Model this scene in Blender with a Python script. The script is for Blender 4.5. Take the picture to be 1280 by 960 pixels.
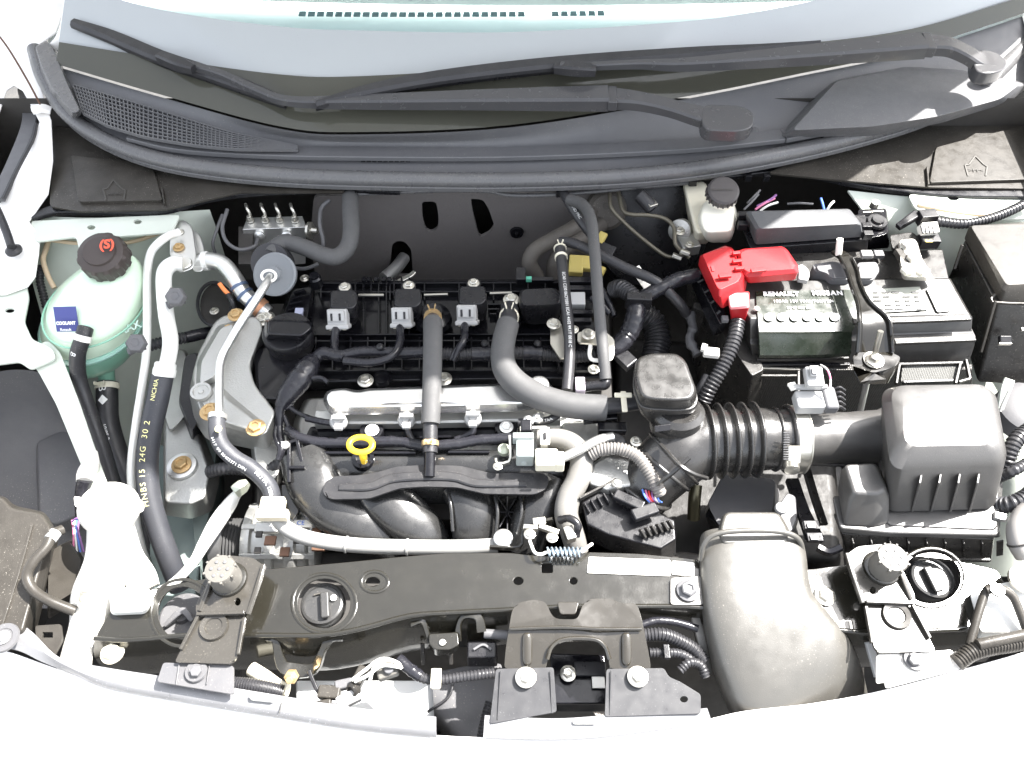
import bpy, bmesh, math, random
from mathutils import Vector, Matrix, Euler
random.seed(7)
R = math.radians
for o in list(bpy.data.objects): bpy.data.objects.remove(o)
S = bpy.context.scene
C = S.collection
# ------------------------------------------------------------------ camera
PITCH = 55.0; FPX = 1000.0                       # degrees below the horizon, focal length in photo pixels
CAM = Vector((0, -0.574, 1.669))
cd = bpy.data.cameras.new('camera'); cam = bpy.data.objects.new('camera', cd); C.objects.link(cam)
cam.location = CAM; cam.rotation_euler = (R(90 - PITCH), 0, 0)
cd.sensor_width = 36; cd.lens = 36 * FPX / 1280; cd.clip_start = 0.02; cd.clip_end = 300
S.camera = cam
# ------------------------------------------------------------------ light
SUN = Vector((0.50, 0.30, 0.81)).normalized()     # towards the sun: high, to the right, behind the car's nose
w = bpy.data.worlds.new('World'); S.world = w; w.use_nodes = True
nt = w.node_tree; bg = nt.nodes['Background']
sky = nt.nodes.new('ShaderNodeTexSky'); sky.sky_type = 'NISHITA'; sky.sun_disc = False
sky.sun_elevation = math.asin(SUN.z); sky.sun_rotation = math.atan2(SUN.x, SUN.y)
sky.air_density = 1.0; sky.dust_density = 2.5; sky.ozone_density = 1.0
hs = nt.nodes.new('ShaderNodeHueSaturation'); hs.inputs['Saturation'].default_value = .28; nt.links.new(sky.outputs[0], hs.inputs['Color']); nt.links.new(hs.outputs[0], bg.inputs[0]); bg.inputs[1].default_value = 0.15
sd = bpy.data.lights.new('sun', 'SUN'); so = bpy.data.objects.new('sun', sd); C.objects.link(so)
sd.energy = 5.0; sd.angle = R(0.55); sd.color = (1.0, 0.965, 0.92)
so.rotation_euler = SUN.to_track_quat('Z', 'Y').to_euler(); so.location = SUN * 5
S.view_settings.view_transform = 'Standard'; S.view_settings.look = 'None'
S.view_settings.exposure = 2.15; S.view_settings.gamma = 1.0
S.render.engine = 'CYCLES'

# ------------------------------------------------------------------ geometry helpers
cp, sp = math.cos(R(PITCH)), math.sin(R(PITCH))
Fv = Vector((0, cp, -sp)); Uv = Vector((0, sp, cp)); Xv = Vector((1, 0, 0))
def V(x, y, z):
    """photo pixel + height above the ground -> point of the engine bay"""
    d = Fv + Xv * ((x - 640) / FPX) + Uv * ((480 - y) / FPX)
    return CAM + d * ((z - CAM.z) / d.z)
def K(x, y, z):
    """metres per photo pixel at that place"""
    return (V(x, y, z) - CAM).dot(Fv) / FPX
def rnd(pts, r, n=4):
    out = []
    m = len(pts)
    for i in range(m):
        a = Vector(pts[i - 1][:2]); b = Vector(pts[i][:2]); c = Vector(pts[(i + 1) % m][:2])
        ra = min(r, (a - b).length * .48); rc = min(r, (c - b).length * .48)
        p = b + (a - b).normalized() * ra; q = b + (c - b).normalized() * rc
        for k in range(n + 1):
            t = k / n
            v = p * (1 - t) ** 2 + b * 2 * t * (1 - t) + q * t * t
            out.append((v.x, v.y) + tuple(pts[i][2:]))
    return out
def ell(cx, cy, rx, ry=None, n=20, a0=0, rot=0):
    ry = ry or rx; cr, sr = math.cos(R(rot)), math.sin(R(rot))
    o = []
    for k in range(n):
        a = a0 + 2 * math.pi * k / n; u, v = rx * math.cos(a), ry * math.sin(a)
        o.append((cx + u * cr - v * sr, cy + u * sr + v * cr))
    return o
def rect(x0, y0, x1, y1): return [(x0, y0), (x1, y0), (x1, y1), (x0, y1)]
def cat(P, n):
    """Catmull-Rom through tuples"""
    if len(P) < 3:
        return [tuple(a + (b - a) * k / n for a, b in zip(P[0], P[-1])) for k in range(n + 1)]
    out = []; Q = [tuple(2 * a - b for a, b in zip(P[0], P[1]))] + list(P) + [tuple(2 * a - b for a, b in zip(P[-1], P[-2]))]
    for i in range(1, len(Q) - 2):
        for k in range(n):
            t = k / n
            out.append(tuple(.5 * ((2 * b) + (-a + c) * t + (2 * a - 5 * b + 4 * c - d) * t * t + (-a + 3 * b - 3 * c + d) * t ** 3)
                             for a, b, c, d in zip(Q[i - 1], Q[i], Q[i + 1], Q[i + 2])))
    out.append(tuple(P[-1])); return out
def frames(pts):
    """parallel transport frames"""
    n = len(pts); T = []
    for i in range(n):
        t = pts[min(i + 1, n - 1)] - pts[max(i - 1, 0)]
        T.append(t.normalized() if t.length > 1e-9 else (T[-1] if T else Vector((0, 0, 1))))
    N = Vector((0, 0, 1)); N = N - T[0] * N.dot(T[0])
    if N.length < .1: N = Vector((0, -1, 0)) - T[0] * T[0].dot(Vector((0, -1, 0)))
    N.normalize(); out = []
    for t in T:
        N = N - t * N.dot(t); N.normalize(); out.append((t, N.copy(), t.cross(N)))
    return out
def resample(pts, rad, step):
    L = [0]
    for a, b in zip(pts, pts[1:]): L.append(L[-1] + (b - a).length)
    n = max(2, int(round(L[-1] / step))); o = []; r = []; j = 0
    for k in range(n + 1):
        s = L[-1] * k / n
        while j < len(L) - 2 and L[j + 1] < s: j += 1
        t = (s - L[j]) / max(1e-9, L[j + 1] - L[j])
        o.append(pts[j].lerp(pts[j + 1], t)); r.append(rad[j] + (rad[j + 1] - rad[j]) * t)
    return o, r

NOBEV = ('ground', 'firewall', 'underfloor', 'side_wall', 'outer_panel', 'sticker')
class B:
    def __init__(s): s.v = []; s.f = []
    def add(s, v, f):
        n = len(s.v); s.v += [tuple(p) for p in v]; s.f += [tuple(i + n for i in q) for q in f]; return s
    def rings(s, rings, cap=True, close=True):
        n = len(rings[0]); v = [p for r in rings for p in r]; f = []
        for i in range(len(rings) - 1):
            for k in range(n if close else n - 1):
                a = i * n + k; b = i * n + (k + 1) % n; f.append((a, b, b + n, a + n))
        if cap: f.append(tuple(range(n - 1, -1, -1))); f.append(tuple(range(len(v) - n, len(v))))
        return s.add(v, f)
    def path(s, P, r, n=6):
        """px path (x,y,z[,r]) -> world points, radii in metres"""
        Q = [p if len(p) > 3 else p + (r,) for p in P]
        if n: Q = cat(Q, n)
        pts = [V(*q[:3]) for q in Q]; rad = [q[3] * K(*q[:3]) for q in Q]
        return pts, rad
    def tube(s, P, r=5, n=6, seg=12, flat=1.0, jit=0, sq=1):
        pts, rad = s.path(P, r, n); return s.wtube(pts, rad, seg, flat, jit, sq)
    def wtube(s, pts, rad, seg=12, flat=1.0, jit=0, sq=1):
        sg = lambda v: math.copysign(abs(v) ** sq, v)
        rg = []
        for p, (t, N, M), q in zip(pts, frames(pts), rad):
            q = q * (1 + random.uniform(-jit, jit))
            rg.append([p + N * (sg(math.cos(2 * math.pi * k / seg)) * q * flat) + M * (sg(math.sin(2 * math.pi * k / seg)) * q) for k in range(seg)])
        return s.rings(rg)
    def corr(s, P, r=8, pitch=5, depth=.16, n=8, seg=14, duty=.5):
        """corrugated tube; pitch in px"""
        pts, rad = s.path(P, r, n); kk = K(*P[len(P) // 2][:3])
        pts, rad = resample(pts, rad, pitch * kk / 4)
        prof = [1, 1, 1 - depth, 1 - depth]
        return s.wtube(pts, [q * prof[i % 4] for i, q in enumerate(rad)], seg)
    def loft(s, outs, cap=True):
        """outs: list of (px outline, z) with equal counts; or outline points carrying their own z"""
        rg = []
        for o in outs:
            pts, z = o
            rg.append([V(p[0], p[1], p[2] if len(p) > 2 else z) for p in pts])
        # winding: make outward
        return s.rings(rg, cap)
    def prism(s, pts, z1, z0, grow=1.0):
        top = [V(p[0], p[1], p[2] if len(p) > 2 else z1) for p in pts]
        c = sum(top, Vector()) / len(top)
        bot = [Vector((c.x + (t.x - c.x) * grow, c.y + (t.y - c.y) * grow, t.z - (z1 - z0))) for t in top]
        return s.rings([top, bot])
    def plate(s, outline, holes, z, th, zf=None, d=None):
        """flat sheet with holes; th downward. zf(x,y)->z override"""
        bm = bmesh.new(); loops = []
        for L in [outline] + holes:
            vs = [bm.verts.new((p[0], -p[1], 0)) for p in L]
            for a, b in zip(vs, vs[1:] + vs[:1]): bm.edges.new((a, b))
            loops.append(vs)
        bmesh.ops.triangle_fill(bm, use_beauty=True, edges=bm.edges[:], normal=(0, 0, 1))
        bm.verts.index_update()
        top = [V(v.co.x, -v.co.y, zf(v.co.x, -v.co.y) if zf else z) for v in bm.verts]; n = len(top)
        F = [tuple(v.index for v in f.verts) for f in bm.faces]
        idx = [[v.index for v in L] for L in loops]; bm.free()
        d = Vector(d) if d else Vector((0, 0, -th)); v = top + [p + d for p in top]
        f = list(F) + [tuple(i + n for i in reversed(q)) for q in F]
        for L in idx:
            for a, b in zip(L, L[1:] + L[:1]): f.append((a, b, b + n, a + n))
        return s.add(v, f)
    def lathe(s, c, prof, seg=24, axis=None, px=True, cap=True, squash=1, rot=0):
        """c=(x,y,z) px; profile [(r,h)] in px; h along the axis"""
        o = V(*c) if px else Vector(c); k = K(*c) if px else 1
        ax = Vector(axis or (0, 0, 1)).normalized()
        e = Vector((1, 0, 0)) if abs(ax.x) < .8 else Vector((0, 1, 0))
        e = (e - ax * e.dot(ax)).normalized(); g = ax.cross(e)
        rg = []
        for r, h in prof:
            rg.append([o + ax * (h * k) + (e * math.cos(rot + 2 * math.pi * i / seg) + g * math.sin(rot + 2 * math.pi * i / seg) * squash) * (max(r, .01 if px else 1e-5) * k) for i in range(seg)])
        return s.rings(rg, cap)
    def box(s, c, size, rz=0, rx=0, ry=0, px=True, taper=1):
        """centre px, size px (w,d,h)"""
        o = V(*c) if px else Vector(c); k = K(*c) if px else 1
        m = Euler((R(rx), R(ry), R(rz))).to_matrix(); v = []
        for sz in (-.5, .5):
            t = taper if sz > 0 else 1
            for sx, sy in ((-.5, -.5), (.5, -.5), (.5, .5), (-.5, .5)):
                v.append(o + m @ Vector((sx * size[0] * k * t, sy * size[1] * k * t, sz * size[2] * k)))
        return s.add(v, [(3, 2, 1, 0), (4, 5, 6, 7), (0, 1, 5, 4), (1, 2, 6, 5), (2, 3, 7, 6), (3, 0, 4, 7)])
    def bar(s, a, b, w, h):
        """rectangular bar between two px points, w,h in px"""
        A, Bv = V(*a), V(*b); k = K(*a); t = (Bv - A).normalized(); up = Vector((0, 0, 1))
        if abs(t.z) > .9: up = Vector((0, 1, 0))
        sd_ = t.cross(up).normalized(); up = sd_.cross(t).normalized(); v = []
        for p in (A, Bv):
            for x, y in ((-1, -1), (1, -1), (1, 1), (-1, 1)): v.append(p + sd_ * (x * w * k / 2) + up * (y * h * k / 2))
        return s.add(v, [(3, 2, 1, 0), (4, 5, 6, 7), (0, 1, 5, 4), (1, 2, 6, 5), (2, 3, 7, 6), (3, 0, 4, 7)])
    def strip(s, P, n=6, ch=.3):
        """bar of chamfered rectangular section; P = (x,y,z,w,h) px, w across, h up"""
        Q = cat(P, n) if n else P
        pts = [V(*q[:3]) for q in Q]; rg = []
        for q, p, i in zip(Q, pts, range(len(pts))):
            t = (pts[min(i + 1, len(pts) - 1)] - pts[max(i - 1, 0)]).normalized(); up = Vector((0, 0, 1))
            sd_ = t.cross(up).normalized(); up = sd_.cross(t).normalized(); k = K(*q[:3]); a = q[3] * k / 2; c = q[4] * k / 2; e = min(a, c) * ch
            rg.append([p + sd_ * x + up * y for x, y in ((-a, -c), (a, -c), (a, c - e), (a - e, c), (-a + e, c), (-a, c - e))])
        return s.rings(rg)
    def grid(s, rows, nu=6, nv=4, th=0, close=False):
        """rows of px points (x,y,z), smooth surface"""
        m = [cat(r, nu) for r in rows]
        cols = [cat([r[i] for r in m], nv) for i in range(len(m[0]))]
        nr = len(cols[0]); nc = len(cols)
        top = [V(*cols[i][j]) for j in range(nr) for i in range(nc)]
        f = [(j * nc + i, j * nc + i + 1, (j + 1) * nc + i + 1, (j + 1) * nc + i) for j in range(nr - 1) for i in range(nc - 1)]
        if th:
            n = len(top); d = Vector((0, 0, -th)); v = top + [p + d for p in top]
            f += [tuple(i + n for i in reversed(q)) for q in f[:]]
            edge = [i for i in range(nc)] + [j * nc + nc - 1 for j in range(1, nr)] + [(nr - 1) * nc + i for i in range(nc - 2, -1, -1)] + [j * nc for j in range(nr - 2, 0, -1)]
            for a, b in zip(edge, edge[1:] + edge[:1]): f.append((a, b, b + n, a + n))
            return s.add(v, f)
        return s.add(top, f)
    def mesh(s, name, sharp=35):
        me = bpy.data.meshes.new(name); me.from_pydata(s.v, [], s.f); me.validate()
        bm = bmesh.new(); bm.from_mesh(me); bmesh.ops.recalc_face_normals(bm, faces=bm.faces[:]); bm.to_mesh(me); bm.free()
        me.polygons.foreach_set('use_smooth', [True] * len(me.polygons)); me.set_sharp_from_angle(angle=R(sharp))
        return me
    def obj(s, name, m, parent=None, bev=0, seg=2, sharp=35, sub=0, label=None):
        if not bev and len(s.v) <= 48 and name not in NOBEV: bev = .0006
        me = s.mesh(name, sharp if not bev else 60); me.materials.append(m)
        o = bpy.data.objects.new(name, me); C.objects.link(o)
        if bev:
            md = o.modifiers.new('bevel', 'BEVEL'); md.width = bev; md.segments = seg; md.limit_method = 'ANGLE'; md.angle_limit = R(35); md.harden_normals = True
        if sub:
            md = o.modifiers.new('sub', 'SUBSURF'); md.levels = sub; md.render_levels = sub
        if parent is not None:
            o.parent = parent; o.matrix_parent_inverse = Matrix.Translation(-parent.location)
        if label: o['label'] = label
        return o
def thing(name, label, cat_, at=None, group=None):
    o = bpy.data.objects.new(name, None); C.objects.link(o); o.empty_display_size = .02
    if at: o.location = V(*at)
    o['label'] = label; o['category'] = cat_
    if group: o['group'] = group
    return o
def tag(o, label, cat_, group=None):
    o['label'] = label; o['category'] = cat_
    if group: o['group'] = group
    return o
def struct(o): o['kind'] = 'structure'; return o

# ------------------------------------------------------------------ materials
MT = {}
def mat(name, col, rough=.5, metal=0, dust=0, dc=(.42, .39, .34), bump=0, bs=300, coat=0, spec=.5, trans=0, var=0, sp=0, ior=1.45, alpha=1, pattern=None):
    if name in MT: return MT[name]
    m = bpy.data.materials.new(name); m.use_nodes = True; n = m.node_tree.nodes; l = m.node_tree.links
    b = n['Principled BSDF']; b.inputs['Roughness'].default_value = rough; b.inputs['Metallic'].default_value = metal
    b.inputs['Specular IOR Level'].default_value = spec; b.inputs['Coat Weight'].default_value = coat; b.inputs['Coat Roughness'].default_value = .20 if name == 'battery_label' else .06
    b.inputs['Transmission Weight'].default_value = trans; b.inputs['IOR'].default_value = ior
    c4 = (*col, 1); b.inputs['Base Color'].default_value = c4
    g = n.new('ShaderNodeNewGeometry'); src = None
    if dust or var:
        t = n.new('ShaderNodeTexNoise'); t.inputs['Scale'].default_value = 22; t.inputs['Detail'].default_value = 8; t.inputs['Roughness'].default_value = .65
        l.new(g.outputs['Position'], t.inputs['Vector'])
        r = n.new('ShaderNodeMapRange'); r.inputs[1].default_value = .34; r.inputs[2].default_value = .80; r.inputs[3].default_value = 0; r.inputs[4].default_value = max(dust * .28, var)
        l.new(t.outputs['Fac'], r.inputs[0]); fac = r.outputs[0]
        if dust:
            t2 = n.new('ShaderNodeTexNoise'); t2.inputs['Scale'].default_value = 700; t2.inputs['Detail'].default_value = 2
            l.new(g.outputs['Position'], t2.inputs['Vector'])
            r2 = n.new('ShaderNodeMapRange'); r2.inputs[1].default_value = .66; r2.inputs[2].default_value = .74; r2.inputs[4].default_value = min(1, dust * 3.0)
            l.new(t2.outputs['Fac'], r2.inputs[0])
            pt = n.new('ShaderNodeTexNoise'); pt.inputs['Scale'].default_value = 9; pt.inputs['Detail'].default_value = 3; l.new(g.outputs['Position'], pt.inputs['Vector'])
            pr = n.new('ShaderNodeMapRange'); pr.inputs[1].default_value = .42; pr.inputs[2].default_value = .62; l.new(pt.outputs['Fac'], pr.inputs[0])
            mu = n.new('ShaderNodeMath'); mu.operation = 'MULTIPLY'; l.new(r2.outputs[0], mu.inputs[0]); l.new(pr.outputs[0], mu.inputs[1])
            ad = n.new('ShaderNodeMath'); ad.operation = 'ADD'; ad.use_clamp = True; l.new(fac, ad.inputs[0]); l.new(mu.outputs[0], ad.inputs[1]); fac = ad.outputs[0]
            rr = n.new('ShaderNodeMapRange'); rr.inputs[3].default_value = rough; rr.inputs[4].default_value = min(1, rough + .30); l.new(fac, rr.inputs[0])
            t3 = n.new('ShaderNodeTexNoise'); t3.inputs['Scale'].default_value = 75; t3.inputs['Detail'].default_value = 5; l.new(g.outputs['Position'], t3.inputs['Vector'])
            r3 = n.new('ShaderNodeMapRange'); r3.inputs[1].default_value = .3; r3.inputs[2].default_value = .7; r3.inputs[3].default_value = -.09; r3.inputs[4].default_value = .12; l.new(t3.outputs['Fac'], r3.inputs[0])
            a3 = n.new('ShaderNodeMath'); a3.operation = 'ADD'; a3.use_clamp = True; l.new(rr.outputs[0], a3.inputs[0]); l.new(r3.outputs[0], a3.inputs[1]); l.new(a3.outputs[0], b.inputs['Roughness'])
        mx = n.new('ShaderNodeMix'); mx.data_type = 'RGBA'; mx.inputs[6].default_value = c4
        mx.inputs[7].default_value = (*dc, 1) if dust else tuple(x * .55 for x in col) + (1,)
        l.new(fac, mx.inputs[0]); l.new(mx.outputs[2], b.inputs['Base Color'])
    if bump:
        t = n.new('ShaderNodeTexNoise'); t.inputs['Scale'].default_value = bs; t.inputs['Detail'].default_value = 3; l.new(g.outputs['Position'], t.inputs['Vector'])
        bp = n.new('ShaderNodeBump'); bp.inputs['Strength'].default_value = bump; bp.inputs['Distance'].default_value = .0006
        l.new(t.outputs['Fac'], bp.inputs['Height']); l.new(bp.outputs[0], b.inputs['Normal'])
        src = bp
    if pattern:                                     # 'voronoi' / 'wave' fine relief
        t = n.new('ShaderNodeTexVoronoi'); t.inputs['Scale'].default_value = pattern; l.new(g.outputs['Position'], t.inputs['Vector'])
        t.inputs['Randomness'].default_value = .1
        bp = n.new('ShaderNodeBump'); bp.inputs['Strength'].default_value = .9; bp.inputs['Distance'].default_value = .002
        l.new(t.outputs['Distance'], bp.inputs['Height']); l.new(bp.outputs[0], b.inputs['Normal'])
    MT[name] = m; return m
blk = mat('black_plastic', (.009, .009, .011), .30, dust=.06, bump=.25, bs=900)
gloss = mat('gloss_black_plastic', (.006, .006, .008), .16, dust=.03, bump=.1, bs=500)
worn = mat('dusty_black_plastic', (.018, .017, .016), .30, dust=.25, bump=.3, bs=1100)
brown = mat('sunlit_black_plastic', (.030, .027, .023), .38, spec=.35, dust=.22, bump=.25, bs=900)  # black plastic turned brown: the sunlight on it is put into the colour
wipm = mat('wiper_paint', (.058, .058, .061), .18, dust=.08)
cowlm = mat('cowl_plastic', (.105, .106, .112), .40, dust=.16, bump=.5, bs=1600)
sealm = mat('seal_rubber', (.10, .10, .103), .28, dust=.22, bump=.2, bs=400)
rub = mat('rubber', (.024, .024, .027), .38, dust=.12, bump=.3, bs=700)
dhose = mat('dark_hose', (.034, .036, .043), .45, dust=.12, bump=.4, bs=900)
hose = mat('hose_foam', (.066, .066, .067), .62, dust=.1, bump=.5, bs=1500)
tape = mat('harness_tape', (.014, .014, .018), .22, dust=.05, bump=1.0, bs=160)
corrm = mat('loom_plastic', (.025, .025, .028), .35, dust=.1)
body = mat('white_body_paint', (.84, .82, .785), .3, coat=.6)
apr = mat('apron_paint', (.58, .62, .55), .42, coat=.2, var=.18, bump=.1, bs=60)
aprd = mat('chassis_paint', (.25, .32, .31), .5, var=.25, dust=.1)
alu = mat('cast_aluminium', (.46, .46, .44), .40, metal=.75, dust=.15, dc=(.3, .27, .22), bump=.8, bs=420)
alus = mat('aluminium_pipe', (.72, .72, .70), .3, metal=.85, var=.15)
whp = mat('white_coated_pipe', (.78, .78, .74), .4, metal=.2)
steel = mat('zinc_steel', (.62, .60, .54), .28, metal=.9, var=.2)
shield = mat('polished_heat_shield', (.92, .91, .89), .22, metal=.95, bump=.06, bs=60)
red = mat('red_plastic', (.36, .014, .018), .38, bump=.15, bs=700)
redl = mat('pale_red_plastic', (.62, .20, .21), .4)  # paler red than the rest of the terminal cover
yel = mat('yellow_plastic', (.85, .56, .03), .35)
yelp = mat('dull_yellow_plastic', (.45, .36, .10), .5, dust=.2)
wht = mat('white_plastic', (.82, .80, .74), .4)
crm = mat('cream_plastic', (.72, .68, .55), .42, var=.1)
gry = mat('grey_connector', (.36, .36, .355), .42)
dgy = mat('dark_grey_plastic', (.10, .10, .105), .45, dust=.12)
rust = mat('yellow_zinc_bolt', (.48, .33, .16), .4, metal=.5, var=.4)
orng = mat('orange_tag', (.75, .22, .06), .5)
oliv = mat('black_painted_steel', (.013, .012, .009), .18, coat=.5, dust=.06, dc=(.30, .28, .22), bump=.15, bs=500)
hold = mat('bracket_paint', (.010, .009, .007), .14, coat=.5, dust=.03, dc=(.30, .25, .16))
insul = mat('firewall_insulator', (.15, .138, .132), .6, dust=.3, dc=(.14, .13, .13), bump=.9, bs=260)
cast = mat('shaded_casting', (.016, .015, .014), .55, dust=.12, dc=(.08, .07, .06), bump=.6, bs=200)  # gearbox metal, the shadow over it put into a darker colour
dark = mat('shadowed_metal', (.040, .037, .034), .6, dust=.1, dc=(.05, .045, .04))
linr = mat('liner_plastic', (.085, .085, .09), .5, dust=.22, bump=.2)
navy = mat('navy_print', (.05, .06, .22), .5)
ink = mat('white_ink', (.80, .80, .78), .5)
inky = mat('yellow_ink', (.75, .72, .35), .5)
inkr = mat('red_ink', (.75, .10, .05), .5)
embo = mat('embossed_plastic', (.05, .046, .04), .5)
lab = mat('battery_label', (.012, .019, .011), .25, spec=1.0, coat=1.0, dust=.06, bump=.35, bs=90)
casem = mat('battery_case', (.024, .023, .022), .36, spec=.9, dust=.12)
copper = mat('copper_winding', (.16, .09, .06), .45, metal=.5)
bluec = mat('blue_clamp', (.10, .14, .22), .4, metal=.3)
pnk = mat('pink_wire', (.65, .2, .35), .5); blw = mat('blue_wire', (.1, .2, .6), .5); rdw = mat('red_wire', (.7, .05, .05), .5); wiw = mat('white_wire', (.75, .75, .7), .5)
traym = mat('textured_tray', (.05, .048, .045), .42, dust=.1, pattern=330)

# text -----------------------------------------------------------------
def text_verts(s, size, bold=0, spacing=1.0):
    cu = bpy.data.curves.new('t', 'FONT'); cu.body = s; cu.size = size; cu.offset = bold; cu.resolution_u = 3; cu.space_character = spacing
    cu.align_x = 'CENTER'; cu.align_y = 'CENTER'
    o = bpy.data.objects.new('t', cu); C.objects.link(o); bpy.context.view_layer.update()
    me = bpy.data.meshes.new_from_object(o.evaluated_get(bpy.context.evaluated_depsgraph_get()))
    v = [p.co.copy() for p in me.vertices]; f = [tuple(p.vertices) for p in me.polygons]
    bpy.data.objects.remove(o); bpy.data.curves.remove(cu); bpy.data.meshes.remove(me); return v, f
def text_on(name, s, mtl, parent, c, size, u=(1, 0, 0), n=(0, 0, 1), bold=0, lift=.0006, th=.0004, flipv=1, spacing=1.0):
    """flat print on a plane: c px, size in px, u = reading direction, n = surface normal"""
    k = K(*c); v, f = text_verts(s, size * k, bold * k, spacing); U = Vector(u).normalized(); N = Vector(n).normalized(); W = N.cross(U).normalized(); U = W.cross(N)
    O = V(*c) + N * lift; b = B()
    a = [O + U * p.x + W * p.y for p in v]; m = len(a)
    b.add(a + [p + N * th for p in a], f + [tuple(i + m for i in q) for q in f])
    me = bpy.data.meshes.new(name); me.from_pydata(b.v, [], b.f); me.materials.append(mtl)
    o = bpy.data.objects.new(name, me); C.objects.link(o)
    if parent is not None: o.parent = parent; o.matrix_parent_inverse = Matrix.Translation(-parent.location)
    return o
def text_tube(name, s, mtl, parent, P, r, size, mid=.5, ang=0.0, n=10, flip=False, spacing=1.0):
    """print wrapped on a hose; ang 0 = up side"""
    b = B(); pts, rad = b.path(P, r, n); pts, rad = resample(pts, rad, .002)
    if flip: pts = pts[::-1]; rad = rad[::-1]
    fr = frames(pts); L = .002; tot = (len(pts) - 1) * L; k = K(*P[len(P) // 2][:3])
    v, f = text_verts(s, size * k, 0, spacing)
    out = []
    view = Vector((0, -.5, .87))
    for p in v:
        q = min(max((tot * mid + p.x) / L, 0), len(pts) - 1.001); i = int(q); t = q - i
        o = pts[i].lerp(pts[i + 1], t); T = fr[i][0]
        N = (view - T * view.dot(T)).normalized(); M = N.cross(T)
        rr = rad[i] * 1.02 + .0002; a = ang + p.y / rr
        out.append(o + N * math.cos(a) * rr + M * math.sin(a) * rr)
    me = bpy.data.meshes.new(name); me.from_pydata([tuple(p) for p in out], [], f); me.materials.append(mtl)
    o = bpy.data.objects.new(name, me); C.objects.link(o)
    if parent is not None: o.parent = parent; o.matrix_parent_inverse = Matrix.Translation(-parent.location)
    return o
BOLT = {}
def bolt(parent, x, y, z, r=6, m=None, axis=None, name='bolt', h=.8, washer=True):
    b = B(); 
    if washer: b.lathe((x, y, z), [(r * 1.45, 0), (r * 1.45, r * .18), (r * 1.1, r * .3)], 18, axis)
    b.lathe((x, y, z), [(r, r * .15), (r, r * h), (r * .82, r * h * 1.15), (r * .55, r * h * 1.1), (r * .5, r * h * .9)], 6, axis, rot=random.random())
    return b.obj(name, m or steel, parent)
# ================================================================== the setting and the car's body
def alpha(py): return R(PITCH) - math.atan((480 - py) / FPX)
def ZY(py, yw): return CAM.z - (yw - CAM.y) * math.tan(alpha(py))      # height of the point seen at row py on the vertical plane y = yw
g = B().add([(-30, -30, 0), (30, -30, 0), (30, 30, 0), (-30, 30, 0)], [(0, 1, 2, 3)])
struct(g.obj('ground', mat('asphalt', (.05, .05, .05), .9, dust=.3, bump=.8, bs=200)))

car = thing('car', 'white car body seen from the front with its engine bay open', 'car', (640, 480, .5))
# dark walls and floor that close the bay
B().add([(-.80, .44, .30), (.80, .44, .30), (.80, .44, .95), (-.80, .44, .95)], [(0, 1, 2, 3)]).obj('firewall', dark, car)
B().box((0, 0, .30), (1.7, 1.3, .02), px=False).obj('underfloor', dark, car)
for x_ in (-.80, .80):
    B().add([(x_, -.6, .3), (x_, .44, .3), (x_, .44, .9), (x_, -.6, .75)], [(0, 1, 2, 3)]).obj('side_wall', dark, car)
b = B(); b.grid([[(20, 262, .885), (60, 270, .885), (130, 272, .885), (200, 266, .885), (262, 262, .88)],
                 [(28, 300, .86), (80, 310, .855), (140, 312, .85), (215, 306, .84), (275, 300, .80)],
                 [(45, 370, .81), (90, 375, .80), (150, 375, .78), (220, 370, .74), (290, 360, .68)],
                 [(70, 450, .76), (110, 450, .74), (160, 450, .70), (225, 450, .64), (290, 450, .58)],
                 [(110, 560, .66), (140, 560, .64), (180, 560, .60), (230, 560, .55), (290, 560, .50)]], th=.003)
b.obj('apron', apr, car)
b = B(); b.loft([(rnd([(182, 555), (250, 560), (262, 610), (245, 745), (190, 745)], 6), .66), (rnd([(180, 560), (262, 570), (282, 620), (255, 780), (190, 780)], 6), .52)])
b.obj('frame_rail', aprd, car, bev=.004)
b = B(); b.loft([(rnd([(258, 540), (272, 548), (262, 640), (246, 700), (240, 640)], 3), .68), (rnd([(258, 550), (282, 556), (280, 640), (262, 740), (240, 660)], 3), .56)]); b.obj('frame_rail', aprd, car, bev=.003)
b = B(); b.lathe((249, 608, .668), [(5.5, 0), (5.5, .6)], 16); b.obj('rail_hole', dark, car)
b = B(); b.grid([[(1060, 238, .885), (1140, 246, .885), (1220, 250, .89), (1300, 246, .89)], [(1085, 275, .86), (1150, 290, .85), (1220, 300, .85), (1300, 290, .87)],
                 [(1090, 320, .80), (1150, 340, .79), (1220, 360, .79), (1300, 350, .82)], [(1100, 430, .72), (1170, 440, .72), (1230, 450, .72), (1310, 450, .76)],
                 [(1200, 560, .66), (1230, 570, .68), (1270, 570, .72), (1330, 560, .74)], [(1200, 720, .62), (1230, 720, .66), (1280, 720, .70), (1340, 720, .72)]], th=.003)
b.obj('apron', apr, car)
b = B(); b.plate(rnd([(1135, 243), (1290, 243), (1290, 272), (1240, 276), (1190, 272), (1145, 262)], 6), [ell(1192, 247, 7, 4, 14)], .893, .003); b.obj('apron_flange', apr, car, bev=.001)
b = B(); b.tube([(1148, 256, .895), (1200, 266, .893), (1250, 270, .895)], 3); b.obj('sealant_bead', mat('sealant', (.62, .48, .33), .6), car)
b = B(); b.tube([(62, 292, .872), (58, 310, .865), (54, 325, .86), (60, 345, .85), (68, 360, .84)], 3.2); b.tube([(62, 300, .872), (100, 304, .868), (160, 303, .868), (208, 288, .87)], 2.6)
b.obj('sealant_bead', MT['sealant'], car)
b = B(); b.plate(rnd([(38, 276), (225, 268), (215, 290), (140, 296), (130, 318), (100, 318), (95, 296), (44, 302)], 5), [ell(114, 284, 5, 3, 12), ell(172, 277, 5, 3, 12)], .892, .003); b.obj('apron_flange', apr, car, bev=.001)
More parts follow.
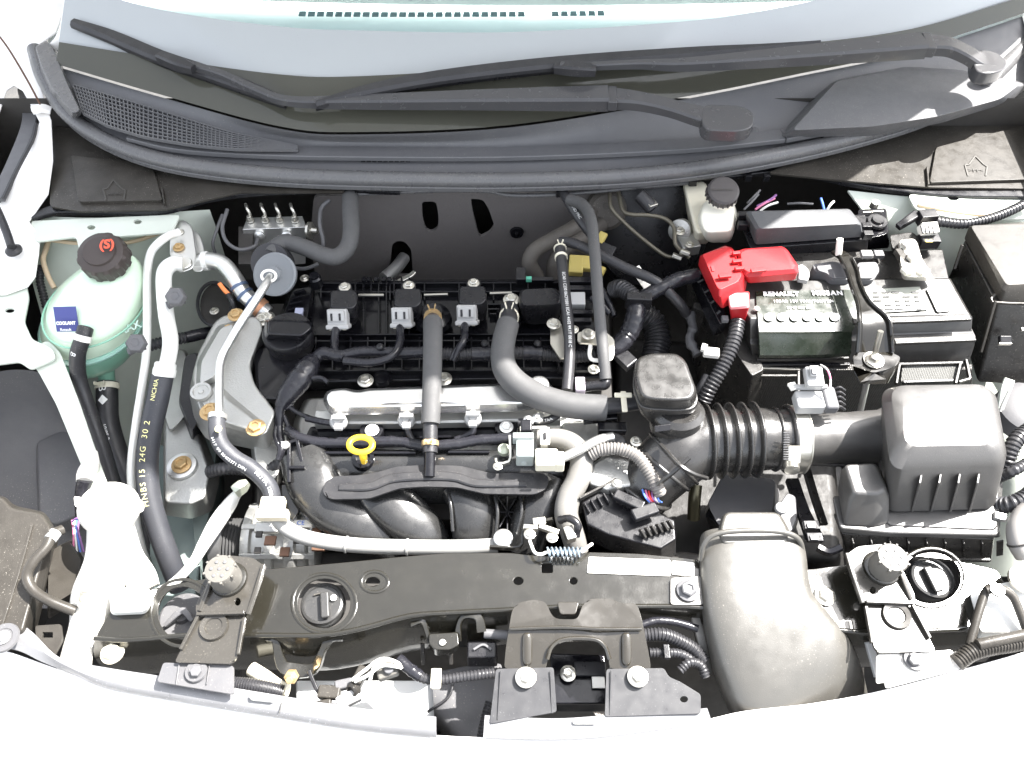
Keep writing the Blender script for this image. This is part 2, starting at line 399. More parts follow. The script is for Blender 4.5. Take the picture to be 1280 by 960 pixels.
# fenders
b = B(); hole = [(8, 112), (17, 106), (28, 113), (40, 135), (49, 152), (45, 163), (30, 195), (15, 228), (4, 250), (-14, 262), (-30, 240), (-14, 180)]
b.plate([(-260, -160), (60, -160), (86, -10), (70, 40), (40, 62), (52, 112), (64, 150), (66, 200), (60, 242), (36, 276), (50, 296), (48, 318), (44, 345), (34, 358), (6, 368), (-260, 380)], [hole], .93, .003, zf=lambda x, y: .985 - (y + 20) * .00030)
b.obj('fender', body, car, bev=.0015)
b = B(); b.plate(rnd([(-120, 330), (32, 352), (36, 372), (30, 402), (40, 424), (66, 436), (70, 448), (38, 462), (24, 452), (-120, 470)], 5), [ell(12, 388, 6, 3, 12)], .865, .003, zf=lambda x, y: .87 - (y - 340) * .0002); b.obj('fender_flange', apr, car, bev=.001)
b = B(); b.plate(rnd([(28, 440), (60, 425), (75, 440), (98, 500), (122, 570), (150, 650), (128, 660), (105, 590), (70, 505), (48, 465)], 6), [], .83, .003, zf=lambda x, y: .845 - (y - 440) * .0003); b.obj('fender_brace', apr, car, bev=.001)
b = B(); b.tube([(-10, 34, .995), (10, 60, .985), (34, 100, .97), (50, 130, .955)], 1.2); b.obj('shut_line', mat('brown_gap', (.10, .05, .03), .7), car)
b = B(); b.plate([(1262, -40), (1500, -160), (1500, 240), (1300, 240), (1292, 120), (1284, 40)], [], .98, .003, zf=lambda x, y: .995 - (y + 20) * .0003); b.obj('fender', body, car, bev=.0015)
for s_ in (-1, 1):
    b = B(); b.rings([[Vector((s_ * x, y, z)) for x, z in ((.80, .88), (.83, .90), (.88, .89), (.93, .84), (.93, .70), (.81, .70))] for y in (-.42, -.20, .05, .26)]); b.obj('fender', body, car, sharp=50)
# body edge running along the outside of the glass (pillar foot)
b = B(); b.grid([[(60, -60, 1.04), (78, -10, 1.015), (72, 40, .99), (50, 66, .965)], [(92, -60, 1.045), (100, -10, 1.02), (86, 36, .995), (72, 62, .968)]], th=.003); b.obj('pillar_foot', body, car)
# liner seen left below the expansion tank
b = B(); b.grid([[(-30, 470, .80), (20, 462, .80), (60, 470, .79), (90, 500, .78)], [(-30, 540, .72), (30, 535, .72), (80, 545, .71), (110, 570, .70)], [(-30, 640, .66), (40, 640, .66), (90, 650, .66), (125, 660, .65)], [(-30, 760, .60), (40, 760, .60), (90, 760, .6), (140, 760, .60)]], th=.003)
b.obj('wheelhouse_liner', linr, car)
b = B(); b.loft([(rnd([(46, 552), (85, 534), (104, 580), (106, 640), (72, 655), (50, 650)], 5), .715), (rnd([(44, 560), (90, 542), (112, 590), (112, 660), (72, 668), (48, 664)], 5), .69)]); b.obj('liner_pocket', linr, car, bev=.003)
# bumper cover and its top edge
E = [(-80, 800), (0, 812), (60, 832), (130, 855), (220, 870), (330, 888), (440, 906), (545, 919), (650, 922), (760, 918), (870, 902), (930, 889), (1010, 880), (1090, 866), (1180, 843), (1290, 812), (1380, 780)]
b = B(); b.grid([[(x, y, .846) for x, y in E], [(x + (x - 640) * .02, y + 22, .842) for x, y in E], [(x + (x - 640) * .1, y + 130, .815) for x, y in E], [(x + (x - 640) * .3, y + 330, .72) for x, y in E]], nu=4, nv=4, th=.004)
b.obj('bumper_cover', body, car)

# ------------------------------------------------------------------ windscreen, dashboard
ws = thing('windscreen', 'windscreen glass with a painted reflection band above its dark lower edge, behind both wipers', 'windscreen', (640, 60, 1.0))
GA = [(70, 80, .968), (200, 118, .962), (350, 158, .957), (450, 165, .957), (640, 156, .957), (850, 122, .962), (1000, 92, .966), (1140, 62, .97), (1300, 10, .985)]
GM = [(84, -22, 1.035), (200, 12, 1.033), (350, 33, 1.027), (450, 38, 1.024), (640, 40, 1.023), (850, 27, 1.028), (960, 12, 1.035), (1140, -25, 1.045), (1270, -50, 1.05)]
GT = [(100, -110, 1.10), (200, -105, 1.10), (350, -100, 1.10), (450, -98, 1.10), (640, -96, 1.10), (850, -98, 1.10), (1000, -105, 1.10), (1140, -120, 1.105), (1240, -140, 1.11)]
glass = bpy.data.materials.new('glass'); glass.use_nodes = True; n = glass.node_tree.nodes; l = glass.node_tree.links
for x in list(n): n.remove(x)
go = n.new('ShaderNodeOutputMaterial'); gm = n.new('ShaderNodeMixShader'); gt = n.new('ShaderNodeBsdfTransparent'); gg = n.new('ShaderNodeBsdfGlossy'); gf = n.new('ShaderNodeFresnel')
gt.inputs[0].default_value = (.78, .88, .86, 1); gg.inputs['Roughness'].default_value = .02; gf.inputs[0].default_value = 1.52
l.new(gf.outputs[0], gm.inputs[0]); l.new(gt.outputs[0], gm.inputs[1]); l.new(gg.outputs[0], gm.inputs[2]); l.new(gm.outputs[0], go.inputs[0])
B().grid([GA, GM, GT], nu=6, nv=6).obj('glass_pane', glass, ws)
frit_reflm = mat('frit_reflection', (.36, .38, .385), .10, coat=.8, dust=.10, bump=.05, bs=30, dc=(.2, .2, .2)); olv = mat('frit_no_reflection', (.062, .062, .050), .05, dust=.15, dc=(.12, .11, .07))  # frit paled by a painted bonnet reflection; the second is coloured without it
mid = [tuple((a + c) / 2 for a, c in zip(p, q)) for p, q in zip(GA, GM)]
up = lambda row, d: [(x, y, z + d) for x, y, z in row]
B().grid([up(GA, .004), up([(x, y - 2, z) for x, y, z in mid], .006), up(GM, .004)], nu=6, nv=6).obj('reflection_band', frit_reflm, ws)
HL = [(70, 52, .99), (200, 72, .985), (350, 93, .989), (450, 95, .989), (640, 83, .996), (850, 62, .998), (1000, 50, .999), (1140, 35, 1.0), (1300, -10, 1.01)]
FR = (.27, .43, .52, .55, .63, .63, .45, .30, .30)
mixr = lambda s_: [tuple(a + (c - a) * f * s_ for a, c in zip(p, q)) for p, q, f in zip(up(GA, .0075), up(GM, .0075), FR)]
B().grid([mixr(0), mixr(.5), mixr(1)], nu=6, nv=4).obj('lower_band', olv, ws)  # darker strip where the painted reflection stops
ds = thing('dashboard', 'pale dashboard top behind the windscreen with a row of demister slots', 'dashboard', (640, 10, .95))
dm = mat('dashboard_vinyl', (.80, .86, .86), .6, bump=.3)
B().grid([[(60, 60, .95), (350, 70, .95), (640, 75, .95), (950, 65, .95), (1300, 50, .95)], [(60, 0, .97), (350, 10, .97), (640, 12, .97), (950, 6, .97), (1300, -10, .97)], [(60, -110, 1.0), (350, -110, 1.0), (640, -110, 1.0), (950, -110, 1.0), (1300, -120, 1.0)]], th=.004).obj('dashboard_top', dm, ds)
slm = mat('demister_slot', (.16, .27, .29), .7); proto = None
for i in range(31):
    x = 378 + i * 11.4 if i < 25 else 694 + (i - 25) * 11.4
    y = 18 + ((x - 520) / 160) ** 2 * -.8
    if proto is None:
        proto = B().box((x, y, .982), (8.5, 9, 2)).obj('demister_slot', slm, ds); p0 = V(x, y, .982)
    else:
        o = proto.copy(); C.objects.link(o); o.location = V(x, y, .982) - p0

# ------------------------------------------------------------------ raised bonnet (out of view; its rear is widened to shade the cowl and bay)
bn = thing('bonnet', 'white bonnet raised above the engine bay', 'bonnet', (640, -40, .99))
def bon(u, v):    # u -1..1 across, v 0 rear .. 1 nose
    wd = .85 - .27 * v ** 1.3; 
    return Vector((.04 + u * wd * (1 - .0 * v), .64 + .05 * u * u - .34 * v, .995 + .86 * v - .10 * u * u * v))
nu, nv = 16, 10; vs = [bon(-1 + 2 * i / nu, j / nv) for j in range(nv + 1) for i in range(nu + 1)]
fs = [(j * (nu + 1) + i, j * (nu + 1) + i + 1, (j + 1) * (nu + 1) + i + 1, (j + 1) * (nu + 1) + i) for j in range(nv) for i in range(nu)]
o = B().add(vs, fs).obj('outer_panel', body, bn); md = o.modifiers.new('s', 'SOLIDIFY'); md.thickness = .02

# ------------------------------------------------------------------ cowl cover
cw = thing('cowl_cover', 'grey plastic cowl cover with a lattice air intake on its left end, below the wipers', 'cowl cover', (640, 180, .9))
CB = [(80, 108, .956), (200, 146, .945), (350, 172, .936), (450, 178, .932), (640, 178, .930), (850, 160, .936), (1000, 135, .94), (1140, 105, .945), (1300, 60, .96)]
CC = [(82, 134, .95), (160, 172, .938), (330, 196, .922), (450, 202, .918), (640, 204, .917), (850, 196, .919), (1000, 175, .922), (1140, 142, .93), (1300, 78, .95)]
up2 = [(x, y + 3, z - .002) for x, y, z in GA]
B().grid([up2, CB, CC, [(x, y + 17, z - .006) for x, y, z in CC]], nu=8, nv=5, th=.003).obj('panel', cowlm, cw)
b = B(); b.strip([(160, 172, .944, 8, 5), (225, 184, .936, 16, 6), (330, 190, .930, 19, 6), (450, 192, .927, 20, 6), (640, 192, .926, 20, 6), (850, 183, .929, 20, 6), (978, 170, .933, 20, 6)], n=6); b.obj('gutter_strip', cowlm, cw)
b = B(); b.strip([(979, 170, .934, 20, 6), (1060, 156, .936, 16, 6), (1150, 132, .942, 12, 6), (1240, 98, .952, 8, 5)], n=6); b.obj('gutter_strip', cowlm, cw)
b = B(); b.loft([(rnd([(990, 163), (1046, 101), (1134, 84), (1200, 90), (1274, 106), (1250, 124), (1170, 146), (1090, 158)], 7), .962), (rnd([(974, 172), (1032, 100), (1132, 78), (1204, 84), (1290, 104), (1262, 128), (1176, 154), (1092, 170)], 7), .935)]); b.obj('raised_end_panel', cowlm, cw, bev=.009, seg=5)
for x, y in ((918, 138), (1222, 68)):
    b = B(); b.lathe((x, y, .958), [(36, -26), (33, -23), (28, -22.5), (27, -24), (12, -25)], 32); b.obj('pivot_ring', cowlm, cw)
# lattice
GT1 = [(92, 107), (130, 118), (180, 133), (240, 152), (290, 167), (372, 183)]
GT2 = [(104, 142), (135, 158), (180, 172), (240, 182), (290, 187), (372, 188)]
def lerp(P, t):
    t = t * (len(P) - 1); i = min(int(t), len(P) - 2); f = t - i; return tuple(a + (c - a) * f for a, c in zip(P[i], P[i + 1]))
zl = lambda x: .962 - (x - 90) * .00009
b = B(); b.plate([p for p in GT1] + [p for p in reversed(GT2)], [], .95, .002, zf=lambda x, y: zl(x) - .004); b.obj('intake_shade_plate', mat('void', (.006, .006, .006), .9), cw)  # black plate standing in for the shade inside the intake
b = B(); N = 50
for i in range(N + 1):
    t = (i / N); a = lerp(GT1, t); c = lerp(GT2, t); z = zl(a[0]); b.bar((a[0], a[1], z), (c[0], c[1], zl(c[0])), 1.5, 4)
for j in range(9):
    f = j / 8; pts = [tuple(p + (q - p) * f for p, q in zip(lerp(GT1, t / 16), lerp(GT2, t / 16))) for t in range(17)]
    for p, q in zip(pts, pts[1:]): b.bar((p[0], p[1], zl(p[0]) + .0005), (q[0], q[1], zl(q[0]) + .0005), 1.7, 4)
o = b.obj('intake_lattice', cowlm, cw); o['kind'] = 'stuff'
b = B()
for i in range(9): b.box((454 + i * 7, 201.5, .9215), (5, 2.5, 1))
b.obj('drain_slot', MT['void'], cw)
# seal
sl = thing('bonnet_seal', 'long grey rubber bonnet seal curving along the front of the cowl', 'rubber seal', (640, 225, .92))
SP = [(44, 62, .965), (56, 100, .955), (84, 142, .945), (130, 174, .935), (190, 197, .928), (270, 211, .922), (370, 220, .918), (500, 224, .916), (640, 225, .915), (780, 220, .916), (890, 208, .918), (990, 190, .921), (1080, 168, .926), (1160, 142, .932), (1225, 108, .94), (1262, 76, .95), (1300, 30, .965)]
B().tube(SP, 9.5, n=6, seg=14, jit=.004).obj('seal_bulb', sealm, sl)
B().strip([(x + (4 if x < 200 else 0), y + 9, z - .008, 10, 6) for x, y, z in SP], n=5).obj('seal_lip', sealm, sl)
b = B(); b.loft([(rnd([(44, 58), (58, 50), (66, 60), (84, 104), (100, 138), (92, 142), (66, 112), (52, 84)], 4), .978), (rnd([(40, 62), (56, 52), (70, 62), (88, 106), (104, 142), (92, 150), (62, 116), (48, 88)], 4), .958)]); b.obj('seal_end_cap', sealm, sl, bev=.002)
# side covers under the seal
for side in (0, 1):
    if side == 0:
        t = thing('cowl_side_cover', 'dark side cover with embossed house mark under the bonnet seal, left of the engine', 'side cover', (140, 220, .9), 'side covers of the cowl')
        out = rnd([(66, 158), (92, 160), (140, 185), (200, 206), (300, 224), (430, 232), (430, 240), (300, 240), (205, 262), (100, 264), (62, 258)], 5)
        pan = rnd([(88, 194), (168, 202), (192, 212), (203, 250), (98, 252)], 4); lip = [(40, 272, .894, 10, 6), (75, 262, .894, 16, 6), (140, 263, .894, 14, 6), (206, 262, .894, 12, 6), (260, 248, .894, 10, 6), (330, 240, .893, 8, 5), (430, 238, .892, 7, 5), (500, 240, .892, 6, 5)]
        ec, rib = (143, 238), [(203, 236), (206, 256)]
    else:
        t = thing('cowl_side_cover', 'dark side cover with embossed house mark under the bonnet seal, right of the engine', 'side cover', (1210, 200, .9), 'side covers of the cowl')
        out = rnd([(985, 205), (1090, 180), (1170, 152), (1240, 120), (1300, 80), (1300, 236), (1165, 234), (1060, 226), (960, 216)], 5)
        pan = rnd([(1162, 228), (1170, 184), (1200, 176), (1284, 156), (1284, 224)], 4); lip = [(900, 222, .892, 6, 5), (985, 214, .892, 8, 6), (1060, 228, .893, 9, 6), (1130, 238, .893, 10, 6), (1200, 243, .894, 12, 6), (1300, 244, .896, 12, 6)]
        ec, rib = (1220, 208), [(1158, 210), (1160, 232)]
    B().plate(out, [], .9, .003, zf=lambda x, y: .902).obj('cover_panel', brown, t, bev=.001)
    B().prism(pan, .907, .901).obj('raised_panel', brown, t, bev=.002)
    B().strip(lip, n=6).obj('edge_lip', blk, t)
    x, y = ec
    b = B(); P = [(x - 10, y + 12), (x - 14, y - 2), (x - 9, y - 2), (x - 1, y - 13), (x + 10, y - 2), (x + 14, y), (x + 12, y + 12)]
    for p, q in zip(P, P[1:]): b.bar((*p, .9075), (*q, .9075), 2.2, 1.2)
    b.obj('house_mark', embo, t); text_on('embossed_letters', '>PP<', embo, t, (x, y + 5, .9075), 9)
    B().bar((*rib[0], .904), (*rib[1], .904), 2, 5).obj('rib', brown, t)
# bonnet release cable along the seal
cb = thing('bonnet_cable', 'thin dark cable clipped along the underside of the bonnet seal', 'cable', (640, 240, .89))
B().tube([(440, 243, .888), (500, 240, .888), (560, 238, .888), (610, 239, .888), (640, 244, .888), (700, 243, .888), (780, 236, .889), (855, 229, .89), (870, 224, .892)], 2.6).obj('cable_sheath', sealm, cb)
for x, y in ((441, 242), (700, 242), (866, 228)):
    B().box((x, y, .892), (10, 6, 8)).obj('clip', blk, cb); 
B().tube([(862, 222, .897), (880, 221, .897), (905, 220, .897)], 4).obj('cable_end', blk, cb)
for x in (935, 958): B().box((x, 222, .895), (8, 5, 9)).obj('clip', blk, cb)

# ------------------------------------------------------------------ wipers
def wiper(label, arm, head, blade, adapter, pz, link, joint):
    L = lambda Q: [p[:2] + (p[2] + .014,) + tuple(p[3:]) for p in Q]
    arm = [p[:3] + (p[3] * 1.12, p[4] * 1.5) for p in arm]; blade = [p[:3] + (p[3] * 1.15,) for p in blade]
    arm, blade, adapter, joint = L(arm), L(blade), L(adapter), L(joint); head = L([head])[0]; link = L([link])[0]
    t = thing('windscreen_wiper', label, 'wiper', (*blade[0][:2], blade[0][2]), 'windscreen wipers')
    B().strip(arm, n=8, ch=.35).obj('arm', wipm, t)
    x, y, z, rot = head
    B().strip(joint, n=6, ch=.4).obj('arm_head', wipm, t)
    b = B(); P = [p for p in pz]; b.prism(rnd(P, 13, 6), z + .006, z - .012, 1.02); b.obj('pivot_cap', wipm, t, bev=.002, seg=3)
    B().lathe((x, y + 8, z - .03), [(11, -16), (10, 2)], 24).obj('pivot_boot', wipm, t)
    hx, hy, hz, hw, hh, hr = link
    B().box((hx, hy, hz), (hw, hh, 14), rz=hr).obj('hinge', wipm, t, bev=.002)
    b = B(); b.strip([(x_, y_, z_ + .001, w_ * 1.15, 8) for x_, y_, z_, w_ in blade], n=8, ch=.9); b.obj('blade', rub, t)
    b = B(); b.strip([(x_ - 1, y_ + w_ * .42, z_ - .006, 3.5, 10) for x_, y_, z_, w_ in blade], n=8); b.obj('wiping_lip', blk, t)
    B().strip(adapter, n=4, ch=.4).obj('adapter', rub, t)
    return t
wiper('wiper lying lower across the cowl, its arm ending at the pivot nearer the middle', 
      [(232, 80, .995, 9, 5), (275, 92, .993, 9, 5), (320, 112, .988, 9, 5), (362, 126, .985, 10, 6), (440, 127, .985, 14, 8), (600, 124, .987, 22, 10), (760, 122, .99, 29, 12)],
      (925, 146, .982, 0), [(92, 28, .998, 10), (140, 45, .994, 15), (200, 70, .99, 16), (260, 90, .985, 16), (320, 112, .98, 14), (358, 128, .975, 8)],
      [(200, 70, .999, 14, 10), (225, 80, 1.0, 17, 12), (242, 86, .998, 10, 9)],
      [(876, 130), (925, 131), (943, 140), (942, 158), (925, 164), (878, 162)], (765, 123, .99, 12, 34, -3),
      [(764, 122, .99, 30, 13), (800, 126, .989, 25, 13), (840, 135, .985, 24, 12), (880, 146, .981, 30, 12), (905, 147, .981, 31, 12)])
wiper('wiper lying higher on the glass, its arm ending at the pivot near the right fender',
      [(700, 82, 1.012, 8, 5), (745, 82, 1.012, 8, 5), (800, 80, 1.012, 9, 6), (860, 80, 1.012, 13, 8), (1000, 69, 1.015, 22, 10), (1152, 56, 1.018, 30, 12)],
      (1238, 78, 1.0, 0), [(395, 130, .985, 8), (470, 110, .992, 15), (560, 94, .998, 17), (700, 78, 1.004, 17), (860, 66, 1.006, 15), (950, 60, 1.006, 10), (1025, 54, 1.008, 5)],
      [(694, 84, 1.008, 14, 10), (720, 85, 1.012, 19, 12), (744, 87, 1.01, 16, 10)],
      [(1216, 62), (1240, 62), (1260, 74), (1258, 86), (1240, 92), (1218, 90)], (1159, 56, 1.018, 12, 35, -4),
      [(1158, 55, 1.018, 31, 13), (1185, 58, 1.016, 27, 13), (1208, 68, 1.008, 26, 12), (1226, 78, 1.0, 30, 12), (1240, 79, 1.0, 30, 12)])
# bonnet hinge and stay on the left fender
hg = bpy.data.objects.new('hinge', None); C.objects.link(hg); hg.parent = car; hg.matrix_parent_inverse = Matrix.Translation(-car.location)
B().strip([(30, 112, .925, 14, 6), (38, 150, .92, 18, 6), (20, 200, .915, 18, 6), (-4, 250, .91, 18, 6)]).obj('hinge_arm', dgy, hg)
B().strip([(45, 155, .935, 4, 4), (40, 175, .93, 4, 4), (22, 210, .93, 4, 4), (4, 248, .925, 4, 4)]).obj('hinge_edge', rub, hg)
B().strip([(40, 138, .945, 12, 5), (52, 135, .945, 12, 5), (64, 138, .94, 10, 5)]).obj('hinge_tab', body, hg)
st = thing('bonnet_stay', 'dark round-footed stay rod lying on the white left fender', 'stay', (14, 312, .93))
B().tube([(-16, 240, .93), (-2, 266, .92), (8, 290, .91), (14, 308, .905)], 5).obj('rod', rub, st); B().lathe((18, 314, .893), [(10, 0), (10, 3), (6, 6)], 20).obj('foot', rub, st)
# ================================================================== left side of the bay
# expansion tank: squat egg with a waist seam
tk = thing('coolant_tank', 'round translucent green coolant tank with a black screw cap and a navy sticker', 'coolant tank', (125, 420, .80))
tankm = mat('translucent_tank', (.40, .66, .56), .3, coat=.4, var=.12, trans=.0)
tankm.node_tree.nodes['Principled BSDF'].inputs['Subsurface Weight'].default_value = .35
tankm.node_tree.nodes['Principled BSDF'].inputs['Subsurface Radius'].default_value = (.02, .03, .025)
tanku = mat('tank_upper', (.66, .82, .64), .28, coat=.5, var=.3)
lowm = mat('tank_coolant', (.25, .50, .37), .3, coat=.4, var=.2)
def tring(cx, cy, rx, ry, z, n=32, rot=-28): return (ell(cx, cy, rx, ry, n, rot=rot), z)
b = B(); b.loft([tring(134, 330, 26, 16, .893), tring(132, 343, 42, 22, .889), tring(128, 357, 56, 33, .878), tring(122, 373, 66, 42, .862), tring(118, 386, 70, 46, .845), tring(116, 398, 71, 47, .825)])
b.obj('tank_top', tanku, tk, sharp=60)
b = B(); b.loft([tring(116, 399, 72, 48, .824), tring(116, 402, 74, 49, .820), tring(116, 405, 72, 48, .816)]); b.obj('seam_flange', tankm, tk)
b = B(); b.loft([tring(117, 406, 69, 47, .815), tring(119, 418, 66, 45, .795), tring(122, 432, 54, 37, .772), tring(126, 446, 32, 22, .752)]); b.obj('tank_bottom', lowm, tk, sharp=60)
b = B(); b.lathe((135, 322, .895), [(24, -8), (26, -2), (24, 2)], 28, axis=(.05, -.25, 1)); b.obj('filler_neck', tankm, tk)
cap = B(); pr = []
ax = Vector((.05, -.30, 1)).normalized(); o_ = V(135, 326, .9); kk = K(135, 326, .9)
e = Vector((1, 0, 0)); e = (e - ax * e.dot(ax)).normalized(); g_ = ax.cross(e); rg = []
for r_, h_ in ((29, 0), (30.5, 2), (30, 18), (27, 22), (20, 24), (19, 27), (2, 27.5)):
    rg.append([o_ + ax * (h_ * kk) + (e * math.cos(2 * math.pi * i / 96) + g_ * math.sin(2 * math.pi * i / 96)) * kk * (r_ * (1 - (.055 if (i // 4) % 2 == 0 and r_ > 28 else 0))) for i in range(96)])
cap.rings(rg).obj('screw_cap', mat('cap_plastic', (.045, .035, .032), .42, dust=.08), tk)
b = B(); pts, rad = b.path([(p[0], p[1], .855) for p in ell(118, 384, 70, 45, 24, rot=-28)] + [(118 + 70 * math.cos(R(28)), 384 - 70 * math.sin(R(28)), .855)], 1.3, 2); b.wtube(pts, rad, 8); b.obj('fluid_level_line', lowm, tk)
sy = B()
for i in range(3): sy.bar((118 + i * 7, 308 - i * 1.5, .933), (132 + i * 4, 305 - i * 2, .933), 2.4, .6)
text_on('hazard_symbol', '(S)', inkr, tk, (134, 306, .9335), 17, u=(.96, .15, 0), n=ax, bold=.6, lift=.0008)
# navy sticker on the side of the tank
nst = Vector((-.15, -.72, .68)).normalized(); us = Vector((1, .05, 0)); us = (us - nst * us.dot(nst)).normalized(); ws_ = nst.cross(us)
def quad_on(c, w_, h_, lift, mtl, name, parent, nrm=nst, u=us):
    k = K(*c); W = nrm.cross(u); O = V(*c) + nrm * lift; b = B()
    p = [O + u * (x * w_ * k / 2) + W * (y * h_ * k / 2) for x, y in ((-1, -1), (1, -1), (1, 1), (-1, 1))]
    b.add(p + [q + nrm * .0005 for q in p], [(3, 2, 1, 0), (4, 5, 6, 7), (0, 1, 5, 4), (1, 2, 6, 5), (2, 3, 7, 6), (3, 0, 4, 7)]); return b.obj(name, mtl, parent)
lc = (88, 398, .872)
quad_on(lc, 31, 31, .0075, navy, 'sticker', tk)
b = B(); b.lathe((88, 392, .872), [(6, 0), (6, .5)], 16, axis=nst); 
for v_ in range(len(b.v)): b.v[v_] = tuple(Vector(b.v[v_]) + nst * .0082)
b.obj('sticker_emblem', ink, tk)
text_on('sticker_lettering', 'COOLANT', ink, tk, (88, 403, .872), 5.4, u=us, n=nst, bold=.3, lift=.0085)
text_on('sticker_small_print', 'Renault', ink, tk, (88, 411, .872), 5, u=us, n=nst, lift=.0085)
nm = Vector((.35, -.75, .55)).normalized(); um = Vector((1, .45, .1)); um = (um - nm * um.dot(nm)).normalized()
text_on('level_mark', 'MAX', mat('moulded_mark', (.62, .82, .72), .4), tk, (162, 408, .845), 13, u=um, n=nm, lift=.009, bold=.25)
b = B(); b.tube([(110, 408, .862), (108, 414, .868), (106, 420, .87)], 6.5); b.obj('hose_spout', tankm, tk)
b = B(); b.tube([(132, 455, .765), (133, 470, .75), (134, 482, .735)], 10); b.obj('outlet_spout', lowm, tk)
b = B(); b.plate(rnd([(60, 446), (78, 452), (84, 462), (66, 466)], 3), [], .82, .004); b.obj('mounting_tab', dgy, tk, bev=.001)

def hoseobj(name, label, P, r, m, cat_='hose', group=None, seg=14, n=7, extra=None, jit=0):
    t = thing(name, label, cat_, P[0][:3], group); B().tube(P, r, n=n, seg=seg, jit=jit).obj('tube', m, t)
    return t
def clampr(parent, P, i, r, w_, m, n=7, name='clamp', ears=True):
    """spring clamp around the hose path at parameter i (0..1)"""
    b = B(); pts, rad = b.path(P, r, n); pts, rad = resample(pts, rad, .001); j = int(i * (len(pts) - 1)); k = K(*P[0][:3]); h = max(1, int(w_ * k / .001 / 2))
    a, c = max(0, j - h), min(len(pts) - 1, j + h)
    sub = pts[a:c + 1]; T, N, M = frames(pts)[j]; q = rad[j]
    b.wtube([sub[0], sub[0].lerp(sub[-1], .5), sub[-1]], [q * 1.1] * 3, 20)
    if ears:
        o = pts[j]
        for sg in (-1, 1):
            p0 = o + N * q * 1.05 + M * sg * q * .25; p1 = o + N * q * 1.75 + M * sg * q * .45; wd = T * (h * .001 * .6); th = M * .0007
            v = [p0 - wd - th, p0 + wd - th, p0 + wd + th, p0 - wd + th, p1 - wd - th, p1 + wd - th, p1 + wd + th, p1 - wd + th]
            b.add(v, [(3, 2, 1, 0), (4, 5, 6, 7), (0, 1, 5, 4), (1, 2, 6, 5), (2, 3, 7, 6), (3, 0, 4, 7)])
    return b.obj(name, m, parent)
# hoses from the tank
P = [(107, 410, .875), (103, 424, .87), (97, 445, .85), (99, 475, .82), (112, 515, .79), (128, 560, .76), (142, 605, .73), (165, 660, .7), (185, 720, .66)]
t = hoseobj('overflow_hose', 'dark hose from the upper front of the green tank down to the washer filler', P, 9.5, rub)
clampr(t, P, .04, 9.5, 9, wht); text_tube('hose_lettering', 'B', ink, t, P, 9.5, 10, .10)
P = [(134, 478, .745), (134, 500, .735), (136, 530, .72), (148, 570, .70), (168, 620, .68), (182, 680, .65), (190, 740, .62)]
t = hoseobj('tank_outlet_hose', 'thick black hose clamped to the bottom outlet of the green tank', P, 13, rub)
clampr(t, P, .02, 13, 8, crm); text_tube('hose_lettering', 'B ◆', ink, t, P, 13, 13, .07); text_tube('hose_print', '10/05 2', ink, t, P, 13, 7, .24)
# air-con pipes
ac = thing('aircon_joint_block', 'aluminium joint block with an orange bolt where two refrigerant pipes meet', 'pipe joint', (228, 312, .86))
b = B(); b.loft([(rnd([(212, 282), (230, 274), (241, 284), (246, 318), (242, 336), (224, 342), (212, 320)], 6), .885), (rnd([(212, 282), (230, 274), (241, 284), (246, 318), (242, 336), (224, 342), (212, 320)], 6), .868)]); b.obj('block', alus, ac, bev=.002)
b = B(); b.loft([(rnd([(236, 284), (250, 292), (256, 312), (254, 340), (240, 340)], 6), .872), (rnd([(236, 284), (250, 292), (256, 312), (254, 340), (240, 340)], 6), .85)]); b.obj('rear_plate', alus, ac, bev=.002)
bolt(ac, 223.5, 309.5, .886, 5, rust); b = B(); b.lathe((225, 290, .886), [(5.5, 0), (4, 1), (3, -1)], 16); b.obj('socket', steel, ac); B().lathe((230, 329, .886), [(10, 0), (9, 1.5), (7, 1)], 20).obj('socket', steel, ac)
P = [(224, 290, .895), (212, 294, .898), (198, 304, .897), (188, 318, .89), (184, 345, .88), (184, 390, .865), (183, 440, .845), (177, 485, .825), (170, 530, .805), (164, 580, .785), (166, 620, .765), (176, 680, .73), (190, 720, .70)]
t = hoseobj('thin_aircon_pipe', 'thin white refrigerant pipe running from the joint block down past the green tank', P, 5, whp, 'pipe')
P = [(228, 330, .897), (216, 330, .90), (206, 340, .90), (205, 362, .893), (208, 395, .882), (213, 425, .873), (210, 450, .865), (203, 470, .856)]
t = hoseobj('thick_aircon_pipe', 'thick white refrigerant pipe joined to the dark lettered hose', P, 9.5, whp, 'pipe', seg=18)
b = B(); b.lathe((206, 462, .862), [(13, -9), (14, -7), (14, 0), (13, 2), (13, 7), (11, 9)], 24, axis=(.12, .75, .5)); b.obj('crimp_collar', whp, t)
P = [(203, 470, .856), (197, 500, .842), (188, 540, .822), (184, 580, .80), (187, 620, .78), (196, 655, .76), (210, 695, .735), (226, 735, .70)]
t = hoseobj('refrigerant_hose', 'thick dark refrigerant hose printed with yellow lettering, running down beside the frame rail', P, 13.5, dhose, seg=20)
text_tube('hose_print', 'HNBS 15  24G  30 2', inky, t, P, 13.5, 10.5, .60, flip=True, spacing=1.2); text_tube('hose_brand', 'NICHIA', inky, t, P, 13.5, 8, .93, flip=True)
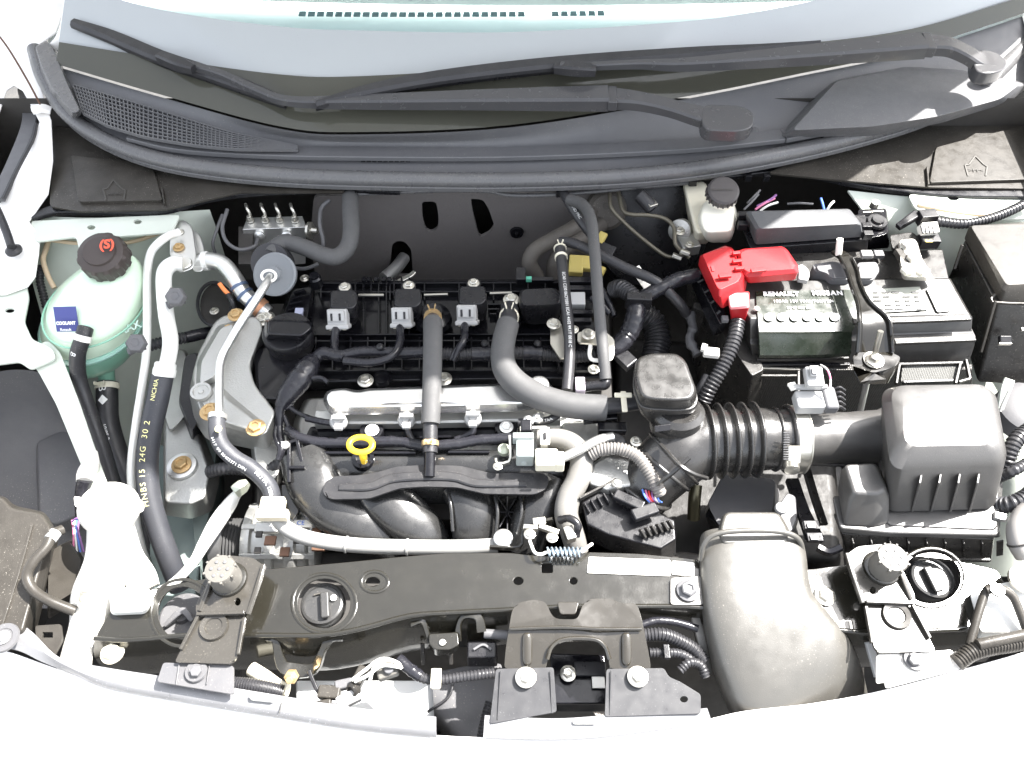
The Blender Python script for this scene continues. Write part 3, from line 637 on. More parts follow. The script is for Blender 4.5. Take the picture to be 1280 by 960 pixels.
for lb, (x, y, z) in (('grey hexagonal knob on the thick white pipe', (221, 372, .905)), ('grey hexagonal knob on the thin white pipe', (172, 430, .875))):
    t = thing('pipe_clip_knob', lb, 'knob', (x, y, z), 'hexagonal knobs on the refrigerant pipes')
    B().lathe((x, y, z), [(13, 0), (13, 6), (11, 9), (6, 9), (5, 8), (2, 8)], 6, axis=(.1, -.5, 1)).obj('knob', dgy, t, bev=.0006); B().strip([(x - 12, y + 10, z - .01, 10, 5), (x, y + 4, z - .008, 10, 5), (x + 10, y + 2, z - .01, 10, 5)]).obj('clip_arm', dgy, t)
# elbow pipe behind mount, with blue clamps
P = [(244, 328, .868), (262, 326, .87), (278, 330, .868), (292, 346, .858), (304, 366, .846), (320, 380, .836), (334, 392, .826)]
t = hoseobj('aluminium_elbow_pipe', 'bent aluminium refrigerant pipe leading from the joint block towards the engine', P, 10.5, alus, 'pipe', seg=20)
for i in (.60, .70, .80): clampr(t, P, i, 10.5, 5, bluec, ears=False, name='blue_collar')
clampr(t, P, .9, 11.5, 9, mat('copper_foil', (.55, .28, .16), .4, metal=.5), ears=False, name='foil_wrap')
clampr(t, P, .12, 11, 7, whp, ears=False, name='white_collar')
tag(B().strip([(274, 354, .86, 5, 3), (280, 362, .855, 5, 3), (286, 368, .85, 5, 3)]).obj('orange_tag', orng), 'small orange tag on a cable under the aluminium elbow pipe', 'tag')
tag(B().tube([(285, 368, .85), (290, 378, .845), (294, 392, .83)], 3.5).obj('short_black_cable', blk), 'short black cable hanging from the small orange tag', 'cable')
# round opening with brake parts behind
t = thing('strut_recess', 'dark round recess in the pale inner panel beside the engine mount', 'recess', (272, 380, .78))
b = B(); b.plate(ell(272, 382, 22, 28, 28), [], .80, .004); b.obj('recess_back', dark, t)
pts, rad = b.path([(p[0], p[1], .805) for p in ell(268, 380, 21, 27, 20)] + [(289, 380, .805)], 2.2, 2); B().wtube(pts, rad, 8).obj('recess_rim', rub, t)
bolt(t, 268, 389, .812, 4, steel)
P = [(188, 432, .80), (210, 426, .80), (232, 422, .79), (258, 416, .78), (280, 412, .77)]
t = thing('corrugated_loom', 'black corrugated loom crossing the pale panel behind the white pipes', 'loom', P[0]); B().corr(P[:3], 7.5, 4.5).obj('loom', corrm, t); B().tube(P[2:], 7.5, jit=.04).obj('taped_end', tape, t)
# small lines left of tank
t = thing('fender_cable', 'dark ribbed cable hanging beside the upper left of the green tank', 'cable', (50, 340, .84)); B().corr([(52, 332, .85), (50, 350, .84), (54, 368, .83), (58, 385, .82)], 5, 4).obj('cable_loom', rub, t)

# ---- engine mount bracket, cast aluminium
mb = thing('engine_mount_bracket', 'cast aluminium engine mount bracket held by yellow bolts', 'engine mount', (290, 480, .80))
b = B(); o1 = rnd([(268, 402), (283, 392), (300, 398), (322, 395), (330, 410), (312, 455), (318, 480), (345, 515), (332, 545), (290, 535), (262, 530), (246, 505), (240, 470), (248, 440)], 8)
b.loft([(o1, .845), ([(x, y + 1) for x, y in o1], .838), ([(x + (x - 290) * .10, y + 22) for x, y in o1], .79)]); b.obj('casting', alu, mb, bev=.003, seg=3)
b = B(); b.loft([(rnd([(276, 410), (292, 405), (268, 470), (250, 480), (252, 452)], 5), .862), (rnd([(272, 406), (298, 400), (276, 478), (244, 488), (246, 450)], 5), .843)]); b.obj('raised_rib', alu, mb, bev=.003)
b = B(); b.loft([(rnd([(270, 480), (285, 500), (325, 530), (318, 540), (262, 520), (252, 500)], 5), .857), (rnd([(268, 474), (292, 495), (334, 530), (322, 546), (258, 528), (246, 500)], 5), .842)]); b.obj('raised_rib', alu, mb, bev=.003)
b = B(); b.lathe((251, 489, .862), [(13, -4), (13, 1), (10, 1), (9, -1), (4, -1), (3, 1)], 24); b.obj('boss', alu, mb)
for x, y, z, r_ in ((295, 394, .855, 7), (286, 412, .855, 5.5), (263, 515, .862, 9), (320, 535, .855, 8.5), (328, 400, .835, 7)):
    bolt(mb, x, y, z, r_, rust if x != 328 else steel)
b = B(); b.loft([(rnd([(206, 515), (222, 500), (246, 540), (262, 590), (256, 622), (238, 630), (206, 628)], 6), .765), (rnd([(204, 520), (222, 505), (256, 545), (276, 600), (266, 640), (240, 650), (204, 645)], 6), .72)]); b.obj('mount_foot', alu, mb, bev=.004)
b = B(); b.lathe((227, 582, .769), [(19, -3), (18, 1), (13, 2)], 28); b.obj('mount_washer', alus, mb); bolt(mb, 227, 581, .772, 8.5, rust)
b = B(); b.loft([(rnd([(232, 445), (246, 440), (250, 520), (240, 540), (224, 500)], 6), .80), (rnd([(230, 445), (250, 440), (256, 540), (240, 560), (222, 510)], 6), .74)]); b.obj('rubber_block', rub, mb, bev=.004)
b = B(); b.loft([(rnd([(205, 440), (230, 436), (238, 470), (232, 520), (212, 540), (200, 500)], 8), .775), (rnd([(203, 440), (234, 436), (242, 480), (236, 540), (212, 560), (198, 510)], 8), .70)]); b.obj('lower_casting', alu, mb, bev=.005)
# vapour pipe + lettered hose
P = [(338, 346, .897), (332, 356, .905), (318, 378, .905), (302, 402, .90), (288, 425, .895), (276, 450, .892), (274, 480, .888), (274, 510, .884), (273, 522, .882)]
t = hoseobj('vapour_pipe', 'slim dull steel pipe rising from the lettered hose to the round grey valve', P, 5.2, alus, 'pipe')
P = [(272, 518, .884), (271, 535, .88), (276, 555, .872), (292, 572, .862), (312, 584, .855), (328, 598, .848), (338, 612, .84), (342, 632, .83)]
t = hoseobj('lettered_vapour_hose', 'dark hose printed with white lettering curving over the engine mount', P, 10.5, dhose, seg=18)
text_tube('hose_print', 'H17 99 RH03371 DSN', ink, t, P, 10.5, 6, .40, ang=-.35, flip=False); text_tube('hose_print', 'M12 PA. 12281', ink, t, P, 10.5, 6, .80, ang=.2)
B().lathe((273, 536, .893), [(4.5, 0), (4.5, .6)], 14, axis=(0, -.3, 1)).obj('yellow_dot', inky, t); clampr(t, P, .02, 10.5, 9, alus, ears=False)
b = B(); b.box((341, 632, .842), (30, 20, 13)); b.box((341, 644, .842), (40, 12, 14)); b.obj('pale_clip', mat('pale_clip_plastic', (.80, .72, .55), .4), t, bev=.002)
P = [(344, 640, .83), (352, 655, .825), (372, 668, .82), (400, 676, .817), (450, 682, .814), (520, 684, .814), (580, 684, .814), (622, 682, .814)]
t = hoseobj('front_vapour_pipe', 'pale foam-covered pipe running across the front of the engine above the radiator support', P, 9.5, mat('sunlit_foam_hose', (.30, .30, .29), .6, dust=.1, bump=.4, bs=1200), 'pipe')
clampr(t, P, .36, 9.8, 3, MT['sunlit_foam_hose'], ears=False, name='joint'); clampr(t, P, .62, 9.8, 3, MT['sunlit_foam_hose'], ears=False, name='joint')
# low-pressure line: sleeved pipe coming up from lower left
P = [(304, 612, .80), (296, 618, .80), (286, 632, .80), (270, 655, .80), (255, 680, .805), (240, 705, .82), (215, 730, .845), (180, 748, .862), (150, 752, .865)]
t = hoseobj('sleeved_refrigerant_line', 'white sleeved pipe slanting from the alternator down to the radiator support', [p + (r_,) for p, r_ in zip(P, (5, 6, 9, 10, 8, 6, 6, 6, 5))], 7, whp, 'pipe')
b = B(); b.lathe((300, 610, .805), [(9, -8), (10, -4), (10, 4), (8, 8), (5, 12)], 6, axis=(.7, .6, .1)); b.obj('hex_fitting', mat('plated_fitting', (.55, .58, .48), .35, metal=.8), t)
b = B(); b.loft([(rnd([(138, 738), (180, 732), (190, 745), (182, 764), (142, 766)], 7), .872), (rnd([(136, 738), (182, 730), (194, 745), (184, 768), (138, 770)], 7), .86)]); b.obj('end_flange', whp, t, bev=.002)
P = [(262, 590, .78), (280, 586, .79), (300, 586, .79), (330, 590, .79), (352, 578, .80), (372, 560, .80)]
t = thing('taped_loom', 'black taped cable loom under the lettered vapour hose', 'loom', P[0]); B().corr(P, 8.5, 5, .1).obj('loom', corrm, t)
# washer filler, blown white
wf = thing('washer_filler', 'white washer bottle filler neck with a round lid in the front left corner', 'washer filler', (140, 660, .8))
b = B(); b.loft([(ell(136, 634, 40, 31, 28, rot=-15), .885), (ell(136, 636, 41, 33, 28, rot=-15), .875), (ell(136, 640, 38, 30, 28, rot=-15), .865)]); b.obj('lid', wht, wf, bev=.003, seg=3)
b = B(); b.prism(rnd([(92, 620), (104, 622), (106, 634), (94, 634)], 4), .878, .873); b.prism(rnd([(168, 628), (178, 624), (178, 636), (170, 640)], 4), .878, .873); b.obj('lid_tab', wht, wf)
b = B(); b.loft([(ell(138, 640, 30, 24, 20), .868), (rnd([(110, 650), (165, 650), (165, 670), (110, 670)], 8, 4), .86)]) if 0 else b.tube([(138, 642, .868, 30), (138, 660, .855, 29), (136, 690, .85, 29), (132, 715, .848, 32), (118, 745, .846, 30), (108, 780, .842, 22), (98, 810, .838, 20), (92, 840, .834, 22)], 28, seg=20, flat=.75); b.obj('neck', wht, wf, sharp=60)
b = B(); b.strip([(150, 640, .855, 24, 10), (160, 690, .85, 30, 10), (175, 720, .846, 36, 8), (182, 738, .844, 34, 6)]); b.obj('neck_flare', wht, wf, bev=.003)
# connector + small wires beside the filler
t = thing('white_wire_connector', 'white sleeved connector above the washer filler with a black band', 'connector', (112, 590, .80))
B().tube([(117, 565, .81, 5), (114, 580, .81, 10), (108, 592, .80, 11), (106, 602, .80, 10)], 9).obj('white_sleeve', wht, t); B().tube([(107, 600, .80), (104, 615, .79), (104, 650, .77)], 9.5).obj('black_band', tape, t)
t = thing('coloured_wires', 'small bunch of pink, white and blue wires below the washer filler lid', 'wires', (95, 665, .80))
for m_, dx in ((pnk, 0), (wiw, 3), (blw, 6), (mat('purple_wire', (.25, .12, .3), .5), 9)):
    B().tube([(90 + dx, 650, .815), (92 + dx * .6, 662, .81), (92 + dx, 676, .805), (92 + dx * 1.4, 690, .80)], 1.3, seg=8).obj('wire', m_, t)
B().tube([(90, 652, .82), (98, 648, .825), (114, 658, .825), (135, 660, .82)], 1.2, seg=8).obj('wire', MT['purple_wire'], t)
# left front fuse box / cover, brown
fb = thing('left_relay_box', 'sunlit brown box cover in the front left corner with scratches', 'cover', (40, 720, .80))
b = B(); b.loft([(rnd([(-40, 622), (4, 622), (14, 636), (52, 642), (64, 660), (28, 790), (-40, 790)], 7), .865), (rnd([(-44, 620), (6, 620), (18, 632), (56, 640), (70, 662), (34, 800), (-44, 800)], 7), .85), (rnd([(-44, 630), (6, 630), (18, 642), (58, 650), (74, 672), (40, 815), (-44, 815)], 7), .80)]); b.obj('box', brown, fb, bev=.004, seg=3)
b = B(); b.strip([(2, 782, .867, 3, 2), (22, 720, .867, 3, 2), (40, 655, .867, 3, 2)], n=2); b.obj('ridge', brown, fb)
b = B(); b.loft([(rnd([(60, 690), (86, 676), (102, 700), (92, 740), (60, 760)], 5), .82), (rnd([(56, 690), (90, 674), (110, 706), (98, 750), (60, 775)], 5), .77)]); b.obj('side_block', brown, fb, bev=.003)
t = thing('bent_prop_hose', 'dusty bent black pipe beside the brown cover in the front left corner', 'pipe', (60, 700, .87)); P = [(78, 662, .88), (66, 668, .885), (58, 684, .885), (42, 702, .885), (34, 720, .88), (42, 738, .875), (64, 752, .87), (94, 764, .86)]
B().tube(P, 6.5).obj('tube', brown, t)
clampr(t, P, .10, 6.8, 14, gry, ears=False, name='sleeve')
t = thing('corner_spring_clip', 'small coiled metal clip between the bent pipe and the white filler', 'clip', (105, 748, .86))
b = B(); pts, rad = b.path([(p[0], p[1], .866) for p in ell(106, 748, 10, 9, 14)] + [(116, 748, .866)], 1.6, 2); b.wtube(pts, rad, 8); b.obj('coil', steel, t)
B().lathe((106, 748, .86), [(7, 0), (6, 4), (4, 5)], 18).obj('stud', steel, t); B().bar((90, 742, .868), (104, 738, .868), 2, 2).obj('spring_end', steel, t)
B().bar((90, 752, .868), (100, 756, .868), 2, 2).obj('spring_end', steel, t)
t = thing('corner_bracket', 'small dusty bracket with a square slot behind the left end of the bumper', 'bracket', (60, 790, .85))
b = B(); b.plate(rnd([(44, 782), (76, 780), (78, 800), (66, 822), (46, 812)], 3), [rect(53, 790, 66, 797)], .853, .003); b.obj('plate', brown, t, bev=.0008)
t = thing('corner_screw', 'round screw head at the far left end of the bumper top strip', 'screw', (4, 796, .86)); B().lathe((4, 797, .868), [(19, -2), (18, 1), (12, 1), (11, 0), (2, 0)], 28).obj('washer', linr, t); bolt(t, 4, 797, .869, 6, gry)
# ================================================================== firewall area and engine
ins = thing('firewall_insulator', 'dark fibrous insulation panel with cut-out holes on the wall behind the engine', 'insulation panel', (570, 300, .80))
YW = .335
b = B(); b.plate(rnd([(392, 246), (500, 240), (745, 240), (760, 300), (750, 380), (620, 400), (470, 400), (396, 360), (388, 300)], 6),
  [rnd([(527, 252), (545, 252), (548, 268), (548, 285), (540, 291), (532, 288), (528, 272)], 5, 3), rnd([(588, 248), (604, 250), (611, 262), (618, 282), (612, 291), (600, 297), (597, 290), (591, 266)], 4, 3),
   rnd([(490, 306), (496, 301), (506, 302), (514, 312), (516, 345), (478, 345), (488, 328)], 4, 3)], 0, .0, zf=lambda x, y: ZY(y, YW), d=(0, .006, 0)); b.obj('panel', insul, ins, bev=.0012)
def wallpt(x, y, yw=YW): return (x, y, ZY(y, yw))
B().lathe(wallpt(646, 290, YW - .002), [(9, 0), (8, 3), (3, 3), (2, 6)], 20, axis=(0, -1, 0)).obj('fixing', gloss, ins)
B().tube([(505, 322, .73), (495, 335, .735), (480, 348, .74)], 8).obj('steel_pipe', alus, tag(bpy.data.objects.new('exhaust_pipe', None), 'short bright steel pipe glimpsed through the lower hole of the insulation panel', 'pipe') if 0 else thing('exhaust_pipe', 'short bright steel pipe glimpsed through the lower hole of the insulation panel', 'pipe', (495, 335, .735)))
t = thing('lower_wall_trim', 'bright strip of sheet metal low behind the valve cover', 'metal strip', (500, 350, .72)); B().strip([(498, 352, .80, 6, 3), (512, 345, .80, 6, 3), (518, 340, .80, 5, 3)]).obj('strip', steel, t)
# modulator block with pipes
ab = thing('brake_modulator', 'aluminium brake modulator block with four short steel pipes on top', 'brake modulator', (342, 290, .85))
b = B(); b.loft([([(309, 272), (378, 270), (383, 284), (303, 287)], .862), ([(309, 272.5), (378, 270.5), (383, 285), (303, 288)], .860), ([(312, 305), (376, 303), (382, 330), (310, 335)], .80)]); b.obj('block', alus, ab, bev=.001)
B().loft([(rect(298, 283, 316, 330), .855), (rect(300, 300, 316, 350), .82)]).obj('mount_plate', dark, ab)
for x in (313, 332, 350, 369):
    q = B(); q.lathe((x, 276, .863), [(5, 0), (5, 3), (3.5, 5), (3, 8)], 8); q.obj('union_nut', steel, ab)
    q = B(); q.tube([(x, 274, .866), (x - 1, 267, .874), (x - 4, 261, .88), (x - 6, 255, .88)], 2); q.obj('steel_line', steel, ab)
for x in (325, 359): B().lathe((x, 294, .85), [(7, 0), (7, 4), (3, 6)], 16, axis=(0, -1, .3)).obj('port_plug', alus, ab)
B().lathe((386, 288, .852), [(11, 0), (11, 3), (5, 5), (4, 12)], 24, axis=(1, -.2, .1)).obj('motor', steel, ab)
for lb, P, r_ in (('thin looping brake line left of the modulator block', [(284, 262, .88), (278, 285, .875), (284, 303, .87), (300, 312, .865), (318, 308, .862), (322, 299, .858)], 2.4), ('thin dark line dropping beside the left strut', [(278, 268, .87), (270, 290, .86), (266, 305, .85), (270, 320, .83)], 2), ('thin dark line rising right of the modulator block', [(412, 250, .88), (402, 260, .875), (400, 280, .87), (404, 300, .86), (404, 312, .85)], 2.6), ('thin looping line under the round grey valve hose', [(355, 320, .85), (362, 332, .845), (380, 336, .84), (398, 330, .84)], 2.4)):
    tag(B().tube(P, r_).obj('brake_line', dgy), lb, 'brake line')
# round grey valve and fat hose
pv = thing('round_purge_valve', 'round grey valve with a fat hose and a steel pipe fixed to its face', 'valve', (346, 340, .88))
axv = Vector((-.08, -.55, .83))
B().lathe((342, 330, .872), [(24, -10), (25, 6), (24, 14)], 32, axis=axv).obj('housing', rub, pv)
B().lathe((344, 343, .880), [(27, -4), (27.5, 2), (25, 3), (23, 2), (18, 2.6), (16, 2), (10, 3), (9, 8), (6, 9)], 36, axis=axv).obj('face', mat('grey_valve_face', (.16, .17, .18), .45, dust=.1), pv)
P = [(340, 318, .885), (346, 308, .888), (358, 303, .888), (380, 309, .884), (402, 318, .88), (420, 321, .878), (434, 310, .879), (439, 290, .884), (438, 262, .888), (438, 246, .888)]
t = hoseobj('fat_breather_hose', 'fat grey hose curving from the round valve up to the bonnet seal', P, 10.5, hose, seg=18)
b = B(); pts, rad = b.path([(p[0], p[1], .902) for p in ell(336, 345, 9, 7, 14)] + [(345, 345, .902)], 1.8, 2); b.wtube(pts, rad, 8); b.obj('pale_clip_ring', wht, pv)
t = thing('small_black_canister', 'small black canister under the fat hose', 'canister', (395, 352, .84)); B().lathe((394, 350, .85), [(8, -10), (8, 4), (6, 6), (6, 9)], 20).obj('body', gloss, t)
bolt(t, 381, 348, .85, 4, steel)
# ---- engine block mass
en = thing('engine', 'transverse four cylinder engine block with an aluminium front face', 'engine', (560, 560, .6))
b = B(); b.loft([([(330, 380), (760, 375), (770, 640), (320, 660)], .765), ([(325, 380), (765, 375), (780, 700), (310, 720)], .45)]); b.obj('block', dark, en)
b = B(); b.loft([(rnd([(385, 498), (700, 492), (742, 520), (752, 556), (700, 566), (380, 572), (372, 530)], 8), .808), (rnd([(380, 498), (705, 492), (748, 520), (760, 570), (700, 580), (370, 585), (365, 530)], 8), .77)]); b.obj('cylinder_head', alu, en, bev=.004)
b = B(); b.loft([(rnd([(322, 512), (352, 512), (360, 560), (344, 600), (322, 592), (316, 550)], 6), .80), (rnd([(318, 512), (354, 512), (364, 565), (346, 620), (318, 600), (312, 550)], 6), .76)]); b.obj('front_cover_casting', alu, en, bev=.004)
b = B(); b.strip([(322, 392, .812, 16, 10), (308, 420, .818, 17, 14), (303, 450, .822, 17, 16), (304, 480, .82, 17, 16), (312, 502, .815, 16, 14)]); b.obj('timing_cover_rim', alu, en, bev=.002)
b = B(); b.loft([(rnd([(318, 440), (352, 420), (388, 440), (384, 460), (366, 478), (352, 500), (322, 500)], 7), .832), (rnd([(314, 440), (352, 414), (394, 438), (390, 464), (370, 486), (354, 508), (318, 508)], 7), .80)]); b.obj('end_cover', gloss, en, bev=.004, seg=3)
for q in ((312, 500, .835, 6), (334, 398, .835, 7)): bolt(en, *q, steel)
vc = thing('valve_cover', 'glossy black ribbed plastic valve cover across the top of the engine', 'valve cover', (570, 420, .80))
b = B(); b.loft([(rnd([(392, 352), (742, 350), (758, 472), (380, 478)], 8), .812), (rnd([(388, 350), (746, 348), (764, 484), (374, 490)], 8), .78)]); b.obj('cover', gloss, vc, bev=.003)
def rib(a, c, w_=2.2, h_=10): return B().bar((*a, .816), (*c, .816), w_, h_).obj('rib', gloss, vc)
for y in (357, 368, 421, 429, 452, 466): rib((390 if y > 400 else 398, y), (752 if y > 400 else 740, y - 1))
for i in range(17):
    x = 396 + i * 21.5
    rib((x, 424), (x - (570 - x) * .01, 466)); 
    if i % 2 == 0 or x > 600: rib((x + 6, 357), (x + 6, 378))
for i in range(7):
    x = 455 + i * 9.5; rib((x, 350), (x, 420)) if i % 3 != 1 else rib((x, 350), (x, 372))
for a, c in (((448, 369), (480, 369)), ((530, 369), (560, 368)), ((612, 367), (640, 366)), ((610, 383), (628, 383)), ((610, 389), (626, 389)), ((612, 395), (625, 395))):
    B().bar((*a, .830), (*c, .830), 3, 3).obj('bright_edge', steel, vc) if a[1] < 375 else rib(a, c)
for x in (455, 461, 470, 480, 487): B().box((x, 350, .825), (5, 6, 6)).obj('edge_tab', gloss, vc)
for x, y in ((457, 476), (555, 474)): bolt(vc, x, y, .826, 7, steel); 
for x in (478, 536): B().lathe((x, 474, .818), [(12, 0), (10, 6), (9, 2)], 20).obj('bolt_boss', gloss, vc)
b = B(); b.lathe((541, 398, .83), [(24, -4), (22, 4), (14, 8), (13, 14)], 28); b.obj('breather_boss', gloss, vc)
b = B(); b.lathe((636, 396, .83), [(18, -4), (16, 4), (11, 8), (10, 20)], 24); b.obj('breather_boss', gloss, vc)
# slats left of the first coil
for i in range(5): B().bar((360 + i * 2, 396 - i * 7, .835), (374 + i * 2, 392 - i * 7, .838), 3, 8).obj('rib', gloss, vc)
b = B(); b.loft([(rnd([(352, 400), (366, 362), (390, 358), (384, 400)], 5), .828), (rnd([(346, 404), (362, 360), (396, 356), (390, 406)], 5), .80)]); b.obj('end_box', gloss, vc, bev=.002)
B().box((374, 390, .842), (10, 10, 5)).obj('pale_tab', mat('lilac_tab', (.35, .37, .48), .4), vc)
# oil filler cap
oc = thing('oil_filler_cap', 'black oil filler cap with raised grip bar, left end of the valve cover', 'oil cap', (362, 415, .85))
B().lathe((361, 420, .845), [(29, -16), (30, -6), (31, 0), (31, 8), (29, 11), (20, 12)], 40).obj('cap', blk, oc)
b = B(); b.loft([(rnd([(334, 400), (386, 403), (390, 410), (378, 420), (334, 418)], 6), .878), (rnd([(330, 398), (390, 401), (394, 411), (380, 426), (330, 424)], 6), .858)]); b.obj('grip_bar', gloss, oc, bev=.003)
# coils
leads = [[(419, 414, .852), (418, 428, .848), (420, 440, .85), (430, 448, .85)], [(502, 413, .855), (500, 428, .858), (490, 445, .858), (465, 453, .855), (430, 451, .852)], [(586, 410, .855), (580, 424, .86), (572, 438, .856), (566, 450, .848)]]
def coil(x, y, lab_, P):
    t = thing('ignition_coil', lab_, 'ignition coil', (x, y + 20, .85), 'ignition coils on the valve cover')
    b = B(); b.loft([(rnd([(x - 15, y), (x + 16, y), (x + 18, y + 16), (x + 12, y + 22), (x - 16, y + 21)], 4), .868), (rnd([(x - 16, y), (x + 17, y), (x + 19, y + 18), (x + 14, y + 27), (x - 17, y + 25)], 4), .862), (rnd([(x - 15, y + 20), (x + 17, y + 20), (x + 19, y + 36), (x + 14, y + 44), (x - 15, y + 43)], 4), .825)]); b.obj('coil_body', blk, t, bev=.0015)
    b = B(); b.lathe((x + 2, y - 3, .858), [(9, -8), (9, 1), (6, 2)], 16); b.obj('ear', blk, t); bolt(t, x + 2, y - 4, .862, 5, steel)
    b = B(); n_ = Vector((-.12, -.62, .55)); k = K(x, y, .86); mrot = n_.to_track_quat('Z', 'X').to_euler()
    def bx(c, sz, nm, m_, bv=.0008):
        q = B(); O = V(x - 6, y + 34, .857); M_ = n_.to_track_quat('Z', 'X').to_matrix(); cx = Vector((c[0], 0, 0)); U = Vector((1, .02, 0)).normalized(); W = n_.normalized().cross(U); vv = []
        for sz_ in (-.5, .5):
            for sx, sy in ((-.5, -.5), (.5, -.5), (.5, .5), (-.5, .5)): vv.append(O + (U * (c[0] + sx * sz[0]) + W * (c[1] + sy * sz[1]) + n_.normalized() * (c[2] + sz_ * sz[2])) * k)
        q.add(vv, [(3, 2, 1, 0), (4, 5, 6, 7), (0, 1, 5, 4), (1, 2, 6, 5), (2, 3, 7, 6), (3, 0, 4, 7)]); return q.obj(nm, m_, t, bev=bv)
    bx((0, 0, 0), (24, 22, 12), 'connector', gry, .0015); bx((0, 3, 7), (20, 13, 4), 'connector_latch', gry)
    for s_ in (-5, 5): bx((s_, 2, 9.4), (2.6, 9, 1), 'latch_slot', blk, 0)
    bx((0, -11, 1), (28, 6, 14), 'connector_collar', gry, .002)
    for s_ in (-8, 8): bx((s_, -14, 2), (5, 2, 7), 'seal_eye', crm, .0008)
    bx((0, -14, 2), (9, 2.5, 8), 'lead_exit', gry, .001)
    B().tube([(x - 9, y + 48, .850)] + P[1:], 5.2, jit=.03).obj('lead', tape, t)
coil(429, 363, 'black ignition coil with a grey connector, next to the oil filler cap', leads[0])
coil(509, 361, 'black ignition coil with a grey connector, left of the vertical foam hose', leads[1])
coil(590, 358, 'black ignition coil with a grey connector, right of the vertical foam hose', leads[2])
ss = thing('black_sensor_housing', 'rounded black plastic housing to the right of the third ignition coil', 'sensor housing', (674, 385, .86))
b = B(); b.loft([(rnd([(652, 362), (694, 360), (700, 370), (698, 380), (652, 382)], 7), .872), (rnd([(649, 362), (696, 360), (703, 370), (701, 384), (649, 387)], 7), .866), (rnd([(649, 378), (697, 376), (704, 390), (696, 404), (658, 406), (646, 392)], 9), .825)]); b.obj('housing', blk, ss, bev=.003, seg=3)
bolt(ss, 639, 375, .86, 7, steel); B().lathe((640, 384, .85), [(11, -5), (11, 3), (7, 4)], 18).obj('lug', gloss, ss)
cn = thing('dark_connector_cluster', 'cluster of dark connectors with one pale plug behind the lettered thin hose', 'connectors', (720, 375, .86))
for c, s_, m_ in (((724, 352, .866), (34, 8, 12), gloss), ((722, 362, .862), (36, 7, 12), gloss), ((716, 376, .862), (30, 18, 14), gry), ((724, 392, .858), (34, 6, 12), gloss), ((722, 402, .854), (34, 6, 12), gloss), ((651, 345, .862), (12, 18, 14), gloss), ((672, 350, .85), (40, 6, 8), gloss)):
    B().box(c, s_, rx=12).obj('connector', m_, cn, bev=.0012)
B().box((661, 349, .862), (7, 5, 6)).obj('green_lock_tab', mat('green_tab', (.1, .4, .28), .4), cn)
for i, P in enumerate(([(738, 355, .865), (752, 362, .86), (762, 380, .855), (768, 395, .85)], [(738, 372, .862), (752, 380, .858), (762, 392, .852)])): B().tube(P, 4, jit=.04).obj('taped_wire', tape, cn)
# harness along the cover
hr = thing('engine_harness', 'shiny black taped wiring harness across the valve cover, branching up on the right', 'wiring harness', (600, 440, .85))
B().tube([(393, 450, .846), (404, 441, .85), (425, 445, .848), (455, 440, .848), (500, 441, .848), (530, 440, .848)], 7.5, jit=.05, seg=14).obj('taped_run', tape, hr)
B().corr([(530, 440, .848), (570, 443, .848), (610, 442, .848), (650, 441, .848)], 8, 4.2, .12).obj('loom_run', corrm, hr)
B().tube([(590, 443, .849), (615, 442, .849)], 9.5, jit=.05, n=10).obj('tape_wrap', tape, hr); B().tube([(655, 441, .848), (678, 442, .848)], 9.2, jit=.04, n=10).obj('tape_wrap', tape, hr)
B().corr([(650, 441, .848), (690, 444, .848), (720, 446, .847), (750, 442, .847)], 8, 4.2, .12).obj('loom_run', corrm, hr)
B().tube([(746, 442, .848), (768, 436, .852), (784, 420, .86), (793, 400, .87), (796, 382, .876)], 12, jit=.06, n=8, seg=16).obj('taped_branch', tape, hr)
B().corr([(796, 376, .876), (788, 368, .876), (776, 360, .872), (768, 362, .86)], 11, 4, .12).obj('loom_branch', corrm, hr)
B().tube([(800, 374, .878), (822, 362, .884), (846, 350, .888), (872, 344, .888)], 9, jit=.05, n=8, seg=14).obj('taped_branch', tape, hr)
b = B(); b.box((798, 376, .884), (32, 13, 20), rz=-4); b.obj('branch_block', blk, hr, bev=.002)
B().tube([(392, 448, .85, 8), (385, 460, .852, 14), (372, 478, .85, 15), (358, 496, .846, 12), (350, 512, .84, 7), (349, 535, .83, 5), (352, 560, .825, 5), (348, 575, .82, 4)], 8, jit=.06, n=7, seg=14).obj('wide_foil_branch', tape, hr)
for P in ([(366, 494, .845), (370, 480, .85), (382, 474, .852), (400, 472, .852), (410, 478, .85)], [(358, 505, .84), (372, 516, .838), (398, 526, .836)], [(355, 520, .835), (364, 540, .83), (376, 548, .832), (388, 550, .834)], [(350, 512, .838), (362, 508, .84), (368, 496, .84)], [(346, 530, .832), (344, 545, .83), (350, 560, .826)]):
    B().tube(P, 3, jit=.03).obj('branch_wire', tape, hr)
for x, y in ((475, 434), (606, 430), (672, 430)): B().lathe((x, y, .858), [(5, 0), (5, 2), (3, 4)], 12).obj('harness_clip', blk, hr)
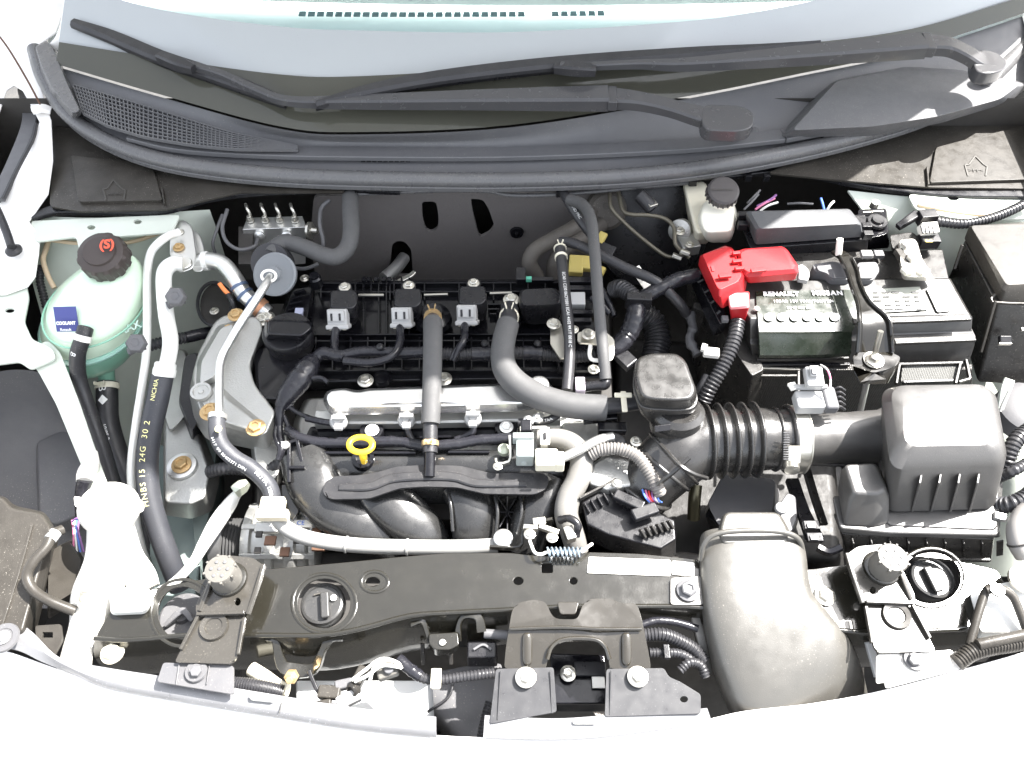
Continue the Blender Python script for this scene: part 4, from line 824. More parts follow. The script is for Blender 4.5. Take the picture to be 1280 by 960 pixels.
# foam hoses
P = [(541, 392, .87), (541, 402, .885), (541, 430, .89), (540, 480, .885), (538, 528, .87)]
t = hoseobj('vertical_foam_hose', 'straight grey foam-covered breather hose crossing the engine from back to front', [P[1], (541, 430, .89), (540, 480, .885), (538, 530, .87)], 12, hose, seg=20)
B().tube([(541, 388, .865), (541, 404, .886)], 9).obj('rubber_end', rub, t); B().tube([(538, 526, .87), (537.5, 566, .858)], 9.3, n=4).obj('rubber_end', rub, t)
B().tube([(537.5, 562, .859), (537, 596, .848)], 7.6, n=4).obj('plastic_nozzle', gloss, t); gold = mat('gold_clamp', (.70, .50, .26), .3, metal=.7)
clampr(t, [(541, 388, .87), (541, 406, .887)], .5, 10.3, 6, gold, n=2); clampr(t, [(538, 526, .87), (537.5, 566, .858)], .72, 9.8, 7, gold, n=2)
P = [(635, 405, .89, 14), (630, 425, .892, 14.5), (628, 446, .892, 15), (634, 466, .89, 16), (652, 484, .887, 16.5), (680, 498, .883, 16.5), (715, 507, .88, 16.5), (757, 510, .877, 16.5)]
t = hoseobj('curved_foam_hose', 'fat grey foam-covered hose curving right from the valve cover to the intake elbow', P, 15, hose, seg=22, n=8)
B().tube([(637, 386, .865), (636, 398, .885), (635, 410, .89)], 11).obj('rubber_end', rub, t); B().tube([(755, 508, .877), (775, 506, .876), (797, 502, .876)], 10.5, n=4).obj('rubber_end', rub, t)
clampr(t, [(637, 388, .87), (635, 408, .89)], .45, 11.3, 8, crm, n=2)
b = B(); b.box((780, 502, .893), (7, 30, 4)); b.obj('pale_clip', crm, t, bev=.001); B().box((779, 494, .895), (22, 6, 4)).obj('pale_clip_ear', crm, t, bev=.001)
# lines at right of the valve cover
P = [(700, 310, .90), (703, 335, .903), (707, 372, .903), (711, 410, .90), (712, 445, .895), (709, 488, .885)]
t = hoseobj('lettered_fuel_hose', 'thin black hose with white print running down past the sensor housing', P, 7, rub, seg=16); text_tube('hose_print', 'ECA0 1 C230 06CF3501 ECA1 4102 99.1T 0018 C', ink, t, P, 7, 5.6, .50, flip=False)
for q in (.0, .09): clampr(t, P, q, 7.4, 4, crm, ears=(q == 0))
P = [(712, 250, .90), (728, 256, .91), (738, 272, .918), (742, 300, .922), (746, 350, .922), (750, 400, .915), (754, 440, .905), (757, 474, .89)]
t = hoseobj('upright_grey_tube', 'plain dark grey rubber tube running down parallel to the lettered thin hose', P, 7.2, hose, seg=16)
B().tube([(757, 474, .888), (756, 481, .886), (745, 482, .884), (730, 484, .882)], 6.5).obj('elbow', blk, t); B().box((725, 482, .884), (12, 20, 10)).obj('pale_retainer', mat('pale_mauve_plastic', (.62, .55, .62), .4), t, bev=.001)
P = [(700, 302, .895), (715, 304, .90), (740, 314, .90), (780, 334, .895), (820, 352, .89), (848, 378, .87), (858, 392, .85)]
t = hoseobj('slanting_brake_hose', 'dark hose slanting right from the lettered hose down towards the battery tray', P, 6.5, rub)
P = [(704, 240, .893), (714, 258, .893), (726, 276, .888), (738, 292, .88)]
t = hoseobj('printed_heater_hose', 'short dark hose with white print emerging under the bonnet seal', P, 6.2, rub); text_tube('hose_print', 'AX4 RND PRC', ink, t, P, 6.2, 5, .5)
for lb, P, r_ in (('outer fat dusty heater hose looping beside the yellow connector', [(742, 262, .85), (722, 282, .85), (690, 300, .845), (668, 314, .84), (662, 330, .825), (672, 348, .80)], 10), ('inner fat dusty heater hose looping beside the yellow connector', [(752, 280, .84), (728, 298, .84), (706, 312, .835), (694, 328, .82), (692, 345, .80)], 10)):
    hoseobj('heater_hose', lb, P, r_, mat('dusty_rubber', (.07, .063, .055), .6, dust=.25), seg=16, group='heater hoses at the firewall')
t = thing('firewall_grommet', 'dark round moulding on the firewall behind the upright tube', 'moulding', (757, 262, .85)); b = B(); b.lathe((758, 262, .85), [(26, -10), (25, 6), (20, 10), (12, 10)], 24, axis=(0, -.8, .5)); b.obj('moulding', MT['dusty_rubber'], t)
text_on('moulded_mark', 'G', embo, t, (757, 258, .866), 12, n=(0, -.8, .5), lift=.0012)
yc = thing('yellow_connector', 'dull yellow electrical connector behind the upright grey tube', 'connector', (728, 332, .85))
b = B(); b.box((720, 332, .862), (18, 24, 14), rx=20, rz=-5); b.obj('body', yelp, yc, bev=.002); B().box((736, 330, .864), (20, 18, 12), rx=20, rz=-8).obj('collar', yelp, yc, bev=.002); B().box((750, 338, .862), (12, 10, 8), rx=20, rz=-30).obj('wedge', yelp, yc, bev=.001)
t = thing('yellow_tab', 'small yellow plastic tab standing above the yellow connector', 'tab', (752, 297, .87)); B().box((752, 297, .875), (10, 14, 5), rz=-35, rx=30).obj('tab', yelp, t, bev=.001); B().box((758, 312, .868), (22, 14, 6), rz=-30, rx=20).obj('holder', blk, t, bev=.001)
for lb, P, r_ in (('brake pipe angling down behind the engine towards the red terminal cover', [(762, 240, .885), (764, 260, .88), (780, 278, .87), (800, 296, .86), (826, 316, .85), (838, 321, .848), (852, 321, .848)], 2.4), ('brake pipe stepping right under the bonnet seal to the master cylinder', [(773, 240, .885), (778, 262, .88), (788, 268, .88), (810, 269, .88), (830, 273, .878), (842, 284, .875), (844, 304, .868), (852, 314, .86), (862, 322, .855)], 2.6)):
    t = thing('brake_pipe', lb, 'brake pipe', P[0], 'brake pipes behind the engine'); B().tube(P, r_).obj('pipe', mat('olive_pipe', (.12, .11, .085), .35, metal=.4), t)
    B().lathe((846, 321, .852) if r_ < 2.5 else (856, 316, .862), [(4, -6), (4, 6)], 6, axis=(1, -.3, -.2)).obj('union_nut', steel, t)
t = thing('brake_servo', 'dark round brake servo with a silver clip, half hidden under the bonnet seal', 'brake servo', (810, 262, .86))
b = B(); b.lathe((812, 290, .80), [(74, -20), (74, 0), (66, 14), (40, 20), (14, 24)], 48, axis=(0, -.85, .5)); b.obj('drum', blk, t); B().box((814, 254, .888), (12, 14, 5), rz=25).obj('silver_clip', steel, t, bev=.001); B().tube([(800, 244, .89), (808, 252, .886), (816, 262, .88)], 9).obj('stub_hose', rub, t)
t = thing('master_cylinder', 'metal master cylinder end with a bolt beside the cream reservoir', 'cylinder', (852, 292, .86)); B().lathe((850, 288, .86), [(14, -8), (14, 4), (10, 6), (5, 8), (4, 10)], 24, axis=(-.4, -.7, .5)).obj('body', alu, t); B().box((860, 306, .85), (24, 24, 16), rz=12).obj('flange', alu, t, bev=.002); bolt(t, 849, 289, .872, 5, steel); bolt(t, 862, 306, .862, 4, steel)
t = thing('paper_tag', 'white paper tag lying against the slanting hose', 'tag', (802, 350, .86)); B().box((803, 348, .872), (14, 34, 1), rz=35, rx=20).obj('tag_paper', wht, t); text_on('tag_print', 'III', blk, t, (803, 348, .874), 12, u=(.8, .6, 0))
# metal bracket at the right of the cover
t = thing('pressed_steel_bracket', 'small plated steel bracket with two bolts where the harness leaves the valve cover', 'bracket', (730, 425, .86))
b = B(); b.plate(rnd([(722, 415), (756, 414), (768, 424), (768, 440), (760, 448), (748, 446), (750, 430), (722, 428)], 4), [], .872, .003); b.obj('bracket_plate', steel, t); b = B(); b.plate(rnd([(688, 406), (702, 404), (706, 430), (712, 446), (700, 448), (688, 430)], 3), [], .868, .003); b.obj('bracket_plate', steel, t)
bolt(t, 692, 405, .875, 6, steel); bolt(t, 735, 418, .878, 6, steel); bolt(t, 717, 412, .87, 4.5, steel); bolt(t, 742, 462, .865, 5, steel)
b = B(); pts = [(738, 432, .895), (737, 444, .893), (742, 450, .892), (760, 450, .892), (765, 444, .893), (765, 434, .895)]; b.tube(pts, 2.6); b.obj('white_wire_clip', wht, t)
# heat shield and injectors
hsd = thing('polished_heat_shield', 'bright polished metal shield lying over the injectors behind the dipstick', 'heat shield', (550, 500, .86))
o1 = [(412, 489), (430, 487), (446, 491), (462, 488), (520, 486), (600, 483), (684, 480), (690, 488), (672, 500), (650, 503), (540, 507), (414, 508), (408, 498)]; o0 = [(408, 488), (430, 484), (446, 488), (462, 485), (520, 483), (600, 480), (686, 477), (694, 487), (676, 508), (652, 512), (540, 515), (412, 517), (403, 500)]
b = B(); b.loft([(rnd(o1, 6), .872), (rnd(o0, 6), .862), ([(x, y + 3) for x, y in rnd(o0, 6)], .858)]); b.obj('shield', shield, hsd, bev=.003, seg=3)
b = B(); b.strip([(470, 505, .873, 2, 2), (490, 502, .875, 5, 3), (520, 501, .875, 5, 3), (550, 501, .875, 5, 3), (578, 503, .873, 2, 2)]); b.obj('pressed_rib', shield, hsd)
b = B(); b.lathe((674, 482, .874), [(13, -2), (12, 4), (8, 6), (2, 6.5)], 24); b.obj('shield_dome', shield, hsd)
b = B(); b.strip([(395, 524, .838, 20, 14), (500, 524, .838, 20, 14), (700, 520, .838, 20, 14)], n=2); b.obj('injector_rail', alu, en)
b = B(); b.loft([(rnd([(388, 533), (480, 536), (600, 532), (650, 530), (650, 545), (380, 550)], 4), .828), (rnd([(388, 533), (480, 536), (600, 532), (660, 530), (660, 560), (376, 566)], 4), .80)]); b.obj('rail_valley', gloss, en)
for x, y, lb in ((423, 527, 'grey injector plug nearest the wide foil-wrapped harness'), (508, 525, 'grey injector plug left of the vertical foam hose'), (591, 523, 'grey injector plug right of the vertical foam hose')):
    t = thing('injector_plug', lb, 'connector', (x, y, .86), 'injector plugs'); B().lathe((x, y, .853), [(11, -4), (11, 2), (9, 5), (5, 5), (4, 8)], 16, axis=(0, -.4, 1)).obj('plug', gry, t); B().box((x, y - 5, .864), (17, 5, 5)).obj('wire_lock', gry, t, bev=.0006); B().box((x, y + 7, .86), (10, 8, 5)).obj('plug_foot', gry, t, bev=.0006)
    P = [(x, y + 6, .852), (x + 3, y + 16, .846), (x + 8, y + 27, .842)] if x < 580 else [(x, y + 6, .852), (x, y + 16, .846), (x - 10, y + 22, .842), (x - 22, y + 27, .84)]
    if x < 430: P = [(x - 5, y + 2, .85), (x - 20, y, .848), (x - 40, y - 4, .845)]
    B().tube(P, 4.2, jit=.04).obj('lead', tape, t)
h2 = thing('injector_harness', 'black taped harness running along the front of the injectors past the yellow dipstick', 'wiring harness', (500, 553, .84))
B().tube([(360, 538, .835), (376, 548, .84), (400, 553, .842), (440, 553, .842), (475, 552, .842), (500, 552, .842), (530, 557, .842), (570, 555, .842), (600, 550, .843), (642, 548, .844)], 6.8, jit=.05, n=8, seg=14).obj('taped_run', tape, h2)
for x, y, r_ in ((465, 538, 8), (633, 534, 8)): B().lathe((x, y, .838), [(r_ * 1.9, -6), (r_ * 1.8, 3), (r_ * 1.1, 4)], 24).obj('bolt_boss', gloss, en); bolt(en, x, y, .845, r_ * .75, mat('pale_bolt', (.75, .75, .72), .35, metal=.4))
dp = thing('oil_dipstick', 'yellow oval pull ring of the oil dipstick', 'dipstick', (451, 560, .86))
b = B(); pts, rad = b.path([(p[0], p[1], .872) for p in ell(451, 556, 14.5, 9.5, 20)] + [(465.5, 556, .872), (464, 561, .872)], 4, 2); b.wtube(pts, rad, 12, .8); b.obj('ring', yel, dp)
B().tube([(453, 564, .870, 4), (454, 570, .865, 5), (455, 577, .85, 4)], 4).obj('stem', yel, dp); b = B(); b.lathe((454, 574, .835), [(15, -6), (14, 3), (9, 4), (8, 0)], 20); b.obj('tube_seat', gloss, dp)
# intake manifold
im = thing('intake_manifold', 'black plastic intake manifold with curved runners at the front of the engine', 'intake manifold', (540, 620, .80))
mm = mat('manifold_plastic', (.018, .018, .018), .24, spec=.8, dust=.05, dc=(.20, .18, .15), bump=.15, bs=900)
b = B(); b.grid([[(382, 562, .832), (430, 560, .834), (490, 562, .834), (540, 563, .834), (640, 562, .834), (700, 566, .83)], [(380, 578, .832), (430, 580, .834), (490, 578, .834), (540, 577, .834), (640, 577, .834), (702, 582, .83)], [(378, 604, .815), (430, 604, .82), (490, 604, .82), (540, 604, .82), (640, 604, .82), (706, 606, .815)], [(378, 628, .79), (430, 628, .795), (490, 628, .795), (540, 628, .795), (640, 628, .795), (706, 626, .795)]], th=.004); b.obj('plenum', mm, im)
for a, c in (((388, 566), (520, 566)), ((560, 565), (612, 565))): B().tube([(*a, .838), (*c, .838)], 2.2, n=2).obj('plenum_edge', gloss, im)
b = B(); b.tube([(380, 570, .825, 30), (392, 600, .822, 34), (412, 628, .812, 34), (445, 652, .80, 30), (480, 672, .785, 24), (500, 688, .77, 20)], 30, n=7, seg=24, flat=.75, sq=.85); b.obj('runner', mm, im)
b = B(); b.tube([(455, 600, .815, 24), (478, 622, .812, 29), (505, 645, .803, 31), (530, 668, .79, 28), (545, 688, .775, 24)], 30, n=7, seg=24, flat=.7, sq=.85); b.obj('runner', mm, im)
b = B(); b.tube([(570, 606, .815, 22), (588, 630, .81, 28), (592, 655, .80, 28), (592, 690, .78, 26)], 28, n=7, seg=24, flat=.7, sq=.85); b.obj('runner', mm, im)
b = B(); b.tube([(690, 600, .815, 26), (676, 628, .81, 27), (664, 655, .80, 26), (655, 690, .78, 24)], 28, n=7, seg=24, flat=.7, sq=.85); b.obj('runner', mm, im)
for P in ([(560, 612, .826), (564, 636, .822), (566, 664, .81)], [(618, 612, .826), (622, 640, .822), (620, 668, .81)], [(650, 614, .826), (652, 640, .822), (646, 668, .81)]):
    B().tube(P, 2.4).obj('runner_flange', mm, im)
for a, c in (((622, 622), (646, 660)), ((646, 622), (624, 660)), ((622, 641), (648, 641)), ((634, 618), (634, 664))): B().bar((*a, .80), (*c, .80), 2, 6).obj('web', gloss, im)
B().strip([(376, 590, .80, 5, 8), (378, 612, .795, 5, 8), (396, 640, .785, 6, 8), (430, 664, .775, 6, 8), (470, 684, .765, 6, 8)]).obj('lower_flange', mm, im)
br = thing('long_black_bracket', 'long flat black bracket with a pressed groove bolted over the intake manifold', 'bracket', (545, 605, .84))
o1 = [(403, 611), (408, 600), (420, 595), (450, 594), (472, 590), (496, 583), (530, 581), (575, 582), (596, 587), (612, 591), (650, 591), (680, 591), (687, 598), (682, 612), (668, 618), (606, 617), (588, 613), (572, 609), (530, 608), (500, 610), (482, 616), (462, 623), (414, 624), (405, 619)]
b = B(); b.plate(rnd(o1, 6), [], .846, .003); b.obj('plate', mat('bracket_black', (.022, .022, .024), .34, dust=.12), br, bev=.001)
B().strip([(424, 609, .847, 9, 3), (462, 608, .8475, 11, 4), (490, 598, .8475, 12, 4), (530, 595, .8475, 12, 4), (568, 596, .8475, 12, 4), (598, 604, .8475, 11, 4), (658, 605, .847, 7, 3)], ch=.8).obj('pressed_groove', MT['bracket_black'], br)
# left: black frame, alternator
t = thing('black_frame_bracket', 'black open frame bracket between the wide harness and the manifold', 'bracket', (370, 575, .84))
for a, c in (((362, 555, .85), (362, 604, .84)), ((372, 552, .85), (380, 586, .84)), ((362, 586, .846), (382, 586, .846)), ((362, 555, .85), (372, 552, .85))): B().bar(a, c, 4, 10).obj('bar', gloss, t)
B().lathe((357, 557, .855), [(5, 0), (5, 3), (3, 4)], 14).obj('pale_stud', wht, t)
b = B(); b.plate([(352, 606), (374, 605), (373, 640), (366, 650), (354, 640)], [], .815, .004); b.obj('dark_plate', oliv, t)
al = thing('alternator', 'aluminium alternator with copper windings and a grooved pulley behind the radiator support', 'alternator', (350, 670, .76))
b = B(); b.lathe((322, 680, .73), [(42, 0), (46, 4), (46, 70), (40, 76), (20, 78)], 40, axis=(1, 0, 0)); b.obj('core', alu, al)
for q in ((338, 676, .796, 14, 12), (396, 664, .795, 12, 8), (356, 690, .792, 12, 12), (398, 684, .79, 16, 10)): B().box(q[:3], (q[3], q[4], 4)).obj('winding_window', copper, al)
for q in ((324, 668, .798, 8, 8), (372, 672, .797, 9, 16), (322, 688, .793, 8, 8)): B().box(q[:3], (q[3], q[4], 4)).obj('vent_window', dark, al)
for x0, w_ in ((316, 10), (345, 8), (368, 12), (398, 7)):
    b = B(); b.lathe((x0, 680, .73), [(50, 0), (51, 2), (51, w_), (48, w_ + 2)], 40, axis=(1, 0, 0)); b.obj('housing_ring', alu, al)
for i in range(3):
    a = -.7 + i * .7; o = V(322, 680, .73); kk = K(322, 680, .73); yy = -math.sin(a) * 50 * kk; zz = math.cos(a) * 50 * kk
    B().box(tuple(o + Vector((20 * kk, yy, zz))), (52 * kk, 7 * kk, 5 * kk), rx=math.degrees(a), px=False).obj('housing_rib', alu, al, bev=.001)
    if i % 2 == 0: B().box(tuple(o + Vector((66 * kk, yy, zz))), (36 * kk, 7 * kk, 5 * kk), rx=math.degrees(a), px=False).obj('housing_rib', alu, al, bev=.001)
B().box((334, 660, .795), (30, 14, 8)).obj('lug', alu, al, bev=.002); B().box((378, 655, .80), (26, 10, 4)).obj('label_plate', wht, al); text_on('label_mark', 'CE', blw, al, (376, 654, .8035), 8)
b = B(); prof = []
for i in range(6): prof += [(34, i * 4), (30, i * 4 + 2)]
b.lathe((286, 682, .735), [(26, -16), (34, -14), (34, -2)] + prof, 36, axis=(1, 0, 0)); b.obj('pulley', mat('pulley_metal', (.10, .10, .10), .35, metal=.4), al)
# right: solenoid valve, hoses, throttle body
sv = thing('solenoid_valve', 'grey solenoid valve block with a cream plug right of the injector harness', 'valve', (656, 570, .86))
B().box((656, 562, .868), (22, 34, 26)).obj('body', mat('valve_grey', (.30, .33, .32), .4, dust=.1), sv, bev=.002); B().box((654, 548, .876), (26, 8, 16)).obj('flange', MT['valve_grey'], sv, bev=.001); B().lathe((655, 577, .864), [(4, 0), (4, 4)], 16, axis=(0, -1, .2)).obj('end_boss', MT['valve_grey'], sv)
B().box((658, 533, .872), (14, 16, 10), rx=10).obj('black_plug', gloss, sv, bev=.002)
B().box((683, 575, .872), (28, 24, 18)).obj('cream_plug', crm, sv, bev=.002); B().box((699, 577, .872), (12, 20, 20)).obj('cream_plug_collar', crm, sv, bev=.002); B().box((682, 581, .882), (14, 3, 3)).obj('plug_rib', crm, sv)
b = B(); b.strip([(637, 545, .868, 3, 10), (638, 566, .862, 3, 10), (636, 578, .858, 3, 8), (622, 580, .858, 3, 6), (620, 574, .858, 3, 6)], n=2); b.obj('wire_bracket', steel, sv); B().lathe((630, 562, .852), [(8, -4), (8, 2), (4, 4)], 14).obj('spring_seat', mat('pale_green_metal', (.45, .48, .38), .4, metal=.4), sv); bolt(sv, 622, 583, .858, 4, steel)
for q in ((661, 527), (672, 524)): B().lathe((*q, .868), [(7, 0), (7, 4), (4, 6), (3, 9)], 14).obj('pipe_union', alus, sv)
P = [(672, 548, .86, 11), (700, 549, .862, 13), (718, 558, .862, 14), (727, 575, .858, 14.5), (722, 600, .85, 15), (711, 622, .842, 15), (708, 645, .835, 15), (716, 668, .825, 15), (722, 690, .81, 14)]
t = hoseobj('coolant_hose', 'thick sunlit black hose bending down from the white clip past the throttle body', P, 14, mat('sunlit_rubber', (.16, .155, .145), .42, dust=.25), seg=20, n=8)  # black hose; the sun on it is put into a paler colour
b = B(); b.box((681, 545, .884), (12, 24, 4)); b.obj('white_clip', wht, t, bev=.001); B().box((681, 545, .887), (4, 10, 3)).obj('clip_slot', blk, t); clampr(t, P, .05, 13, 9, wht, ears=False)
P = [(700, 574, .875), (725, 562, .88), (748, 550, .882), (766, 546, .88)]
t = hoseobj('short_steel_pipe', 'short pale pipe slanting from the cream plug up to the throttle body', P, 6, alus, 'pipe')
P = [(738, 568, .87), (752, 562, .876), (775, 561, .88), (796, 570, .88), (810, 588, .875), (820, 606, .868), (826, 618, .86)]
t = thing('pale_corrugated_loom', 'pale grey corrugated loom arching over the throttle body', 'loom', P[0]); B().corr(P, 8.5, 4, .15).obj('loom', mat('pale_loom', (.17, .16, .15), .4), t)  # paler grey than the other looms
P = [(648, 528, .86), (680, 526, .862), (692, 522, .864), (704, 512, .862)]; t = hoseobj('small_lettered_hose', 'small dark lettered hose under the end of the curved foam hose', P, 5, rub); text_tube('hose_print', '0003 TAA', ink, t, P, 5, 5, .5)
tb = thing('throttle_body', 'aluminium throttle body with a black finned actuator and coloured wires', 'throttle body', (760, 600, .82))
b = B(); b.loft([(rnd([(702, 528), (746, 524), (752, 545), (742, 560), (700, 560)], 8), .84), (rnd([(700, 530), (750, 526), (758, 560), (742, 580), (698, 578)], 8), .79)]); b.obj('housing', alu, tb, bev=.003)
b = B(); b.loft([(rnd([(738, 582), (760, 568), (790, 575), (796, 606), (760, 612), (736, 604)], 6), .852), (rnd([(734, 584), (760, 566), (796, 575), (806, 618), (760, 632), (730, 616)], 6), .82)]); b.obj('casting', alu, tb, bev=.004)
o1 = rnd([(727, 628), (766, 604), (804, 620), (822, 640), (843, 650), (845, 674), (826, 686), (760, 668), (734, 655)], 2)
b = B(); b.loft([(o1, .842), ([(x, y + 3) for x, y in o1], .835), ([(x, y + 20) for x, y in o1], .79)]); b.obj('actuator_cover', blk, tb, bev=.002)
for i in range(7):
    x = 730 + i * 8; y = 628 - i * 3.8; B().bar((x, y + 1, .846), (x + 7, y + 13, .846), 2, 7).obj('fin', blk, tb)
b = B(); b.bar((724, 624, .85), (770, 600, .85), 3, 8); b.obj('fin_rail', worn, tb)
B().box((786, 626, .856), (40, 14, 10), rz=-28).obj('actuator_plug', blk, tb, bev=.002); B().box((806, 640, .856), (34, 16, 10), rz=20).obj('actuator_plug', blk, tb, bev=.002)
for i in range(6): B().bar((800 + i * 7, 662 - i * 2.2, .852), (806 + i * 7, 672 - i * 2.2, .846), 3, 8).obj('lit_ridge', worn, tb)
bolt(tb, 771, 604, .857, 4, steel); bolt(tb, 795, 552, .87, 5, steel)
for i, m_ in enumerate((blw, pnk, rdw, mat('purple_wire', (.2, .1, .5), .5), wiw, blw)): B().tube([(803 + i * 4, 612 + i, .858), (806 + i * 3.4, 620 + i, .86), (812 + i * 3, 628, .856)], 1.3, seg=8).obj('coloured_wire', m_, tb)
B().strip([(728, 520, .862, 22, 8), (770, 516, .862, 22, 8)], n=2).obj('black_plug', gloss, tb, bev=.002); B().box((765, 536, .862), (36, 14, 12)).obj('black_plug', gloss, tb, bev=.002); B().strip([(752, 548, .866, 12, 6), (772, 552, .866, 18, 8), (774, 566, .862, 10, 6)]).obj('rubber_cap', rub, tb)
# small latch mechanism parts at the front edge of the engine
t = thing('fuel_pipe_bracket', 'small brackets, bolts and a coil spring behind the radiator support', 'bracket', (680, 665, .82))
B().lathe((629, 672, .83), [(12, -6), (12, 0), (9, 2), (4, 3)], 24).obj('round_boss', alus, t); b = B(); b.strip([(612, 684, .828, 3, 8), (650, 684, .83, 3, 8), (654, 664, .84, 3, 10), (674, 654, .845, 4, 10), (690, 650, .845, 4, 10)], n=3); b.obj('bracket_arm', oliv, t)
for q in ((663, 660, 18, 6, 10), (686, 662, 26, 7, 8), (674, 652, 16, 10, 6), (712, 668, 12, 18, 14)): B().box((q[0], q[1], .85), (q[2], q[3], q[4]), rz=random.uniform(-25, 25)).obj('link', steel, t, bev=.001)
bolt(t, 662, 668, .852, 5, steel); bolt(t, 690, 672, .85, 5, steel); B().tube([(700, 650, .85), (712, 648, .86), (722, 656, .86), (720, 670, .85)], 5, jit=.1).obj('dark_clamp', blk, t)
b = B(); N = 90; pts = []; a0 = V(684, 690, .872); a1 = V(727, 690, .872); k = K(700, 690, .87)
for i in range(N + 1): a = 2 * math.pi * i / 11; pts.append(a0.lerp(a1, i / N) + Vector((0, math.cos(a), math.sin(a))) * 5.5 * k)
b.wtube(pts, [1.3 * k] * len(pts), 6); b.obj('coil_spring', mat('spring_steel', (.35, .42, .48), .3, metal=.7), t)
B().tube([(662, 676, .87), (668, 690, .872), (676, 693, .872), (684, 690, .872)], 2).obj('spring_hook', wht, t); B().tube([(727, 690, .872), (734, 684, .872), (740, 680, .868)], 2).obj('spring_hook', wht, t)
# ================================================================== intake duct, battery and right side of the bay
duct = mat('intake_rubber', (.022, .021, .020), .28, spec=.9, dust=.05, bump=.25, bs=1000)
boxm = mat('airbox_plastic', (.050, .048, .046), .37, spec=1.0, dust=.05, bump=.35, bs=1500)
ie = thing('intake_elbow', 'ribbed black intake elbow with bellows between the throttle body and the air filter box', 'intake duct', (880, 560, .85))
b = B(); b.tube([(888, 551, .862, 41), (868, 556, .86, 42), (848, 568, .856, 42), (828, 586, .846, 40), (812, 604, .832, 37), (800, 622, .815, 34)], 40, n=8, seg=36); b.obj('elbow', duct, ie, sharp=60)
def hoop(P, r, t_, name, m_=None, parent=ie):
    """ring around a path point: P two px points giving the axis, r px radius, t_ px thickness"""
    A, Bv = V(*P[0]), V(*P[1]); k = K(*P[0]); ax_ = (Bv - A).normalized(); q = B()
    q.lathe(tuple(A), [((r - t_) * k, -t_ * .9 * k), (r * k, -t_ * .5 * k), ((r + t_ * .25) * k, 0), (r * k, t_ * .5 * k), ((r - t_) * k, t_ * .9 * k)], 44, axis=ax_, px=False); return q.obj(name, m_ or duct, parent, sharp=70)
hoop([(829, 585, .846), (815, 601, .836)], 42, 4, 'elbow_ring'); hoop([(842, 573, .853), (830, 584, .846)], 43.5, 3, 'elbow_ring'); hoop([(806, 612, .826), (798, 624, .815)], 38, 4, 'elbow_ring')
B().strip([(826, 556, .892, 4, 5), (848, 580, .905, 4, 5), (866, 592, .90, 4, 5), (884, 598, .885, 4, 5)]).obj('cross_rib', duct, ie)
B().strip([(822, 606, .875, 4, 5), (842, 590, .895, 4, 5), (862, 572, .906, 4, 5)]).obj('cross_rib', duct, ie)
b = B(); pts = []; rad = []
a0, a1 = V(876, 552, .862), V(950, 549, .864); k = K(910, 550, .863); N = 120
for i in range(N + 1):
    t_ = i / N; pts.append(a0.lerp(a1, t_)); ph = t_ * 5; rad.append(k * (39.5 + 8.5 * (max(0, math.cos(2 * math.pi * (ph - .5)))) ** .7 + (0 if ph < 5 else 0)))
b.wtube(pts, rad, 44); b.obj('bellows', duct, ie, sharp=80)
b = B(); b.wtube([V(946, 549, .864), V(966, 549, .864), V(984, 549, .864), V(992, 549, .864)], [40 * k, 37.5 * k, 38 * k, 42 * k], 44); b.obj('cuff', duct, ie, sharp=60)
hoop([(968, 549, .864), (980, 549, .864)], 40, 3, 'cuff_ring'); hoop([(983, 549, .864), (990, 549, .864)], 43, 3.5, 'cuff_ring')
hc = thing('hose_clamp', 'steel worm-drive clamp holding the bellows to the air filter tube', 'hose clamp', (995, 570, .87))
b = B(); b.wtube([V(986, 549, .864), V(1001, 549, .864)], [42.5 * k, 42.5 * k], 48); b.obj('band', steel, hc)
hoop([(985, 549, .864), (990, 549, .864)], 43.5, 1.6, 'band_edge', steel, hc); hoop([(1001, 549, .864), (1005, 549, .864)], 43.5, 1.6, 'band_edge', steel, hc)
for i in range(12): B().bar((979, 541 + i * 3, .906 - i * .0006), (987, 541 + i * 3, .906 - i * .0006), 1.2, 1.5).obj('thread_slot', dgy, hc)
B().lathe((989, 580, .888), [(8, -14), (8, 0), (9.5, 1), (9.5, 10), (6, 11)], 16, axis=(-.1, -.8, .1)).obj('screw_head', steel, hc); B().box((992, 568, .896), (16, 22, 8), rx=40).obj('screw_housing', steel, hc, bev=.001)
rc = thing('resonator_cap', 'rounded square black resonator box standing on the intake elbow', 'resonator', (832, 480, .9))
o1 = rnd([(795, 446), (812, 440), (846, 440), (857, 448), (872, 488), (866, 500), (846, 502), (812, 500), (800, 496), (792, 470)], 7)
def sc(o, f, dy=0, c=(832, 472)): return [(c[0] + (x - c[0]) * f, c[1] + (y - c[1]) * f + dy) for x, y in o]
b = B(); b.loft([(sc(o1, .90), .944), (sc(o1, .97, 1), .941), (sc(o1, 1.0, 3), .934), (sc(o1, 1.0, 12), .920)]); b.obj('lid', duct, rc, bev=.002, seg=3)
b = B(); b.loft([(sc(o1, 1.04, 10), .924), (sc(o1, 1.05, 13), .920), (sc(o1, 1.04, 16), .914)]); b.obj('rim', duct, rc, bev=.001)
b = B(); b.loft([(sc(o1, 1.0, 14), .916), (sc(o1, .96, 24), .90), (sc(o1, .7, 38), .885)]); b.obj('lower_half', duct, rc, bev=.002)
b = B(); b.lathe((846, 548, .86), [(30, -10), (29, 10), (30, 28), (31, 46), (25, 52)], 36, axis=(-.08, .22, 1)); b.obj('neck', duct, rc)
b = B(); b.lathe((844, 528, .885), [(31.5, -5), (31.5, 6)], 36, axis=(-.08, .22, 1)); b.obj('neck_band', worn, rc); B().box((828, 535, .907), (20, 8, 3), rz=8, rx=40).obj('band_slot', blk, rc)
